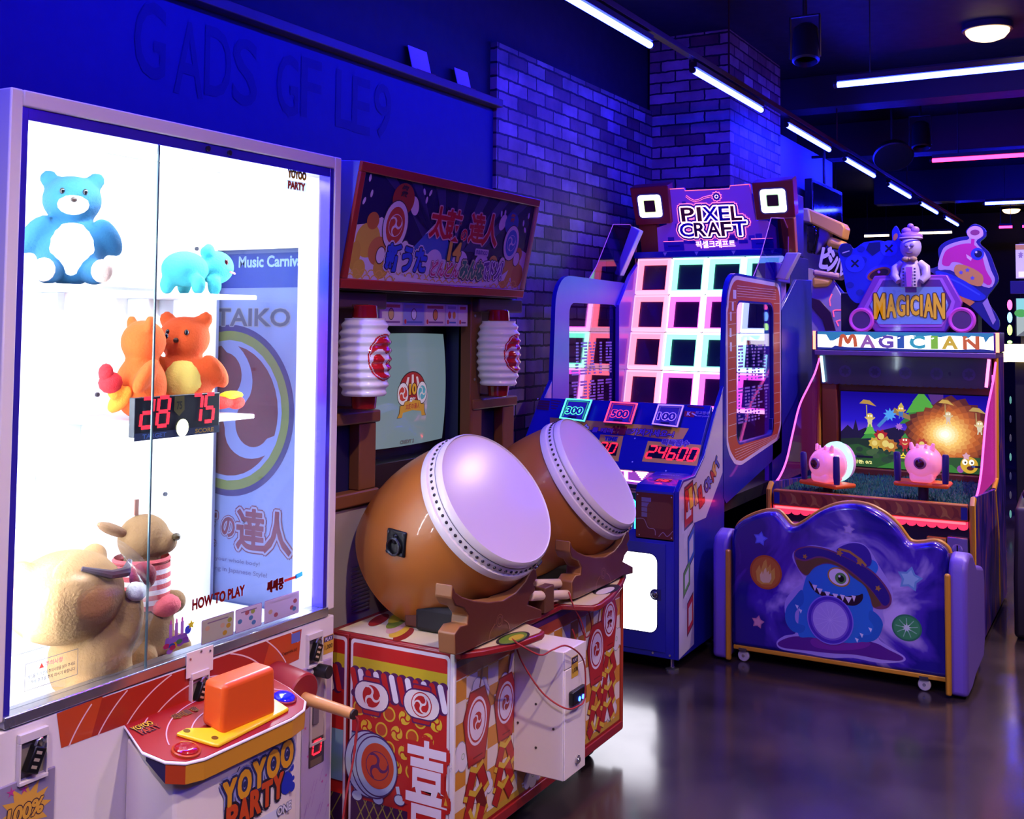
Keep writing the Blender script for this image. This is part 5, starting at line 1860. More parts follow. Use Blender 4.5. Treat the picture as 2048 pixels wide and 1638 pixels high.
# side wings with their clear windows
wing = [(5.13, .64), (5.145, 1.21)] + [(5.17 + .163 * (1 - cos(R(a_))), 1.60 + .168 * sin(R(a_))) for a_ in range(0, 91, 15)] + [(6.02, 1.757), (6.13, 1.75), (6.13, .80)]
win = rrect(5.335, .918, 5.965, 1.622, .055)
for x0, s, nm in ((XR - .025, 1, 'right'), (XL, -1, 'left')):
    wg = ring_plate(wing, win, (5.65, 1.27), lambda u, v, h, x0=x0: V((x0 + h, u, v)), .025, 'side_wing', [BLUE if s > 0 else LILAC, BLUE], px_)
    bx('window_pane', (x0 + .010, 5.33, .912), (x0 + .014, 5.97, 1.628), pane('efe6ff', .11 if s > 0 else .34), wg, 0)
    xa = x0 + .0105 if s < 0 else x0 + .0135
    a = Art((xa, 5.65, 1.27), (0, 1, 0), (0, 0, 1)) if s > 0 else Art((x0 + .0145, 5.65, 1.27), (0, 1, 0), (0, 0, 1))
    pr_ = mat('7a5cc0', .4)
    for row, word in enumerate(('PIXEL', 'CRAFT')):
        for k, ch in enumerate(word):
            cx_ = (-.22 + .11 * k) * s
            cz_ = .05 - row * .215
            w_ = .082
            n_ = 11
            for j in range(n_):
                zz = cz_ + .085 - j * .017
                e_ = abs(j - 5) / 12
                bar, stem, two = [(0, 1)], [(0, .4)], [(0, .4), (.65, 1)]
                segs = {'P': stem if j > 6 else bar if j in (0, 1, 5, 6) else two, 'I': [(.3, .7)], 'X': [(.35 - e_, .65 - e_), (.35 + e_, .65 + e_)],
                        'E': bar if j in (0, 1, 5, 9, 10) else stem, 'L': bar if j > 8 else stem, 'C': bar if j in (0, 1, 9, 10) else stem,
                        'R': bar if j in (0, 1, 5, 6) else two, 'A': [(.2, .8)] if j == 0 else bar if j in (1, 5, 6) else two,
                        'F': bar if j in (0, 1, 5) else stem, 'T': bar if j in (0, 1) else [(.3, .7)]}[ch]
                for f0, f1 in segs:
                    if s < 0: f0, f1 = 1 - f1, 1 - f0
                    a.rect(cx_ - w_ / 2 + f0 * w_, zz - .010, cx_ - w_ / 2 + f1 * w_, zz, pr_, 1)
    a.build('window_lettering', wg)
    if s > 0:
        # tile-red border print with pale outline
        rim = [(5.175, .93), (5.17, 1.60)] + [(5.185 + .150 * (1 - cos(R(a_))), 1.60 + .155 * sin(R(a_))) for a_ in range(0, 91, 15)] + [(5.95, 1.745)] + [(6.04 + .075 * sin(R(a_)), 1.67 + .075 * cos(R(a_))) for a_ in range(0, 91, 18)] + [(6.115, .95), (6.05, .875), (5.40, .805), (5.30, .82), (5.22, .87)]
        c_ = (5.65, 1.27)
        a = Art((XR, 0, 0), (0, 1, 0), (0, 0, 1))
        K = 120

        def band(p0, p1, m, L):
            o, i = radial(p0, c_, K), radial(p1, c_, K)
            a.put(o + i, [(k, (k + 1) % K, K + (k + 1) % K, K + k) for k in range(K)], m, L)
        sh = lambda f, e: [(c_[0] + (y - c_[0]) * f, c_[1] + (z - c_[1]) * e) for y, z in rim]
        w2_ = rrect(5.325, .908, 5.975, 1.632, .06)
        band(rim, sh(.955, .955), 'cbbfe6', 1)
        band(sh(.957, .957), w2_, mat('a8462e', .4), 1.2)
        gl_ = 'd0b8c4'
        for k in range(5): a.line([(5.34, 1.652 + .013 * k), (6.02, 1.652 + .013 * k)], .0022, gl_, 2)
        for k in range(30): a.line([(5.34 + .022 * k, 1.650), (5.34 + .022 * k, 1.712)], .0018, 'b06a50', 1.8)
        for k in range(5): a.line([(5.30, .835 + .014 * k), (6.08, .885 + .006 * k)], .0022, gl_, 2)
        for k in range(30): a.line([(5.36 + .022 * k, .835 + .0012 * k), (5.36 + .022 * k, .895)], .0018, 'b06a50', 1.8)
        for k in range(13):
            z = .96 + .055 * k
            a.line([(5.205, z), (5.322, z + .004)], .0025, gl_, 2)
            a.line([(5.98, z + .01), (6.09, z + .012)], .0025, gl_, 2)
        for y, z, w_ in ((5.27, 1.60, .03), (5.24, 1.55, .025), (5.30, 1.66, .05), (5.235, 1.47, .03), (5.24, 1.40, .03)): a.rect(y - w_ / 2, z - .022, y + w_ / 2, z + .022, 'cbbfe6', 2.2)
        a.build('wing_print', wg)

# pale printed strip on the right side and on the left
strip = [(4.545, .066), (4.545, .78), (4.60, .815), (4.745, .818), (4.863, .895), (5.008, 1.07), (5.12, 1.19), (5.12, .80), (4.885, .62), (4.727, .62), (4.729, .086)]
sidepl = [(PY, .06), (PY, .782), (4.59, .826), (4.745, .828), (4.87, .905), (5.015, 1.08), (5.15, 1.215), (5.15, .66), (5.13, .06)]
for x0, nm in ((XL, 'left_cheek'), (XR - .022, 'right_cheek')):
    ck = MB().prism([(x0, y, z) for y, z in sidepl], (.020 if x0 == XR - .022 else .022, 0, 0)).build(nm, BLUE, px_, .003)
a = Art((XR - .0018, 4.8, .5), (0, 1, 0), (0, 0, 1), .0005)
a.poly([(y - 4.8, z - .5) for y, z in strip], 'bfb8d8', 1)
for k in range(14): 
    y, z = rnd.uniform(-.24, -.10), rnd.uniform(-.38, .25)
    a.rect(y, z, y + .03, z + .05, 'b2abd0' if k % 2 else 'c9c2e0', 1.4)


def frame_print(px, py, w_, h_, c1, sk=.25):
    u, v = a.px((px, py))[0]
    q = lambda k: [(u + x * w_ * k, v + y * h_ * k + x * w_ * k * sk) for x, y in ((-.5, -.5), (.5, -.5), (.5, .5), (-.5, .5))]
    a.poly(q(1.12), '3a2a4a', 2)
    a.poly(q(1), c1, 2.4)
    a.poly([(x, y) for x, y in q(.62)], 'bfb8d8', 2.8)


frame_print(1377, 1010, .10, .17, 'b02a22', .2)
frame_print(1382, 1093, .08, .13, '3a58b8', .6)
frame_print(1373, 1157, .075, .10, '5a8a4a', .6)
frame_print(1380, 1228, .07, .13, 'b02a3a', .5)
for k, (px, py, c) in enumerate(((1374, 1000, 'b02a22'), (1381, 995, 'd8b83a'), (1391, 988, 'd8c070'), (1400, 994, 'b8303a'), (1404, 988, 'c03a30'))):
    u, v = a.px((px, py))[0]
    a.text('PIXEL'[k], u, v, .034, .085, c, 4, .05, '40283a', .05, rot=.25)
for k, (px, py, c) in enumerate(((1412, 973, '3a48b0'), (1418, 962, '5a60c0'), (1424, 950, 'b03a3a'), (1429, 938, 'd09a50'), (1434, 926, '3a50b8'))):
    u, v = a.px((px, py))[0]
    a.text('CRAFT'[k], u, v, .040, .060, c, 4, .05, '40283a', .05, rot=.95)
a.build('side_print', [o for o in px_.children if o.name.startswith('right_cheek')][0])

# front: right ball box, left ball box, lit door
for x0, x1, nm in ((-1.945, -1.762, 'right'), (-2.68, -2.495, 'left')):
    bp = [(PY, .56), (PY, .775), (4.56, .80), (4.80, .832), (4.80, .56)]
    bb = MB().prism([(x0, y, z) for y, z in bp], (x1 - x0, 0, 0)).build('ball_box', BLUE, px_, .004)
    a = Art(((x0 + x1) / 2, PY, .67), (1, 0, 0), (0, 0, 1))
    hw_ = (x1 - x0) / 2
    a.rect(-hw_ + .004, -.10, hw_ - .004, .096, mat('6e2420', .4), 1)
    a.rect(-hw_ + .03, -.01, -hw_ + .075, .075, '8a7a9c', 1.5)
    for k in range(3): a.line([(-hw_ + .03, .075 - .022 * k - .02), (-hw_ + .075, .075 - .022 * k - .02)], .003, '6e2420', 2)
    a.rect(-.035, -.055, hw_ - .006, .06, '7e3024', 1.6, .03)
    a.line(smooth_path([(-hw_ + .006, -.02), (-.05, -.02), (-.03, -.055), (.0, -.06), (.004, -.085)], 5), .003, 'b08a98', 2)
    a.line(smooth_path([(.02, -.09), (.04, -.07), (.06, -.085), (hw_ - .006, -.06)], 5), .003, 'b08a98', 2)
    for u, v in ((-hw_ + .012, .085), (hw_ - .012, .085), (hw_ - .012, -.09), (-hw_ + .02, -.09)): a.oval(u, v, .003, .003, 'd0ccd8', 3, 10)
    a.build('box_print', bb)
    tn = V((0, -.032, .24)).normalized()
    a = Art(((x0 + x1) / 2, 4.56, .80), (1, 0, 0), V((0, .24, .032)), .0006)
    for k in range(12):
        a.rect(rnd.uniform(-.06, .03), .12 + .008 * k, rnd.uniform(.04, .075), .124 + .008 * k, '7a6ac0', 1.2)
    a.text('DIFFICULTY', 0, .17, .09, .016, '9a8ad8', 1.8, .03)
    a.rect(-.035, .055, .04, .09, '1a0c18', 1.2)
    a.digits('08', .0, .073, .055, .022, glow('ff2030', 5), 2)
    a.rect(-.03, .095, .035, .105, 'b08a3a', 1.5)
    a.poly([(-.02, .02), (.02, .02), (0, .038)], glow('ff2a50', 3), 1.5)
    a.build('box_display', bb)
bx('ball_outlet', (-2.495, 4.70, .57), (-1.945, 4.80, .735), mat('0a0a1a', .5), px_, 0)
neon_c = glow((.05, 1.0, .9), 3)
MB().tube([(-1.955, 4.565, .60), (-1.955, 4.565, .715), (-1.985, 4.565, .74), (-2.02, 4.565, .70), (-2.42, 4.565, .70), (-2.455, 4.565, .74), (-2.485, 4.565, .715), (-2.485, 4.565, .60)], .006, 8).build('outlet_neon', neon_c, px_)
dr_ = bx('front_door', (-2.64, PY - .004, .085), (-1.80, PY, .552), BLUE, px_, .002)
a = Art((-2.22, PY - .004, .33), (1, 0, 0), (0, 0, 1))
lit = glow('f4f2ff', 5.5)
a.rect(-.384, -.169, .384, .176, mat('0e1050', .4), 1, .04)
a.rect(-.380, -.165, .380, .172, lit, 1.6, .035)
a.oval(.372, 0, .024, .024, BLUE_D, 2.2)
a.rect(.372, -.024, .40, .024, BLUE_D, 2.2)
a.build('lit_window', dr_)
MB().lathe([(0, .015), (.008, .015), (.012, .010), (.013, 0)], (-1.847, PY - .005, .33), (0, -1, 0), 20).build('door_lock', mat('8a8c98', .25, .9), dr_)
for x in (-1.86, -1.78, -2.6): MB().cyl((x, PY - .001, .078), (x, PY - .004, .078), .005, n=10).build('front_bolt', mat('c8c8d8', .25, .9), px_)
for x in (XL + .07, XR - .05):
    for y in (PY + .05, 5.08, 6.7):
        MB().lathe([(0, .030), (.008, .030), (.014, .012), (.018, .009), (.065, .009)], (x, y, 0), (0, 0, 1), 20).build('levelling_foot', mat('b0b0b8', .25, .9), px_)

# sloping score panel
p0, p1 = V((-2.22, 4.80, .858)), V((-2.22, 5.02, 1.125))
pv = (p1 - p0).normalized()
PN = V((1, 0, 0)).cross(pv)
PL_ = (p1 - p0).length
q = [p0 + V((x, 0, 0)) + pv * z for x, z in ((-.46, -.04), (.458, -.04), (.458, PL_), (-.46, PL_))]
sp_ = MB().prism(q, -PN * .03).build('score_panel', BLUE, px_, .002)
a = Art(p0, (1, 0, 0), pv, .0008)
OCH = mat('f2bc4c', .4)
P2 = lambda *t: a.px(*t)
a.poly(P2((1100, 835), (1378, 857), (1366, 878), (1340, 880), (1100, 850)), OCH, 1)
for k, (s, px, py, w_, h_, c, o) in enumerate((('점수', 1163, 855, .085, .042, 'd8d0e0', '2a1a40'), ('를 때려', 1205, 861, .11, .030, '9a70b8', '2a1a40'), ('선물', 1237, 861, .085, .046, '9a2a2a', '4a1a30'), ('을', 1258, 863, .035, .030, '6a4a80', '2a1a40'), ('가져가세요~!', 1305, 866, .22, .040, '9a78c0', '2a1a40'))):
    u, v = P2((px, py))[0]
    a.text(s, u, v, w_, h_, c, 2, .04, o, .05)
a.poly(P2((1201, 869), (1247, 872), (1238, 915), (1237, 923), (1190, 918)), OCH, 1)
a.poly(P2((1198, 884), (1238, 888), (1232, 912), (1192, 908)), '150a10', 1.6)
u, v = P2((1215, 896))[0]
a.digits('00', u, v, .10, .055, glow('ff1424', 5), 2.2, .15)
u, v = P2((1222, 878))[0]
a.text('TIME', u, v, .065, .022, '2a3090', 2, .05, '8a8ad0', .05)
a.poly(P2((1296, 882), (1403, 890), (1394, 932), (1284, 923)), OCH, 1)
a.poly(P2((1299, 891), (1396, 899), (1388, 923), (1293, 915)), '150a10', 1.6)
u, v = P2((1344, 907))[0]
a.digits('24600', u, v, .255, .066, glow('ff1424', 5), 2.2, .15)
u, v = P2((1351, 886))[0]
a.text('획득점수', u, v, .135, .034, '6a50a0', 2.4, .05, 'c8c0e8', .06)
a.poly(P2((1078, 800), (1100, 802), (1097, 821), (1073, 819)), '5a2438', 1)
for k in range(4): a.line(P2((1077 - k, 804 + 5 * k), (1099 - k, 806 + 5 * k)), .003, '1a1f7a', 1.6)
for k in range(4): a.line(P2((1102, 801 + 5 * k), (1122 - 3 * k, 803 + 5 * k)), .006, '6a2a50', 1.2)
a.poly(P2((1370, 822), (1391, 824), (1388, 835), (1368, 833)), 'a82a3a', 1)
a.text('K', *P2((1378, 828))[0], .018, .022, 'd8c8e0', 2, .04)
a.poly(P2((1384, 825), (1394, 831), (1393, 833), (1383, 828)), 'd8c8e0', 2)
a.text('최고점수', *P2((1405, 826))[0], .07, .018, '9a8ad0', 1.4, .03)
a.text('500 points', *P2((1407, 833))[0], .06, .012, '9a8ad0', 1.4, .03)
a.line(P2((1375, 812), (1408, 816)), .010, '6a2a50', 1.4)
for px, py in ((1270, 877), (1265, 924), (1332, 942), (1076, 798)): a.oval(*P2((px, py))[0], .004, .004, 'd8d8f0', 2, 10)
a.build('score_print', sp_)
# acrylic point signs
for s, pts, cfn in (('300', ((1133, 798), (1186, 801), (1170, 845), (1119, 838)), (.08, 1.0, .45)), ('500', ((1222, 804), (1277, 808), (1264, 850), (1208, 846)), (1.0, .04, .12)), ('100', ((1317, 810), (1369, 812), (1356, 856), (1304, 850)), (.25, .12, 1.0))):
    q = [a.to(at(*p_, p=p0 + PN * .02, n=PN)) for p_ in pts]
    c_ = (sum(p_[0] for p_ in q) / 4, sum(p_[1] for p_ in q) / 4)
    f = lambda k: [p0 + PN * .018 + V((1, 0, 0)) * (c_[0] + (x - c_[0]) * k) + pv * (c_[1] + (y - c_[1]) * k) for x, y in q]
    sn = MB().prism(f(1.0), PN * .008).build('point_sign', mat('5a50b0', .2, coat=.6), px_, .001)
    ng = glow(cfn, 2.6)
    A2 = Art(p0 + PN * .0265, (1, 0, 0), pv, .0006)
    kk = [(c_[0] + (x - c_[0]), c_[1] + (y - c_[1])) for x, y in q]
    for w0, w1 in ((1.0, .88), (.80, .72)):
        for i in range(4):
            A_, B_ = q[i], q[(i + 1) % 4]
            t = lambda p_, k: (c_[0] + (p_[0] - c_[0]) * k, c_[1] + (p_[1] - c_[1]) * k)
            if w0 < .9 and i == 2: continue
            A2.put([t(A_, w0), t(B_, w0), t(B_, w1), t(A_, w1)], [(0, 1, 2, 3)], ng if w0 > .9 else mat('2a2a5a', .3, 0, .4, ecol=cfn), 1)
    A2.text(s, c_[0] - .004, c_[1] - .008, .088, .040, mat('4a40a0', .3), 2, .05, ng, .05)
    A2.line([(c_[0] - .025, c_[1] - .046), (c_[0] + .02, c_[1] - .046)], .010, mat('2a2a5a', .3), 2)
    A2.build('neon_edge', sn)

# lit INPUT strip
q = [at(*p_, y=4.80) for p_ in ((1100, 905), (1316, 940), (1312, 978), (1100, 950))]
iz0, iz1 = .755, .822
ip = bx('input_strip', (-2.49, 4.785, .74), (-1.95, 4.80, .835), mat('3a1a50', .3), px_, .002)
a = Art((-2.2, 4.784, .84), (1, 0, 0), (0, 0, 1), .0008)
pk = glow((1.0, .10, .45), 3)
pk2 = glow((1.0, .35, .6), 4)
a.poly(a.px((1120, 922), (1320, 945), (1318, 975), (1120, 950)), mat('5a2080', .3, 0, .5, ecol=(.6, .1, .9)), .5)
u, v = a.px((1236, 945))[0]
a.text('INPUT', u - .06, v - .005, .26, .050, pk2, 2, .06, pk, .04)
u, v = a.px((1284, 948))[0]
for k in range(6): a.rect(u - .040 + .007 * k, v + .022 - .008 * k - .008, u + .040 - .007 * k, v + .022 - .008 * k - .001, pk2, 2)
a.line(a.px((1180, 952), (1300, 966)), .007, glow((1, .4, .7), 5), 2)
a.build('input_lettering', ip)

# wall of sixteen glowing squares
T0, T1 = V((0, 6.262, 1.908)), V((0, 6.03, 1.012))   # top and bottom edge lines
tv = (T0 - T1)
TH = tv.length / 4
tv.normalize()
TNn = V((1, 0, 0)).cross(tv)
tx0 = -2.664
TW = .2265
MINT, PNK, MAG = (.16, 1.0, .55), (1.0, .13, .22), (1.0, .08, .75)
tint = [[PNK, MINT, MINT, MINT], [PNK, MAG, MAG, (.35, .5, 1.0)], [PNK, MINT, MINT, (.35, .8, 1.0)], [PNK, MAG, MAG, MAG]]
bx('grid_backing', (XL + .02, 6.30, .98), (XR - .02, 6.40, 1.93), mat('0a0a18', .6), px_, 0)
holem = mat('1c0c30', .25)
for r in range(4):
    for c in range(4):
        t3 = tint[r][c]
        o = T0 + V((tx0 + TW * c, 0, 0)) - tv * (TH * (r + 1))
        g1 = tuple(.28 + .72 * k for k in t3) if c else (1.0, .38, .62)
        outer_m, inner_m = glow(g1, 4.2 if c else 1.7), glow(t3, 3.4)
        b = MB()
        rows = []
        for w0, h in ((.003, 0), (.005, .022), (.019, .032), (.028, .020), (.036, -.015)):
            rows.append([o + V((1, 0, 0)) * x + tv * y + TNn * h for x, y in ((w0, w0), (TW - w0, w0), (TW - w0, TH - w0), (w0, TH - w0))])
        vs = [p for rw in rows for p in rw]
        fs, ms = [], []
        for i in range(4):
            for k in range(4):
                fs.append((4 * i + k, 4 * i + (k + 1) % 4, 4 * i + 4 + (k + 1) % 4, 4 * i + 4 + k))
                ms.append(0 if i < 2 else 1)
        b.add(vs, fs)
        b.m = ms
        tl = b.build('target_square', [outer_m, inner_m], px_, 0, smooth=False)
        MB().add(rows[-1], [(0, 1, 2, 3)]).build('square_hole', holem, tl, smooth=False)
# inner side walls
for x0 in (XL + .02, XR - .045):
    iw = [(5.95, .66), (5.95, 1.62), (6.12, 1.80), (6.30, 1.92), (6.38, 1.92), (6.38, .66)]
    MB().prism([(x0, y, z) for y, z in iw], (.025, 0, 0)).build('inner_wall', mat('8050c0', .3, coat=.4), px_, .002)
hb_ = bx('lintel', (XL + .02, 6.22, 1.912), (XR - .02, 6.40, 1.95), BLUE, px_, .003)
a = Art((-2.22, 6.219, 1.93), (1, 0, 0), (0, 0, 1))
for px, py in ((1330, 516), (1393, 514), (1467, 513), (1545, 511)):
    u, v = a.px((px, py))[0]
    a.poly([(u - .013, .014), (u + .013, .014), (u, -.010)], 'c8b8d8', 1)
a.build('column_arrows', hb_)

# header board with neon lettering
h0 = V((-2.22, 6.345, 1.945))
hvv = V((0, -.13, .365)).normalized()
HN = V((1, 0, 0)).cross(hvv)
a = Art(h0 + HN * .018, (1, 0, 0), hvv, .0012)
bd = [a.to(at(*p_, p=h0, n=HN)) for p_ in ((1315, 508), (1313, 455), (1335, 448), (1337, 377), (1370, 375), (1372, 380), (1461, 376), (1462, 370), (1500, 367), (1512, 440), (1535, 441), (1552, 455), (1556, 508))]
hb2 = MB().prism([h0 + V((1, 0, 0)) * x + hvv * y for x, y in bd], HN * .016).build('header_board', mat('8a4ad0', .15, 0, .16, .8, ecol=(.45, .08, .9)), px_, .001)  # pink glow of the squares put into the board's colour and faint emission
bx('header_rear', (XL + .02, 6.42, 1.92), (XR - .02, 6.70, 2.30), BLUE_D, px_, .01)
neon = glow((1.0, .13, .32), 2.6)
neon2 = glow((1.0, .45, .55), 3.2)
edge = glow((1.0, .15, .30), 1.4)
a.line([bd[i] for i in (3, 4, 5, 6, 7, 8)], .005, edge, 1)
for k in range(26):
    u, v = rnd.uniform(-.36, .36), rnd.uniform(.03, .30)
    a.rect(u, v, u + rnd.uniform(.02, .06), v + rnd.uniform(.02, .04), rnd.choice(['5a45b8', '7a62d0', '6048c0']), .2)
cols = {'P': '7a1c30', 'I': '8a4a30', 'X': '1010c8', 'E': '1818a8', 'L': '8a2438', 'C': '1010c8', 'R': '5a1c50', 'A': '7a2050', 'F': '8a4a40', 'T': '1010c8'}
for word, y_px, letters in (('PIXEL', 427, ((1376, 28), (1399, 9), (1421, 32), (1449, 22), (1473, 22))), ('CRAFT', 458, ((1374, 30), (1401, 26), (1428, 28), (1453, 22), (1480, 30)))):
    for ch, (xp, wp) in zip(word, letters):
        u, v = a.px((xp, y_px - (xp - 1425) * .03))[0]
        wu = wp / 82 * .245
        hh = .088
        vs_, _ = text_mesh(ch, .02, 0)
        ky = hh / (max(p[1] for p in vs_) - min(p[1] for p in vs_))
        a.text(ch, u, v, wu, hh, cols[ch], 5, .02, neon2, .0045 / ky + .035)
        for d_, m_, L_ in ((.025, neon, 1), (.020, '3a28a8', 2)):
            a.text(ch, u, v, wu, hh, m_, L_, .02 + d_ / ky)
# little smiling pixel face inside the A, ball trail on top
u, v = a.px((1427, 452))[0]
for du, dv, w_, h_ in ((-.013, .008, .007, .009), (.010, .008, .007, .009), (-.013, -.012, .026, .006), (-.009, -.018, .018, .006)): a.rect(u + du, v + dv, u + du + w_, v + dv + h_, neon2, 3.4)
u, v = a.px((1433, 393))[0]
a.star(u, v, .034, neon, 1, .78, 90, 10)
a.star(u, v, .028, '4a30b0', 1.5, .78, 90, 10)
a.ring(u, v, .008, .012, neon2, 2, 12)
tr_ = a.px((1372, 392), (1380, 398), (1388, 402), (1398, 400), (1408, 395), (1422, 392))
a.line(tr_, .012, neon, 1)
a.line(tr_, .006, '4a30b0', 1.5)
u, v = a.px((1431, 488))[0]
a.text('픽셀크래프트', u, v, .245, .046, glow((1.0, .5, .75), 2.6), 2, .025)
for px, py, w_ in ((1348, 492, .13), (1525, 487, .13)):
    u, v = a.px((px, py))[0]
    a.rect(u - w_ / 2, v - .03, u + w_ / 2, v + .03, '6a58c4', 1)
    a.line([(u - w_ / 2, v + .03), (u + w_ / 2, v + .03)], .003, neon, 1.5)
    a.line([(u - w_ * .3, v), (u + w_ * .3, v)], .010, '4a3aa0', 1.5)
a.build('neon_lettering', hb2)
REDB = mat('a42c28', .4, coat=.2)
ORG = mat('c86a28', .4, coat=.2)
for nm, bp, lp, hp, pp in (('left', ((1259, 376), (1335, 370), (1342, 447), (1272, 451)), ((1275, 391), (1319, 389), (1327, 433), (1280, 436)), ((1286, 401), (1309, 400), (1313, 424), (1291, 425)), ((1277, 449), (1313, 449), (1317, 511), (1284, 512))),
                           ('right', ((1503, 366), (1585, 358), (1590, 434), (1512, 441)), ((1519, 380), (1569, 376), (1575, 423), (1524, 427)), ((1532, 390), (1555, 388), (1560, 411), (1535, 414)), ((1554, 440), (1588, 437), (1592, 508), (1560, 509)))):
    Q3 = lambda pts, k: [at(*p_, p=h0 + HN * k, n=HN) for p_ in pts]
    po = MB().prism(Q3(pp, .02), -HN * .05).build('header_post', ORG, px_, .004)
    bo_ = MB().prism(Q3(bp, .05), -HN * .09).build('lamp_box', [REDB, BLUE], px_, .006)
    A2 = Art(h0 + HN * .051, (1, 0, 0), hvv, .001)
    L4, H4 = [A2.to(p_) for p_ in Q3(lp, .051)], [A2.to(p_) for p_ in Q3(hp, .051)]

    def rr4(p4, k, rad=.02):
        cx_, cy_ = sum(p_[0] for p_ in p4) / 4, sum(p_[1] for p_ in p4) / 4
        hw_ = (abs(p4[1][0] - p4[0][0]) + abs(p4[2][0] - p4[3][0])) / 4 * k
        hh_ = (abs(p4[0][1] - p4[3][1]) + abs(p4[1][1] - p4[2][1])) / 4 * k
        return [cx_ - hw_, cy_ - hh_, cx_ + hw_, cy_ + hh_]
    A2.rect(*rr4(L4, 1.12), mat('7a78a8', .3, .6), 1, .03)
    A2.rect(*rr4(L4, 1.0), glow((1.0, .86, 1.0), 4.5), 1.6, .02)
    A2.rect(*rr4(H4, 1.12), glow((.75, 1.0, .45) if nm == 'left' else (.5, 1.0, .5), 1.6), 2.2, .008)
    A2.rect(*rr4(H4, .96), mat('541420', .4), 2.8, .006)
    A2.build('square_lamp', bo_)
# arms and acrylic fins beside the header
for pts, yy, nm in ((((1262, 452), (1280, 461), (1240, 552), (1228, 548)), 6.05, 'left'), (((1572, 505), (1598, 505), (1570, 560), (1550, 556)), 6.0, 'right')):
    b = [at(*p_, y=yy) for p_ in pts]
    MB().prism(b, (0, .06, 0)).build('white_arm', mat('cfc4e6', .35, coat=.3), px_, .006)
fl = [(5.62, 1.76), (6.28, 1.76), (6.30, 2.06), (6.20, 2.12), (5.95, 2.10), (5.72, 1.84)]
for x0 in (XL + .002, XR - .006):
    fn_ = MB().prism([(x0, y, z) for y, z in fl], (.004, 0, 0)).build('acrylic_fin', pane('b89ae8', .10), px_, 0, smooth=False)
    MB().tube([(x0 + .002, y, z) for y, z in fl[1:] + fl[:1]], .0025, 6).build('fin_edge', mat('8a60c8', .3, 0, .25, ecol=(1, .2, .7)), fn_)
# lamp bracket block on the right arm
bx('arm_block', (-1.80, 6.02, 1.75), (-1.735, 6.30, 1.86), LILAC, px_, .006)
bx('arm_block_window', (-1.736, 6.10, 1.78), (-1.733, 6.2, 1.83), mat('5a2a4a', .3), px_, .001)
# light from the grid
# ================================================================ wizard shooting game: cabinet
MX0, MX1 = -1.625, -.660
MY0, MY1 = 5.46, 6.80
PUR = mat('2a1a70', .35, coat=.3)
PUR_D = mat('160f38', .4)
GOLD = mat('c98f22', .4, coat=.2)
mg = thing('wizard_game_cabinet', 'wide wizard shooting game cabinet with a bright colour screen and two pink cannons', 'game machine', (-1.14, 6.1, 0))


def flame_mat():
    m = D.materials.new('flame_print')
    m.use_nodes = True
    nt = m.node_tree
    b = nt.nodes['Principled BSDF']
    tc = nt.nodes.new('ShaderNodeTexCoord')
    mp = nt.nodes.new('ShaderNodeMapping')
    mp.inputs['Scale'].default_value = (3, 7, 1.8)
    nz = nt.nodes.new('ShaderNodeTexNoise')
    nz.inputs['Scale'].default_value = 1.6
    nz.inputs['Detail'].default_value = 4
    nz.inputs['Distortion'].default_value = 1.4
    cr = nt.nodes.new('ShaderNodeValToRGB')
    for k, (p, c) in enumerate(((.30, '120a48'), (.48, '2a1a90'), (.58, '5a2a90'), (.66, '8a4a30'), (.74, '2a60b0'))):
        e = cr.color_ramp.elements[k] if k < 2 else cr.color_ramp.elements.new(p)
        e.position = p
        e.color = lin(c)
    nt.links.new(tc.outputs['Object'], mp.inputs[0])
    nt.links.new(mp.outputs[0], nz.inputs['Vector'])
    nt.links.new(nz.outputs[0], cr.inputs[0])
    nt.links.new(cr.outputs[0], b.inputs['Base Color'])
    b.inputs['Roughness'].default_value = .3
    return m


FLAME = flame_mat()
lowside = [(MY0, .02), (MY0, .695), (5.55, .72), (6.30, .66), (6.46, .70), (6.50, 1.345), (6.80, 1.345), (6.80, .02)]
for x0, x1, nm in ((MX0, MX0 + .02, 'left_side'), (MX1 - .02, MX1, 'right_side')):
    sdp = MB().prism([(x0, y, z) for y, z in lowside], (x1 - x0, 0, 0)).build(nm, FLAME, mg, .002)
    xe = x0 - .004 if x0 == MX0 else x1 + .004
    for pts in ([(MY0 - .004, .02), (MY0 - .004, .69), (5.50, .715)], [(6.31, .655), (6.44, .70), (6.485, 1.20), (6.49, 1.34)], [(6.30, .655), (6.42, .42), (6.43, .03)]):
        MB().tube([((x0 + x1) / 2, y, z) for y, z in pts], .014, 8).build('gold_edging', GOLD, sdp)
bx('front_board', (MX0 + .02, MY0 + .03, .02), (MX1 - .02, MY0 + .05, .62), mat('120d1c', .4), mg, .002)
bx('divider', (-1.10, MY0 + .012, .02), (-1.07, MY0 + .03, .62), GOLD, mg, .003)
bx('deck_body', (MX0 + .02, MY0 + .05, .02), (MX1 - .02, MY1 - .02, .645), PUR_D, mg, 0)
bx('deck', (MX0 + .02, MY0 + .04, .645), (MX1 - .02, 6.50, .668), mat('1c3a3a', .7), mg, 0)
# artificial grass
b = MB()
vs, fs = [], []
for k in range(5200):
    x, y = rnd.uniform(MX0 + .03, MX1 - .03), rnd.uniform(MY0 + .06, 6.46)
    t, h, l = rnd.uniform(0, 6.28), rnd.uniform(.010, .022), rnd.uniform(-.008, .008)
    n = len(vs)
    vs += [(x - .003 * cos(t), y - .003 * sin(t), .668), (x + .003 * cos(t), y + .003 * sin(t), .668), (x + l, y + l * .6, .668 + h)]
    fs.append((n, n + 1, n + 2))
b.add(vs, fs)
gr = b.build('artificial_grass', mat('2c7a70', .7), mg, smooth=False)
gr['kind'] = 'stuff'
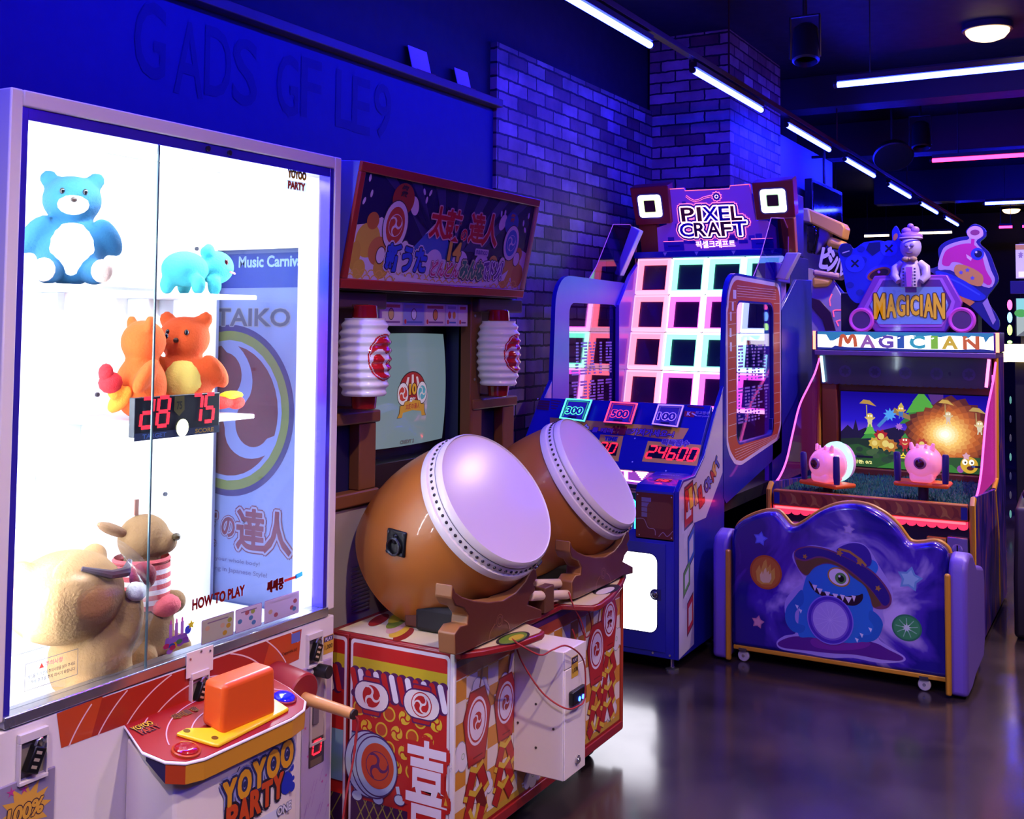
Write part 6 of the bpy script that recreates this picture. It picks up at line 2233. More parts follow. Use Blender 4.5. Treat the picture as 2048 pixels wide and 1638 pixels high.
# front rail with flame print and pink scalloped glow
rl = bx('front_rail', (MX0 + .03, MY0 - .005, .612), (MX1 - .03, MY0 + .04, .690), mat('a8531c', .35, coat=.3), mg, .006)
a = Art((-1.14, MY0 - .005, .651), (1, 0, 0), (0, 0, 1))
for k in range(17):
    u = -.42 + k * .05
    a.poly(smooth_path([(u, -.03), (u + .012, .0), (u + .002, .028), (u + .028, .012), (u + .034, -.012), (u + .05, -.03), (u + .022, -.018)], 3), 'c98a30' if k % 2 else '8a3a18', 1 + .2 * (k % 2))
for u in (-.435, .435): a.rect(u - .014, -.028, u + .014, .028, '1d2a7a', 2)
a.build('flame_print', rl)
sc = [(MX0 + .03, .614)]
n_ = 20
wv = (MX1 - MX0 - .06) / n_
for k in range(n_):
    for i in range(6):
        t = pi * (1 - i / 5)
        sc.append((MX0 + .03 + wv * (k + .5) + wv * .5 * cos(t), .588 - .016 * sin(t)))
sc.append((MX1 - .03, .614))
MB().prism([(x, MY0 + .004, z) for x, z in sc], (0, .006, 0)).build('scalloped_valance', mat('c03a50', .3, 0, 1.1, ecol=(1, .04, .10)), mg, smooth=False)
bx('red_light_strip', (MX0 + .04, MY0 - .004, .600), (MX1 - .04, MY0 + .003, .610), glow((1.0, .03, .04), 9), mg, .001)
# coin mechanisms
for x, lab in ((-.735, ''), (-1.47, '')):
    cm_ = bx('coin_mechanism', (x - .045, MY0 - .01, .37), (x + .045, MY0 + .03, .54), mat('b8b0c0', .25, .7), mg, .004)
    MB().lathe([(0, .022), (.006, .022), (.007, .018)], (x, MY0 - .01, .49), (0, -1, 0), 20).build('coin_entry', mat('d8d4e0', .2, .8), cm_)
    bx('coin_slit', (x - .003, MY0 - .0185, .476), (x + .003, MY0 - .0165, .506), BLK, cm_, 0)
    MB().cyl((x + .03, MY0 - .011, .435), (x + .03, MY0 - .014, .435), .006, n=10).build('blue_led', glow((.1, .3, 1), 20), cm_)
    bx('price_plate', (x - .135, MY0 - .004, .46), (x - .05, MY0 + .03, .53), mat('d0a83a', .4), cm_, .002)
# clear curved wings with glowing edges
for x0, s in ((MX1 - .012, 1), (MX0 + .006, -1)):
    wpts = smooth_path([(5.50, .70), (5.64, .725), (5.78, .80), (5.90, .93), (6.04, 1.07), (6.24, 1.17), (6.38, 1.24), (6.50, 1.335)], 5)
    full = [(p[0], p[1]) for p in wpts] + [(6.50, .70)]
    gw = MB().prism([(x0, y, z) for y, z in full], (.006, 0, 0)).build('clear_wing', pane('e6c8e8', .14, .06, 'wing', (1.0, .04, .55, .30 if s > 0 else .03)), mg, smooth=False)
    MB().tube([(x0 + .003, y, z) for y, z in [(p[0], p[1]) for p in wpts]], .0055, 8).build('glowing_edge', glow((1.0, .10, .55), 2.2), gw)
    A2 = Art((x0 + (.0065 if s > 0 else .0065), 6.2, .95), (0, 1, 0), (0, 0, 1), .0003)
    if s > 0:
        MB().tube([(x0 - .012, y, z) for y, z in ((6.40, .72), (6.42, 1.0), (6.45, 1.25))], .006, 8).build('pink_light_line', glow((1.0, .08, .70), 3), gw)
    for k in range(9 if s > 0 else 5):
        q = [(p[0] + .035 + .045 * k, p[1] - .03 - .02 * k) for p in wpts if p[0] + .05 + .045 * k < 6.48 and p[1] - .03 - .02 * k > .71]
        if len(q) > 2: A2.line(q, .007 if s > 0 else .003, mat('b04a9a', .4, 0, .9 if s > 0 else .25, ecol=(1, .05, .6)), 1)
    A2.build('wing_grain', gw)
# screen wall
SYM = 6.50
bx('screen_wall', (MX0 + .02, SYM, .645), (MX1 - .02, SYM + .03, 1.345), mat('5a2c18', .45), mg, .002)
MB().box((MX0 + .03, SYM - .05, .69), (-1.512, SYM, 1.19)).build('screen_frame_post', mat('7a3a16', .45), mg, .003)
bx('screen_sill', (MX0 + .03, SYM - .06, .668), (MX1 - .03, SYM, .702), mat('6a3418', .45), mg, .004)
scn = bx('display', (-1.502, SYM - .006, .702), (-.70, SYM, 1.138), mat('05050a', .15), mg, .001)
a = Art((-1.10, SYM - .0065, .92), (1, 0, 0), (0, 0, 1), .0007)


def scr_bg():
    m = D.materials.new('screen_sky')
    m.use_nodes = True
    nt = m.node_tree
    nt.nodes.clear()
    o = nt.nodes.new('ShaderNodeOutputMaterial')
    em = nt.nodes.new('ShaderNodeEmission')
    em.inputs[1].default_value = 1.0
    tc = nt.nodes.new('ShaderNodeTexCoord')
    sp = nt.nodes.new('ShaderNodeSeparateXYZ')
    nt.links.new(tc.outputs['Object'], sp.inputs[0])
    mr = nt.nodes.new('ShaderNodeMapRange')
    mr.inputs[1].default_value = .84
    mr.inputs[2].default_value = 1.12
    nt.links.new(sp.outputs[2], mr.inputs[0])
    cr = nt.nodes.new('ShaderNodeValToRGB')
    cr.color_ramp.elements[0].color = lin('8a5ae0')
    cr.color_ramp.elements[1].color = lin('180a90')
    e = cr.color_ramp.elements.new(.45)
    e.color = lin('2a1ac8')
    nt.links.new(mr.outputs[0], cr.inputs[0])
    nt.links.new(cr.outputs[0], em.inputs[0])
    nt.links.new(em.outputs[0], o.inputs[0])
    return m


SE = lambda h, k=.85: glow(h, k)
sx0, sx1, sz0, sz1 = -.398, .395, -.212, .212
a.rect(sx0, sz0, sx1, sz1, scr_bg(), .5)
a.poly([(sx0, -.02), (-.36, .02), (-.33, -.005), (-.315, .055), (-.30, -.01), (-.26, .01), (-.2, -.01), (-.1, .02), (0, -.01), (.1, .01), (.1, -.10), (sx0, -.10)], SE('101038'), 1)
a.poly([(sx0, -.06), (-.3, -.05), (-.2, -.07), (0, -.06), (.15, -.08), (.3, -.06), (sx1, -.08), (sx1, -.13), (sx0, -.13)], SE('16301c'), 1.3)
# burst of light
for q in range(12):
    f = q / 11
    r = .215 * (1 - f) ** 1.15 + .022
    c = lin('5a2410'), lin('c8661c'), lin('f4c468'), lin('fff4d8')
    g = f * 3
    i_ = min(int(g), 2)
    cc = tuple(c[i_][k] + (c[i_ + 1][k] - c[i_][k]) * (g - i_) for k in range(3))
    n = 22
    pts = []
    for i in range(n * 2):
        t = pi * i / n + .1 * q
        rr = r * (1 if i % 2 == 0 else .90) * (1.1 if cos(t) > 0 else .92)
        pts.append((min(max(.165 + rr * cos(t), sx0), sx1), min(max(-.005 + rr * .85 * sin(t), sz0), sz1)))
    a.poly(pts, glow(cc, .85 + .5 * f), 2 + .1 * q)
a.poly([(.165, 0), (.08, sz1), (.16, sz1)], SE('6a3aa0', .6), 1.8)
a.poly([(.165, 0), (-.12, .10), (-.10, .13)], SE('b08a50', .7), 1.9)
# trees
for x, z, s, c1, c2 in ((.045, .04, 1.0, '5ab83c', '3a8a30'), (-.235, -.055, .42, '6ac84c', '3a9a3c')):
    for k in range(3):
        w_ = (.05 + .035 * k) * s
        zz = z + (.17 - .062 * k) * s
        pts = [(x - w_, zz - .045 * s), (x - w_ * .3, zz + .05 * s), (x + w_ * .3, zz + .05 * s), (x + w_ * 1.1, zz - .05 * s), (x + w_ * .3, zz - .030 * s)]
        a.poly([(p[0], min(p[1], sz1)) for p in pts], SE(c1 if k < 2 else c2, .8), 2.2 - .2 * k)
a.poly([(-.03, .03), (.10, .03), (.16, -.09), (-.09, -.09)], SE('3a3040', .7), 1.7)
# grass and stones
a.poly([(sx0, -.10), (-.3, -.085), (-.2, -.12), (-.05, -.10), (.1, -.135), (sx1, -.12), (sx1, sz0), (sx0, sz0)], SE('2a5a24', .8), 3.2)
for k in range(26):
    x, z = rnd.uniform(sx0 + .03, .05), rnd.uniform(sz0 + .03, -.11)
    a.oval(x, z, rnd.uniform(.018, .035), rnd.uniform(.012, .02), SE(rnd.choice(['3a5a34', '2c4a30', '48683a', '24402a']), .8), 3.4 + k * .02, 9)
a.poly([(-.20, sz0), (-.1, -.17), (.2, -.17), (.25, sz0)], SE('3a8a2c', .8), 3.9)


def gnome(x, z, s, body, head, hat=None, um=None):
    a.oval(x, z - .022 * s, .012 * s, .018 * s, SE(body), 4.4, 14)
    a.oval(x, z, .016 * s, .016 * s, SE(head), 4.6, 16)
    for q in (-1, 1):
        a.oval(x + q * .006 * s, z + .002 * s, .004 * s, .005 * s, SE('fff8e8', 1.1), 4.8, 10)
        a.line([(x + q * .010 * s, z - .016 * s), (x + q * .024 * s, z - .004 * s)], .006 * s, SE(head), 4.3)
        a.line([(x + q * .006 * s, z - .034 * s), (x + q * .009 * s, z - .052 * s)], .006 * s, SE(body), 4.3)
    if hat: a.poly([(x - .016 * s, z + .010 * s), (x + .016 * s, z + .010 * s), (x + .002 * s, z + .034 * s)], SE(hat), 4.9)
    if um:
        a.line([(x - .014 * s, z - .01 * s), (x - .016 * s, z + .055 * s)], .005 * s, SE('b8a060'), 4.2)
        a.poly([(x - .05 * s, z + .062 * s), (x - .03 * s, z + .082 * s), (x, z + .078 * s), (x + .032 * s, z + .050 * s), (x - .01 * s, z + .060 * s)], SE(um), 4.7)


gnome(-.235, .075, 1.15, 'e8d8a0', 'e8c860', None, 'c89a40')
gnome(-.065, .125, 1.05, '4a7ac8', 'e8b840', 'd8c050')
gnome(.185, .105, 1.0, 'e8d0c0', 'e8d0a0', None, 'd8b050')
gnome(.345, .06, 1.1, 'e8e0c0', 'f0d8a0', None, 'c8a858')
a.star(-.125, .09, .038, SE('4a9ae8', 1.1), 4.2, .55, 90, 9)
a.line([(-.125, .09), (-.19, .02)], .018, SE('4a8ae0', .8), 4)
a.star(-.075, .025, .022, SE('b070d8', .9), 4.1, .6, 80, 8)
for x, z, s, c in ((-.175, -.035, 1.5, 'b82020'), (-.15, -.075, 1.6, 'd8a030'), (-.21, -.075, 1.3, 'e0b840'), (-.12, -.085, 1.4, 'c87820'), (-.045, -.06, 1.3, 'c02c2c'), (.045, -.065, 1.2, 'c8402c')):
    a.star(x, z, .028 * s, SE(c, .8), 4.2, .72, 90 + 20 * s, 8)
    a.oval(x, z, .012 * s, .012 * s, SE('f0d878', .9), 4.6, 14)
gnome(-.045, -.05, 1.2, 'c83030', 'd03a30', '3a9a3c')
a.oval(.29, -.165, .045, .045, SE('e8b82c'), 4.4)
for q in (-1, 1): 
    a.oval(.285 + q * .017, -.150, .014, .016, SE('fffaf0', 1.1), 4.8, 14)
    a.oval(.287 + q * .017, -.152, .005, .006, SE('403020'), 5.1, 10)
a.oval(.295, -.182, .018, .012, SE('5a2418'), 4.9, 14)
a.star(.275, -.118, .022, SE('e8b0c8'), 4.6, .6)
a.oval(.245, -.19, .018, .02, SE('a050b0'), 4.2)
for x0, w_ in ((-.335, .115), (.30, .10)):
    a.rect(x0, -.162 if x0 < 0 else -.178, x0 + w_, -.150 if x0 < 0 else -.166, SE('0a1030', .5), 5.2)
    a.rect(x0 + .003, -.160 if x0 < 0 else -.176, x0 + w_ * .2, -.152 if x0 < 0 else -.168, SE('4a6ad0', .6), 5.5)
a.text('탄환: 0/2', -.275, -.185, .10, .020, SE('f0e890', 1.2), 5.5, .03)
a.text('보스', -.07, -.135, .06, .03, SE('f0d030', 1.2), 4.6, .05)
a.build('game_picture', scn)
# dark valance under the marquee
vz = [(MX0 + .025, 1.345)]
n_ = 26
wv = (MX1 - MX0 - .05) / n_
for k in range(n_):
    for i in range(5):
        t = pi * (1 - i / 4)
        vz.append((MX0 + .025 + wv * (k + .5) + wv * .5 * cos(t), 1.180 - .008 * sin(t)))
vz.append((MX1 - .025, 1.345))
vl = MB().prism([(x, 6.44, z) for x, z in vz], (0, .006, 0)).build('scalloped_hood', mat('2a1440', .3, coat=.5), mg, smooth=False)
a = Art((-1.14, 6.4395, 1.26), (1, 0, 0), (0, 0, 1))
for k in range(5):
    a = Art((-1.14, 6.4395, 1.26), (1, 0, 0), (0, 0, 1))
    u = -.32 + .165 * k
    a.oval(u, -.01, .034, .034, '3c2060', 1, 24)
    a.star(u, -.01, .026, '2a1644', 1.3, .6, 90 + 30 * k, 6)
    a.build('hood_print', vl)
bx('ledge', (MX0, 6.40, 1.340), (MX1, 6.80, 1.368), mat('6a4a8a', .4, coat=.3), mg, .004)

# lit marquee
mq = bx('marquee', (MX0 - .005, 6.425, 1.370), (MX1 + .005, 6.80, 1.478), mat('4a2a80', .3), mg, .004)
a = Art((-1.142, 6.4245, 1.424), (1, 0, 0), (0, 0, 1), .001)
ml = glow('fff8ff', 2.4)
a.rect(-.470, -.050, .470, .050, ml, .6)
BE = lambda h: glow(h, .8)
drip = [(-.47, .052), (.47, .052), (.47, .038), (.45, .030), (.43, .0), (.42, .030), (.36, .036), (.33, .012), (.31, .034), (.24, .036), (.2, .026), (.15, .036), (.10, .028), (.05, .036), (-.02, .026), (-.08, .036), (-.15, .010), (-.18, .034), (-.26, .036), (-.33, .028), (-.38, .0), (-.40, .0), (-.42, .034), (-.47, .036)]
a.poly(drip, BE('2f86c8'), 1)
a.poly([(-.47, -.052), (.47, -.052), (.47, -.040), (.4, -.034), (.3, -.040), (.1, -.042), (-.1, -.038), (-.3, -.036), (-.37, -.028), (-.39, -.040), (-.47, -.038)], BE('1d2f9a'), 1)
for ch, u, c, w_ in (('M', -.298, 'd8622a', .105), ('A', -.188, 'a062c0', .085), ('G', -.088, '6a4ac0', .085), ('I', -.008, '2a5ac0', .035), ('C', .080, '38a8d0', .085), ('I', .170, '8ac83a', .035), ('A', .250, 'e0b82c', .085), ('N', .358, 'd8662a', .085)):
    if ch == 'M':
        a.line(smooth_path([V((u + x, z)) for x, z in ((-.044, -.034), (-.036, .022), (-.018, .024), (0, -.010), (.018, .024), (.036, .022), (.044, -.034))], 4), .020, BE(c), 2)
        continue
    a.text(ch, u, -.002, w_ * .92, .068, BE(c), 2, .045 if ch != 'M' else .02, None)
    a.oval(u - w_ * .25, .020, .008, .004, glow('ffffff', 1.5), 4, 12, .4)
a.build('marquee_lettering', mq)
for x in (MX0 - .006, MX1 + .006):
    MB().tube([(x, 6.43, 1.372), (x, 6.43, 1.478)], .010, 8).build('marquee_side_light', glow((1.0, .2, .12), 4), mq)
MB().tube([(MX0 + .035, 6.415, 1.335), (MX0 + .05, 6.415, 1.185)], .008, 8).build('side_light_line', glow((.35, .7, 1.0), 4), mg)
MB().tube([(MX1 - .035, 6.415, 1.335), (MX1 - .05, 6.405, 1.185)], .008, 8).build('side_light_line', glow((1.0, .15, .5), 4), mg)

# header: black box, octagon sign, speakers, cut-out figures
HYH = 6.47
bx('header_box', (-1.50, 6.52, 1.478), (-.76, 6.70, 1.70), mat('15101c', .5), mg, .004)
on = lambda px, py, y=HYH: at(px, py, y=y)
sg8 = [on(*p) for p in ((1713, 620), (1750, 552), (1800, 550), (1822, 560), (1845, 550), (1895, 550), (1925, 605), (1920, 622), (1893, 664), (1752, 664))]
sgn = MB().prism([(p.x, HYH - .02, p.z) for p in sg8], (0, .06, 0)).build('octagon_sign', mat('8a3ab0', .3, coat=.5), mg, .006)
q8 = [on(*p) for p in ((1742, 610), (1762, 574), (1885, 574), (1898, 610), (1884, 648), (1758, 648))]
a = Art((-1.10, HYH - .0205, 1.62), (1, 0, 0), (0, 0, 1), .0012)
aa = [a.to(p) for p in q8]
g8 = [a.to(p) for p in sg8]
gc = (sum(p[0] for p in g8) / len(g8), sum(p[1] for p in g8) / len(g8))
a.poly([(gc[0] + (x - gc[0]) * .86, gc[1] + (y - gc[1]) * .86) for x, y in g8], 'b06ad0', 1)
a.poly([(gc[0] + (x - gc[0]) * .78, gc[1] + (y - gc[1]) * .78) for x, y in g8], '5a2a8a', 1.4)
a.poly(aa, mat('5a74c8', .3, 0, .22, ecol='8aa0e0'), 2)
for k in range(9):
    a.oval(rnd.uniform(-.16, .16), rnd.uniform(-.05, .03), .035, .02, mat('9ab0dc', .3, 0, .2, ecol='b0c0f0'), 2.2, 14)
gld = mat('e0b81c', .35, 0, .22, ecol='e8b020')
for k, ch in enumerate('MAGICIAN'):
    u = (-.172, -.104, -.048, -.008, .032, .070, .110, .170)[k]
    e_ = abs(u - .01) / .17
    u2, v2 = a.to(on(1820, 611))
    a.text(ch, u2 + u * .93, v2 - .004 * e_, (.060, .050, .044, .010, .044, .010, .048, .056)[k], .105 + .035 * e_, gld, 4, .03, '5a3a18', .03)
u, v = a.to(on(1822, 566))
a.poly([(u - .016, v + .008), (u, v + .028), (u + .016, v + .008), (u, v - .030)], 'c8642a', 5)
a.build('sign_lettering', sgn)
for px in (1725, 1925):
    c = on(px, 640)
    sk_ = MB().lathe([(0, .070), (.03, .070), (.042, .062), (.036, .05)], (c.x, HYH + .0, c.z), (0, -1, 0), 32, closed=True).build('speaker', mat('9a3ab8', .3, 0, .25, .5, ecol=(1, .1, .8)), mg)
    MB().lathe([(.036, .05), (.030, .02), (.034, 0)], (c.x, HYH, c.z), (0, -1, 0), 28).build('speaker_cone', mat('5a3a70', .5), sk_)


def cut(name, pts, y, mats, t=.02, sm=4):
    q = [on(px, py, y) for px, py in closed_path(pts, sm)]
    q = [(p[0] if False else p) for p in q]
    return MB().prism([(p.x, y, p.z) for p in q], (0, t, 0)).build(name, mats, mg, .002, smooth=False)


def cpath(pts, n=5): return [tuple(p) for p in closed_path([V(p) for p in pts], n)]


# patchwork blue bear-like head (left)
bw = cut('blue_beast_cutout', cpath([(1676, 503), (1683, 488), (1698, 488), (1708, 497), (1728, 485), (1758, 481), (1782, 484), (1784, 462), (1792, 452), (1799, 464), (1802, 486), (1812, 510), (1812, 560), (1770, 590), (1725, 605), (1708, 604), (1694, 585), (1688, 556), (1682, 525)], 3), 6.50, [mat('1c2ac8', .35, coat=.4), mat('101540', .4)])
a = Art((-1.30, 6.4995, 1.8), (1, 0, 0), (0, 0, 1), .001)
P3 = lambda *t: [a.to(on(p[0], p[1], 6.4995)) for p in t]
a.poly(P3((1738, 486), (1760, 484), (1762, 500), (1745, 512), (1732, 500)), '0c1258', 1)
a.oval(*P3((1692, 500))[0], .038, .040, '14186a', 1, 20)
for (px, py), rr in (((1710, 527), .055), ((1778, 497), .048)):
    u, v = P3((px, py))[0]
    a.oval(u, v, rr, rr * .95, '2a3ae0', 1.5, 24)
    for s_ in (-1, 1): a.line([(u - .020, v - .020 * s_), (u + .020, v + .020 * s_)], .010, '0a0c30', 2.4)
u, v = P3((1758, 546))[0]
a.oval(u, v, .078, .042, '3a3ad8', 1.8, 26, .35)
a.oval(u, v - .006, .068, .034, 'a8562c', 2.2, 26, .35)
a.oval(u, v - .006, .055, .025, '3a0f1c', 2.6, 24, .35)
a.oval(u, v + .006, .008, .008, 'b04ac8', 3, 12)
for px, py in ((1726, 520), (1722, 498), (1700, 570), (1720, 585)): a.oval(*P3((px, py))[0], .022, .018, '1420a0', 1.3, 14)
u, v = P3((1791, 474))[0]
a.oval(u, v, .012, .022, 'c87a4a', 2.2, 14, -.3)
u, v = P3((1692, 506))[0]
a.line([(u - .02, v), (u + .02, v + .012)], .006, 'd8d0e0', 2.4)
a.build('beast_print', bw)
# pink one-eyed bird-like figure (right)
bp = cut('pink_creature_cutout', cpath([(1876, 500), (1890, 484), (1915, 475), (1935, 472), (1932, 462), (1948, 448), (1968, 456), (1972, 472), (1960, 486), (1978, 505), (1990, 535), (1997, 560), (1985, 580), (1975, 600), (1998, 640), (1990, 660), (1940, 612), (1905, 585), (1868, 548), (1852, 540), (1878, 530)], 3), 6.50, [mat('1a1a80', .35, coat=.4), mat('8a7ac0', .4)])
a = Art((-.80, 6.4995, 1.8), (1, 0, 0), (0, 0, 1), .001)
a.poly(P3(*cpath([(1884, 502), (1896, 490), (1920, 482), (1938, 478), (1936, 464), (1948, 454), (1964, 460), (1966, 472), (1952, 484), (1970, 506), (1982, 540), (1990, 560), (1978, 576), (1940, 560), (1900, 540), (1876, 538)], 3)), 'b8a0c8', 1)
a.poly(P3(*cpath([(1890, 504), (1905, 494), (1925, 488), (1945, 488), (1962, 505), (1972, 540), (1984, 562), (1975, 570), (1950, 550), (1925, 528), (1905, 524), (1898, 532), (1884, 528)], 3)), 'c02a90', 1.5)
a.oval(*P3((1950, 465))[0], .042, .036, 'd0a8c8', 1.5, 20)
a.oval(*P3((1950, 465))[0], .024, .016, '8a3a70', 2, 18)
a.line(P3((1946, 478), (1945, 490)), .018, 'c02a90', 1.7)
u, v = P3((1955, 508))[0]
a.oval(u, v, .034, .034, '2a3ad8', 2.2)
a.oval(u + .004, v, .020, .020, '0a0a40', 2.6)
a.oval(u - .006, v + .010, .006, .006, 'd8d8f0', 3, 10)
a.poly(P3((1932, 508), (1944, 516), (1942, 522), (1934, 516)), 'd8b8d0', 2.3)
a.poly(P3(*cpath([(1912, 530), (1935, 532), (1965, 550), (1962, 572), (1935, 566), (1910, 548)], 3)), 'c8904a', 2)
for px, py in ((1922, 545), (1945, 556), (1935, 540)): a.star(*P3((px, py))[0], .014, '5a5ac8', 2.6)
a.poly(P3(*cpath([(1872, 542), (1895, 546), (1930, 562), (1962, 584), (1972, 594), (1958, 602), (1925, 594), (1890, 572), (1874, 552)], 3)), '1a2ac0', 2.3)
a.line(P3((1880, 548), (1920, 566), (1960, 590)), .008, '3a50e0', 2.6)
a.poly(P3((1900, 580), (1950, 604), (1940, 612), (1905, 590)), 'c8803a', 2)
a.poly(P3((1975, 596), (1992, 640), (1986, 650), (1965, 606)), '9a88c0', 1.6)
a.build('creature_print', bp)
# white figurine with cap and waistcoat in the middle (solid)
fx, fz = on(1822, 520, 6.46).x, on(1822, 553, 6.46).z
FW = mat('c8bcd0', .35, coat=.3)
T_ = Matrix.Translation((fx, 6.455, fz))
f_ = MB(T_)
f_.lathe([(-.06, .055), (0, .060), (.05, .052), (.09, .035), (.11, .016)], (0, 0, 0), (0, 0, 1), 24)
for s_ in (-1, 1): f_.tube([(s_ * .045, 0, .075), (s_ * .080, -.01, .045), (s_ * .085, -.02, .0), (s_ * .06, -.04, -.03)], [.022, .026, .024, .018], 10)
f_.ball((0, 0, .165), (.058, .055, .066), 20)
fg = f_.build('figurine', FW, mg)
MB(T_).ball((0, .01, .225), (.064, .06, .03), 18).ball((-.02, 0, .255), (.03, .028, .022), 12).ball((.022, .005, .26), (.026, .026, .022), 12).ball((0, .0, .283), (.018, .018, .016), 10).build('plumed_cap', mat('b07ac0', .5), fg)
MB(T_).lathe([(.208, .060), (.214, .066), (.22, .060)], (0, 0, 0), (0, 0, 1), 24, closed=True).build('cap_brim', mat('c8a8d0', .4), fg)
e = MB(T_)
e.ball((-.014, -.054, .172), (.012, .006, .012), 10).ball((.016, -.054, .172), (.012, .006, .012), 10)
e.each('goggle', mat('a090b0', .2), fg)
MB(T_).ball((0, -.058, .156), (.008, .010, .008), 10).build('nose', FW, fg)
MB(T_).tube([(-.018, -.052, .132), (0, -.056, .128), (.018, -.052, .132)], .004, 6).build('mouth', mat('7a5a80', .5), fg)
MB(T_).ball((-.020, -.045, .095), (.022, .014, .016), 12).ball((.020, -.045, .095), (.022, .014, .016), 12).ball((0, -.050, .095), (.008, .010, .010), 10).build('bow_tie', mat('b89a6a', .4), fg)
a = Art((fx, 6.455 - .062, fz), (1, 0, 0), (0, 0, 1), .001)
for s_ in (-1, 1):
    for k in range(6): a.rect(s_ * .030 - .005, -.055 + .018 * k, s_ * .030 + .005, -.045 + .018 * k, '3a2a58', 1)
a.poly([(-.018, .05), (.018, .05), (.012, -.06), (-.012, -.06)], 'b85ac0', .5)
a.build('waistcoat_print', fg)
MB().box((fx - .03, 6.44, fz - .09), (fx + .03, 6.50, fz - .05)).build('figurine_base', mat('8a3ab0', .3), fg, .003)


# cannons on posts
def cannon(px, py, yaw, back, lab):
    c = at(px, py, y=5.62)
    O = Matrix.Translation(c) @ Matrix.Rotation(R(yaw), 4, 'Z')
    W = lambda x, y, z: O @ V((x, y, z))
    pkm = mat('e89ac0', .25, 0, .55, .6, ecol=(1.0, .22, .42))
    body = MB(O)
    body.lathe([(-.085, .0), (-.083, .035), (-.070, .058), (-.045, .075), (-.01, .084), (.04, .085), (.07, .080), (.085, .06), (.09, 0)], (0, 0, 0), (0, 1, 0), 32)
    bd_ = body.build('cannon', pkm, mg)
    bd_['label'] = lab
    fc = MB(O).box((-.055, -.07, -.088), (.055, .06, -.03)).build('cannon_chest', pkm, bd_, .022, 4)
    MB(O).lathe([(.083, .030), (.090, .028), (.094, .022)], (0, 0, .008), (0, -1, 0), 24).build('button_ring', mat('c88aa8', .3), bd_)
    MB(O).lathe([(.088, .021), (.098, .020), (.102, .014), (.103, 0)], (0, 0, .008), (0, -1, 0), 24).build('fire_button', mat('5a0c18', .2, coat=1), bd_)
    for s_ in (-1, 1):
        MB(O).cyl((s_ * .045, -.02, .068), (s_ * .052, -.02, .098), .014, .007, 14).build('crown_stud', pkm, bd_, .002)
        MB(O).cyl((s_ * .018, -.035, .074), (s_ * .02, -.035, .094), .009, .006, 12).build('crown_stud', pkm, bd_, .002)
        MB(O).tube([(s_ * .108, -.05, -.085), (s_ * .108, -.052, -.05), (s_ * .110, -.055, .045), (s_ * .110, -.055, .052)], [.014, .017, .016, .012], 14).build('grip', mat('2c2370', .4), bd_)
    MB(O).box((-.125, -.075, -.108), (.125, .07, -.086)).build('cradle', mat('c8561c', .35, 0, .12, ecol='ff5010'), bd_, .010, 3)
    MB().cyl((c.x, c.y, .668), (c.x, c.y, c.z - .108), .024, n=20).build('post', mat('2a1838', .35), bd_)
    if back:
        MB(O).lathe([(.05, .06), (.052, .098), (.075, .100), (.078, .06)], (0, 0, .01), (0, 1, 0), 36, closed=True).build('lit_ring', glow((.45, .95, 1.0), 1.6), bd_)
        MB(O).lathe([(.080, .0), (.080, .094), (.105, .090), (.108, 0)], (0, 0, .01), (0, 1, 0), 36).build('rear_disc', mat('d0a0d8', .3, 0, .25, ecol=(.9, .5, .9)), bd_)
    else:
        MB(O).lathe([(.08, .05), (.082, .075), (.105, .072), (.108, 0)], (0, 0, .0), (0, 1, 0), 32).build('rear_disc', mat('d0a0d8', .3), bd_)


cannon(1655, 928, -30, True, 'left pink cannon turned aside, with a lit cyan ring')
cannon(1846, 926, 0, False, 'right pink cannon facing straight out')

# ================================================================ player bench whose back faces the aisle
BYF = 4.86
bn = thing('player_bench', 'purple player bench on casters, its back printed with a blue one-eyed monster in a hat', 'bench', (-1.15, 5.1, 0))
Z4 = lambda x, y: (1420 + x / 3.15, 900 + y / 3.15)
OUTB = [(130, 560), (150, 490), (200, 445), (280, 410), (350, 394), (410, 400), (450, 440), (490, 484), (530, 488), (590, 455), (680, 395), (780, 355), (880, 344), (980, 360), (1060, 398), (1120, 440), (1170, 490), (1210, 545), (1240, 583), (1280, 598), (1340, 595), (1400, 588), (1450, 605), (1490, 645), (1503, 710)]
Fp = lambda x, y: at(*Z4(x, y), y=BYF)
op = [Fp(*p) for p in OUTB]
pts2 = [(p.x, p.z) for p in smooth_path([V((p.x, p.z)) for p in op], 3)] if False else [tuple(p) for p in smooth_path([V((p.x, p.z)) for p in op], 3)]
bl, brr = Fp(112, 1265), Fp(1506, 1478)
zb_ = .066
poly = pts2 + [(pts2[-1][0], zb_), (pts2[0][0], zb_)]


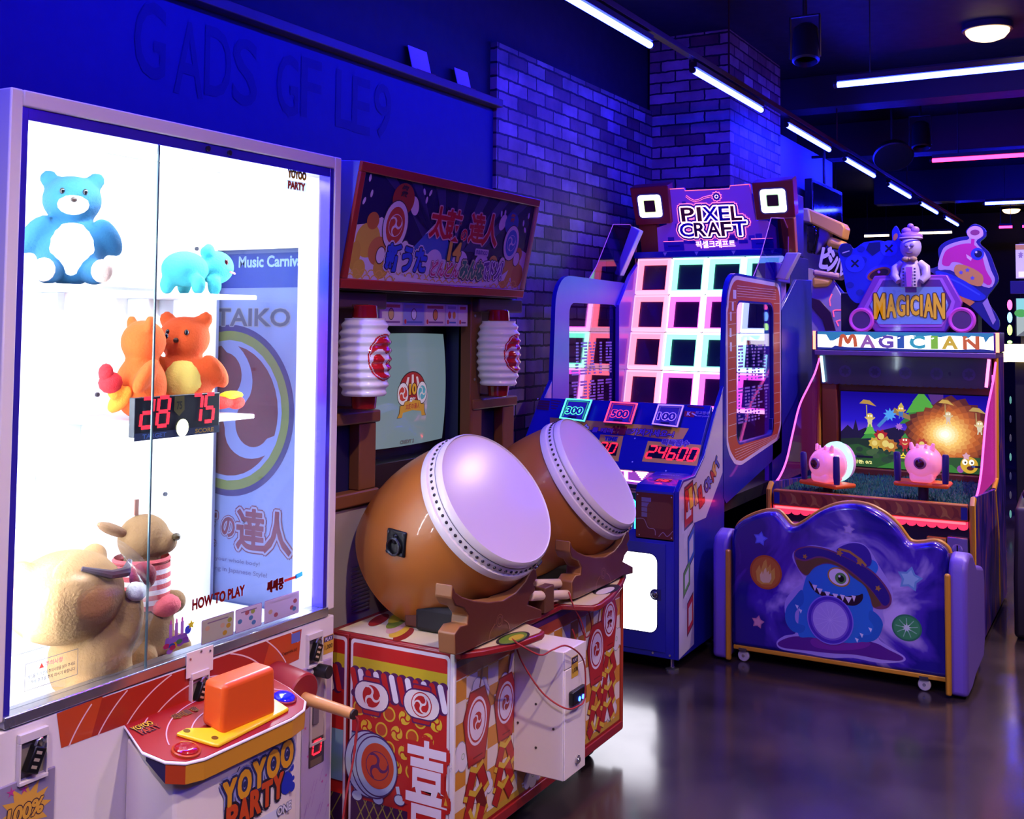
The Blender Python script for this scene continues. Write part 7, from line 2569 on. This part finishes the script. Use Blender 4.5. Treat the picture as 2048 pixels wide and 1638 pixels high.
def bench_mat():
    m = D.materials.new('bench_print')
    m.use_nodes = True
    nt = m.node_tree
    b = nt.nodes['Principled BSDF']
    tc = nt.nodes.new('ShaderNodeTexCoord')
    nz = nt.nodes.new('ShaderNodeTexNoise')
    nz.inputs['Scale'].default_value = 3.4
    nz.inputs['Detail'].default_value = 3
    nz.inputs['Distortion'].default_value = 2.2
    nt.links.new(tc.outputs['Object'], nz.inputs['Vector'])
    # pale swirl gathers around the monster
    vm = nt.nodes.new('ShaderNodeVectorMath')
    vm.operation = 'DISTANCE'
    vm.inputs[1].default_value = (-1.10, BYF, .36)
    nt.links.new(tc.outputs['Object'], vm.inputs[0])
    mr = nt.nodes.new('ShaderNodeMapRange')
    mr.inputs[1].default_value = .16
    mr.inputs[2].default_value = .46
    mr.inputs[3].default_value = .34
    mr.inputs[4].default_value = -.12
    nt.links.new(vm.outputs['Value'], mr.inputs[0])
    ad = nt.nodes.new('ShaderNodeMath')
    ad.operation = 'ADD'
    nt.links.new(nz.outputs[0], ad.inputs[0])
    nt.links.new(mr.outputs[0], ad.inputs[1])
    cr = nt.nodes.new('ShaderNodeValToRGB')
    cr.color_ramp.elements[0].position = .45
    cr.color_ramp.elements[0].color = lin('1e1480')
    cr.color_ramp.elements[1].position = .92
    cr.color_ramp.elements[1].color = lin('cbb8f0')
    e = cr.color_ramp.elements.new(.64)
    e.color = lin('4a2cb0')
    nt.links.new(ad.outputs[0], cr.inputs[0])
    nt.links.new(cr.outputs[0], b.inputs['Base Color'])
    b.inputs['Roughness'].default_value = .16
    b.inputs['Coat Weight'].default_value = .6
    b.inputs['Coat Roughness'].default_value = .03
    return m


BM = bench_mat()
bpn = MB().prism([(x, BYF, z) for x, z in poly], (0, .075, 0)).build('back_panel', BM, bn, .022, 5)
MB().tube([(x, BYF + .066, z) for x, z in pts2[2:-2]], .011, 8).build('gold_piping', GOLD, bn)
bx('bottom_trim', (pts2[0][0] + .01, BYF + .004, zb_ - .014), (pts2[-1][0] - .005, BYF + .06, zb_ + .006), GOLD, bn, .004)
a = Art((-1.15, BYF, .36), (1, 0, 0), (0, 0, 1), .0006)
PB = lambda *t: a.px(*[Z4(*p) for p in t])
PBc = lambda *t: [tuple(p) for p in closed_path([V(p) for p in PB(*t)], 5)]
for (px, py), r, c in (((318, 558), .030, '5a6ae0'), ((873, 500), .024, '9a86c0'), ((302, 1083), .027, 'c07a98'), ((1258, 812), .048, '6aa0d0')):
    u, v = PB((px, py))[0]
    a.star(u, v, r * 1.12, c, 1, .58, 80)
    a.star(u, v, r * .8, {'5a6ae0': '7a8af0', '9a86c0': 'b8a4d8', 'c07a98': 'd89ab0', '6aa0d0': '98c8e0'}[c], 1.4, .58, 80)
u, v = PB((352, 770))[0]
a.oval(u, v, .072, .075, 'b85a28', 1, 40)
a.oval(u, v, .064, .067, 'c8762c', 1.4, 40)
fl_ = [(-.040, -.04), (-.045, 0), (-.028, .03), (-.022, .005), (-.010, .045), (.002, .058), (.008, .02), (.022, .04), (.024, .008), (.040, .025), (.042, -.02), (.025, -.05), (-.02, -.055)]
a.poly([(u + x, v + y) for x, y in fl_], 'e0b040', 1.8)
a.poly([(u + x * .6, v - .014 + y * .6) for x, y in fl_], 'f0dc90', 2.2)
u, v = PB((1240, 1120))[0]
a.oval(u, v, .060, .055, '2f7a5a', 1, 40)
a.oval(u, v, .053, .048, '3f9a5c', 1.4, 40)
for k in range(9):
    t = 2 * pi * k / 9 + .2
    a.line([(u, v), (u + .045 * cos(t), v + .040 * sin(t))], .004, '8ac8a0', 1.8)
a.star(u, v, .02, 'd0e8e0', 2.2, .5, 90, 9)
# monster
a.poly(PBc((420, 1210), (470, 1170), (540, 1150), (480, 1060), (475, 950), (530, 880), (590, 830), (560, 760), (520, 680), (540, 630), (640, 600), (760, 615), (830, 590), (930, 580), (1000, 620), (1060, 720), (1140, 860), (1150, 960), (1090, 1010), (1100, 1090), (1060, 1180), (1130, 1240), (1225, 1300), (1210, 1335), (1060, 1340), (900, 1310), (760, 1310), (600, 1280), (450, 1255)), 'a898e0', 1)
a.poly(PBc((430, 1212), (520, 1175), (640, 1180), (760, 1200), (900, 1190), (1040, 1215), (1120, 1255), (1215, 1305), (1190, 1328), (1070, 1318), (920, 1290), (760, 1280), (600, 1262), (460, 1245)), '5a1f88', 1.6)
a.poly(PBc((640, 1190), (760, 1175), (900, 1190), (1010, 1215), (960, 1250), (800, 1262), (660, 1240)), '7a2a9a', 1.9)
a.poly(PBc((610, 790), (640, 745), (720, 710), (830, 705), (930, 760), (990, 850), (1020, 950), (1030, 1060), (1020, 1180), (900, 1215), (760, 1200), (640, 1180), (560, 1170), (560, 1050), (580, 900)), '2a78d0', 2.2)
a.poly(PBc((580, 880), (530, 930), (480, 1000), (478, 1080), (520, 1140), (580, 1150), (600, 1110), (545, 1085), (540, 1020), (590, 960)), '2468c0', 2.5)
a.poly(PBc((1010, 1010), (1060, 1040), (1090, 1100), (1060, 1180), (1000, 1210), (930, 1200), (940, 1170), (1010, 1160), (1030, 1110), (1000, 1060)), '2468c0', 2.5)
a.poly(PBc((990, 690), (1040, 700), (1060, 740), (1040, 780), (1000, 760)), '2f80d8', 1.9)
for px, py in ((548, 985), (570, 1012), (1010, 1130), (955, 1165), (925, 1195)): 
    u, v = PB((px, py))[0]
    a.poly([(u - .008, v + .008), (u + .008, v + .004), (u + .002, v - .012)], 'd8e0f0', 3)
# mouth and teeth
a.poly(PBc((622, 820), (660, 860), (730, 900), (830, 920), (930, 915), (962, 905), (960, 945), (920, 978), (860, 975), (760, 940), (680, 905), (640, 865)), '2a0c28', 3)
for px, py, w_ in ((660, 862, 16), (692, 885, 18), (740, 905, 18), (790, 918, 18), (835, 925, 16), (872, 938, 22), (906, 930, 14)):
    a.poly(PB((px - w_, py - 16), (px + w_, py - 10), (px + 2, py + 26)), 'e6e0ee', 3.6)
# eye
u, v = PB((812, 800))[0]
a.oval(u, v, .049, .040, 'b8862c', 3, 30, -.35)
a.oval(u, v, .043, .034, 'e8e2e8', 3.4, 30, -.35)
a.oval(u + .008, v - .004, .024, .024, '5a9a4a', 3.8, 24)
a.oval(u + .010, v - .006, .013, .014, '0c1418', 4.2, 20)
a.oval(u + .003, v + .004, .005, .005, 'ffffff', 4.6, 10)
# hat
a.poly(PBc((530, 668), (545, 625), (610, 605), (700, 612), (790, 640), (900, 690), (1010, 750), (1090, 830), (1140, 910), (1140, 970), (1100, 1000), (1030, 990), (1010, 930), (980, 860), (900, 800), (830, 745), (740, 715), (660, 740), (610, 790), (560, 750)), '7a3a68', 4.4)
a.poly(PBc((538, 668), (550, 632), (612, 614), (700, 622), (790, 650), (900, 700), (1005, 758), (1082, 836), (1128, 912), (1128, 962), (1090, 975), (1010, 870), (900, 770), (790, 700), (690, 668), (600, 690)), '2c1a80', 4.8)
a.poly(PBc((545, 690), (600, 700), (690, 678), (790, 708), (890, 772), (1000, 868), (1075, 965), (1060, 985), (1030, 985), (1010, 930), (975, 856), (900, 796), (830, 740), (740, 708), (660, 735), (612, 785), (562, 745)), '6a4a30', 5.2)
a.poly(PBc((800, 640), (830, 605), (900, 585), (970, 600), (1010, 650), (1018, 710), (985, 735), (900, 695)), '3a1f98', 5.6)
a.line(PB((810, 622), (880, 640), (950, 690), (985, 730)), .010, 'b88a3a', 6)
for px, py, r in ((818, 648, .016), (945, 705, .018), (600, 670, .012), (1060, 870, .014)): a.star(*PB((px, py))[0], r, 'b8863a', 6.2, .5, 70)
# crystal ball
u, v = PB((758, 1070))[0]
for r, c in ((.104, '8a78e0'), (.099, '4a2ab8'), (.086, '7a5ad0'), (.078, 'b4a4e8')): a.oval(u, v, r * .95, r, c, 6.4 + (.104 - r) * 40, 44)
for k in range(14):
    t = 2 * pi * k / 14
    a.line([(u, v), (u + .066 * cos(t), v + .068 * sin(t))], .0016, 'c8bcf0', 8)
a.build('monster_print', bpn)
# end panels
endp = [(BYF - .035, .0), (BYF - .035, .50), (BYF - .01, .545), (BYF + .06, .565), (BYF + .16, .545), (BYF + .27, .475), (BYF + .50, .43), (BYF + .54, .38), (BYF + .54, .10), (BYF + .48, .03), (BYF + .20, .02), (BYF + .10, .0)]
for x0, x1, s in ((pts2[-1][0] + .002, pts2[-1][0] + .075, 1), (pts2[0][0] - .075, pts2[0][0] - .002, -1)):
    ep = MB().prism([(x0, y, z + .012) for y, z in endp], (x1 - x0, 0, 0)).build('end_panel', mat('6a50b4', .45, bump=.15, scale=120), bn, .020, 4)
    xg = x0 - .002 if s > 0 else x1 + .002
    MB().box((xg - .012, BYF - .045, .012), (xg + .012, BYF - .020, .50)).build('gold_front_edge', GOLD, ep, .008)
bx('seat', (pts2[0][0] + .01, BYF + .08, .30), (pts2[-1][0] - .01, BYF + .50, .42), mat('2a1a60', .4), bn, .02)
bx('seat_base', (pts2[0][0] + .02, BYF + .08, .06), (pts2[-1][0] - .02, BYF + .46, .30), mat('15101f', .5), bn, .004)
for px, py in ((1489, 1325), (1850, 1378)):
    c = at(px, py, y=BYF + .03)
    for yy in (BYF + .022, BYF + .42):
        cs = MB().lathe([(0, .014), (0, .026), (.020, .026), (.020, .014)], (c.x, yy - .01, .0265), (0, 1, 0), 24).build('caster', mat('b4b0b8', .35), bn, .004)
        MB().cyl((c.x, yy - .012, .0265), (c.x, yy + .012, .0265), .007, n=12).build('axle', mat('d0d0d8', .25, .8), cs)
        MB().box((c.x - .018, yy - .02, .05), (c.x + .018, yy + .02, .062)).build('caster_plate', mat('707078', .3, .8), cs)
# ================================================================ machines farther back
# tall white-and-wood machine with a tilted mallet-shaped topper, behind the wizard game
YB = 8.0
bb_ = thing('mallet_topped_cabinet', 'tall pale game cabinet topped by a tilted orange mallet with black and white lettering', 'game machine', (-1.95, 8.25, 0))
prof = [(7.95, .02), (7.95, 1.20), (8.02, 1.35), (8.10, 1.95), (8.55, 1.95), (8.60, 1.8), (8.60, .02)]
MB().prism([(-2.20, y, z) for y, z in prof], (.03, 0, 0)).build('left_side', mat('b8a8c0', .4), bb_, .004)
sw = [at(*p, y=8.0) for p in ((1622, 660), (1625, 560), (1655, 540), (1700, 622), (1706, 700), (1640, 720))]
MB().prism([(p.x, 7.99, p.z) for p in sw], (0, .03, 0)).build('pale_wing', mat('b0a2c4', .4, coat=.2), bb_, .004)
dk2 = [at(*p, y=7.98) for p in ((1622, 595), (1640, 600), (1662, 625), (1676, 680), (1660, 690), (1645, 640), (1622, 612))]
MB().prism([(p.x, 7.975, p.z) for p in dk2], (0, .014, 0)).build('dark_trim', mat('3a1c40', .4), bb_, .003)
bx('cabinet_body', (-2.17, 8.05, .02), (-1.70, 8.60, 1.75), mat('6a5a78', .5), bb_, .01)
q = [at(*p, y=8.1) for p in ((1655, 545), (1700, 600), (1712, 640), (1690, 650), (1668, 600))]
MB().prism([(p.x, 8.09, p.z) for p in q], (0, .03, 0)).build('blue_wing', mat('2a2ac0', .4), bb_, .004)
a = Art((-1.8, 7.989, 1.6), (1, 0, 0), (0, 0, 1), .001)
for pts in (((1664, 588), (1659, 600), (1661, 612)), ((1666, 622), (1671, 620), (1684, 620)), ((1666, 622), (1668, 634)), ((1672, 643), (1681, 640)), ((1673, 643), (1677, 652))):
    a.line(a.px(*pts), .008, glow((1.0, .08, .25), 1.6), 1)
a.build('neon_lines', bb_)
# tilted topper
MW = mat('c88a48', .4, 0, .10, ecol='ffb060')
MT = mat('b89a72', .4)
tp = lambda px, py, y: at(px, py, y=y)


def beam(pts, y0, t, name, m, parent, bev=.012):
    return MB().prism([(p.x, y0, p.z) for p in (tp(a_, b_, y0) for a_, b_ in pts)], (0, t, 0)).build(name, m, parent, bev, 3)


beam(((1600, 416), (1617, 416), (1622, 446), (1592, 440)), 7.92, .20, 'beam_end', MT, bb_)
beam(((1617, 417), (1684, 446), (1690, 455), (1685, 478), (1640, 455), (1622, 446)), 7.94, .18, 'beam', MW, bb_)
beam(((1612, 448), (1635, 450), (1637, 470), (1628, 508), (1612, 506)), 7.95, .12, 'black_grip', mat('0c0c14', .15, coat=.8), bb_, .02)
beam(((1637, 448), (1660, 456), (1658, 475), (1640, 500), (1628, 512)), 7.97, .12, 'striped_grip', mat('8a7a90', .3, coat=.5), bb_, .02)
beam(((1658, 472), (1690, 484), (1688, 500), (1650, 492)), 7.95, .16, 'mallet_top', MW, bb_, .03)
d_ = beam(((1650, 492), (1688, 500), (1690, 548), (1640, 540)), 7.95, .16, 'printed_drum', mat('100f14', .4), bb_, .03)
beam(((1625, 538), (1682, 546), (1678, 560), (1624, 552)), 7.945, .17, 'drum_rim', mat('d8a890', .4), bb_, .02)
beam(((1624, 553), (1664, 560), (1655, 572), (1624, 574)), 7.95, .16, 'drum_foot', mat('d09a50', .4, 0, .12, ecol='ffb060'), bb_, .02)
a = Art((-1.9, 7.949, 2.05), (1, 0, 0), (0, 0, 1), .001)
u, v = a.px((1650, 518))[0]
WB = mat('e8dcdc', .4)
a.text('ビ', u + .004, v + .01, .065, .16, WB, 1, .05, rot=-.2)
u, v = a.px((1664, 522))[0]
a.text('シ', u + .006, v, .06, .15, WB, 1, .05, rot=-.2)
u, v = a.px((1677, 526))[0]
a.text('バ', u + .01, v - .01, .05, .13, WB, 1, .04, rot=-.2)
u, v = a.px((1686, 534))[0]
a.text('シ', u + .005, v - .02, .035, .09, WB, 1, .04, rot=-.2)
a.build('topper_lettering', d_)

# right edge: racing-style machine with poster, screen and lit side lamps
rm = thing('far_screen_cabinet', 'far dark game cabinet at the right edge with a bright green screen and poster', 'game machine', (-.45, 9.2, 0))
YR = 9.0
X0 = at(2024, 600, y=YR).x
bx('cabinet', (X0 + .01, YR + .02, .02), (X0 + .9, YR + .7, 1.30), mat('0d0a14', .5), rm, .006)
bx('upper_box', (X0 + .05, YR + .05, 1.30), (X0 + .9, YR + .6, 2.15), mat('0e0b16', .5), rm, .006)
ps = bx('poster', (X0 + .03, YR - .01, at(2030, 557, y=YR).z), (X0 + .5, YR, at(2030, 489, y=YR).z), mat('c8c0d8', .4, 0, .35, ecol='c8c0e0'), rm, .001)
a = Art((X0 + .25, YR - .0105, 2.0), (1, 0, 0), (0, 0, 1), .001)
zt_, zb2 = at(2030, 489, y=YR).z - 2.0, at(2030, 557, y=YR).z - 2.0
a.rect(-.22, zt_ - .04, .24, zt_ - .005, mat('b07a50', .4, 0, .3, ecol='c08a60'), 1)
for k in range(12): a.star(rnd.uniform(-.19, .2), rnd.uniform(zt_ - .15, zt_ - .06), .02, 'a090b8', 1.2)
a.oval(-.08, (zt_ + zb2) / 2 - .02, .06, .07, '2a1a20', 2)
a.oval(-.07, (zt_ + zb2) / 2 - .04, .045, .05, 'b88a70', 2.4)
a.rect(-.20, zb2 + .01, .22, zb2 + .05, mat('e8e0f0', .4, 0, .5, ecol='ffffff'), 1.5)
a.build('poster_print', ps)
bx('blue_bar', (X0 - .01, YR - .02, at(2030, 588, y=YR).z), (X0 + .6, YR + .02, at(2030, 562, y=YR).z), mat('141468', .35), rm, .004)
z0_, z1_ = at(2030, 672, y=YR).z, at(2030, 597, y=YR).z
ds_ = bx('screen', (X0 + .02, YR - .01, z0_), (X0 + .7, YR, z1_), mat('101018', .2), rm, .001)
a = Art((X0 + .30, YR - .0105, (z0_ + z1_) / 2), (1, 0, 0), (0, 0, 1), .001)
hh_ = (z1_ - z0_) / 2
a.rect(-.27, -hh_, .38, hh_, glow('8ad8e0', 1), 1)
a.rect(-.27, -hh_, .38, -.0, glow('a8b8b8', 1), 1.3)
for k in range(9): a.oval(-.24 + .07 * k, .03, .045, .03, glow('4ab04a', .9), 1.6, 14)
a.poly([(-.27, -hh_), (-.1, -.01), (0, -.01), (.1, -hh_)], glow('707a80', .8), 1.5)
a.build('screen_picture', ds_)
for k, (py, c) in enumerate(((610, (1.0, .1, .35)), (635, (.2, .5, 1.0)), (660, (.5, 1.0, .15)), (684, (.3, 1, .2)))):
    p = at(2020, py, y=YR)
    MB().ball((p.x, YR - .02, p.z), (.018, .02, .040 if k < 3 else .012), 12).build('side_light', glow(c, 3.5), rm)
for px, w_, nm in ((2009, .055, 'narrow'), (2042, .20, 'wide')):
    p = at(px, 706, y=YR - .05)
    bx('warm_lamp_box', (p.x - w_ / 2, YR - .10, p.z - .065), (p.x + w_ / 2, YR - .03, p.z + .065), glow('ffdca0', 4.5), rm, .012)
for k in range(10):
    p = at(2021, 800 + 38 * k, y=YR)
    if p.z > .05: MB().ball((p.x, YR + .0, p.z), (.008, .008, .03), 8).build('dim_side_light', glow(((.3, .9, .8), (.3, .3, 1.0), (.6, .5, .9))[k % 3], .10 if k % 3 else .4), rm)

# black bench end at the lower right
sb_ = thing('dark_seat_unit', 'dark sloping seat unit at the lower right edge beside the wizard game', 'seat', (-.3, 6.05, 0))
pts = [(5.88, 0.012), (5.88, .30), (6.0, .62), (6.35, .66), (6.60, .40), (6.60, .012)]
xs0 = at(2022, 1285, z=0).x
MB().prism([(xs0 + .01, y, z) for y, z in pts], (.5, 0, 0)).build('seat_shell', mat('1d1722', .5, coat=.2), sb_, .02, 3)
bx('plinth', (xs0 + .03, 5.91, 0), (xs0 + .48, 6.57, .014), BLK, sb_, 0)
bx('cushion', (xs0 + .04, 6.05, .655), (xs0 + .46, 6.33, .70), mat('2a2030', .6), sb_, .015)
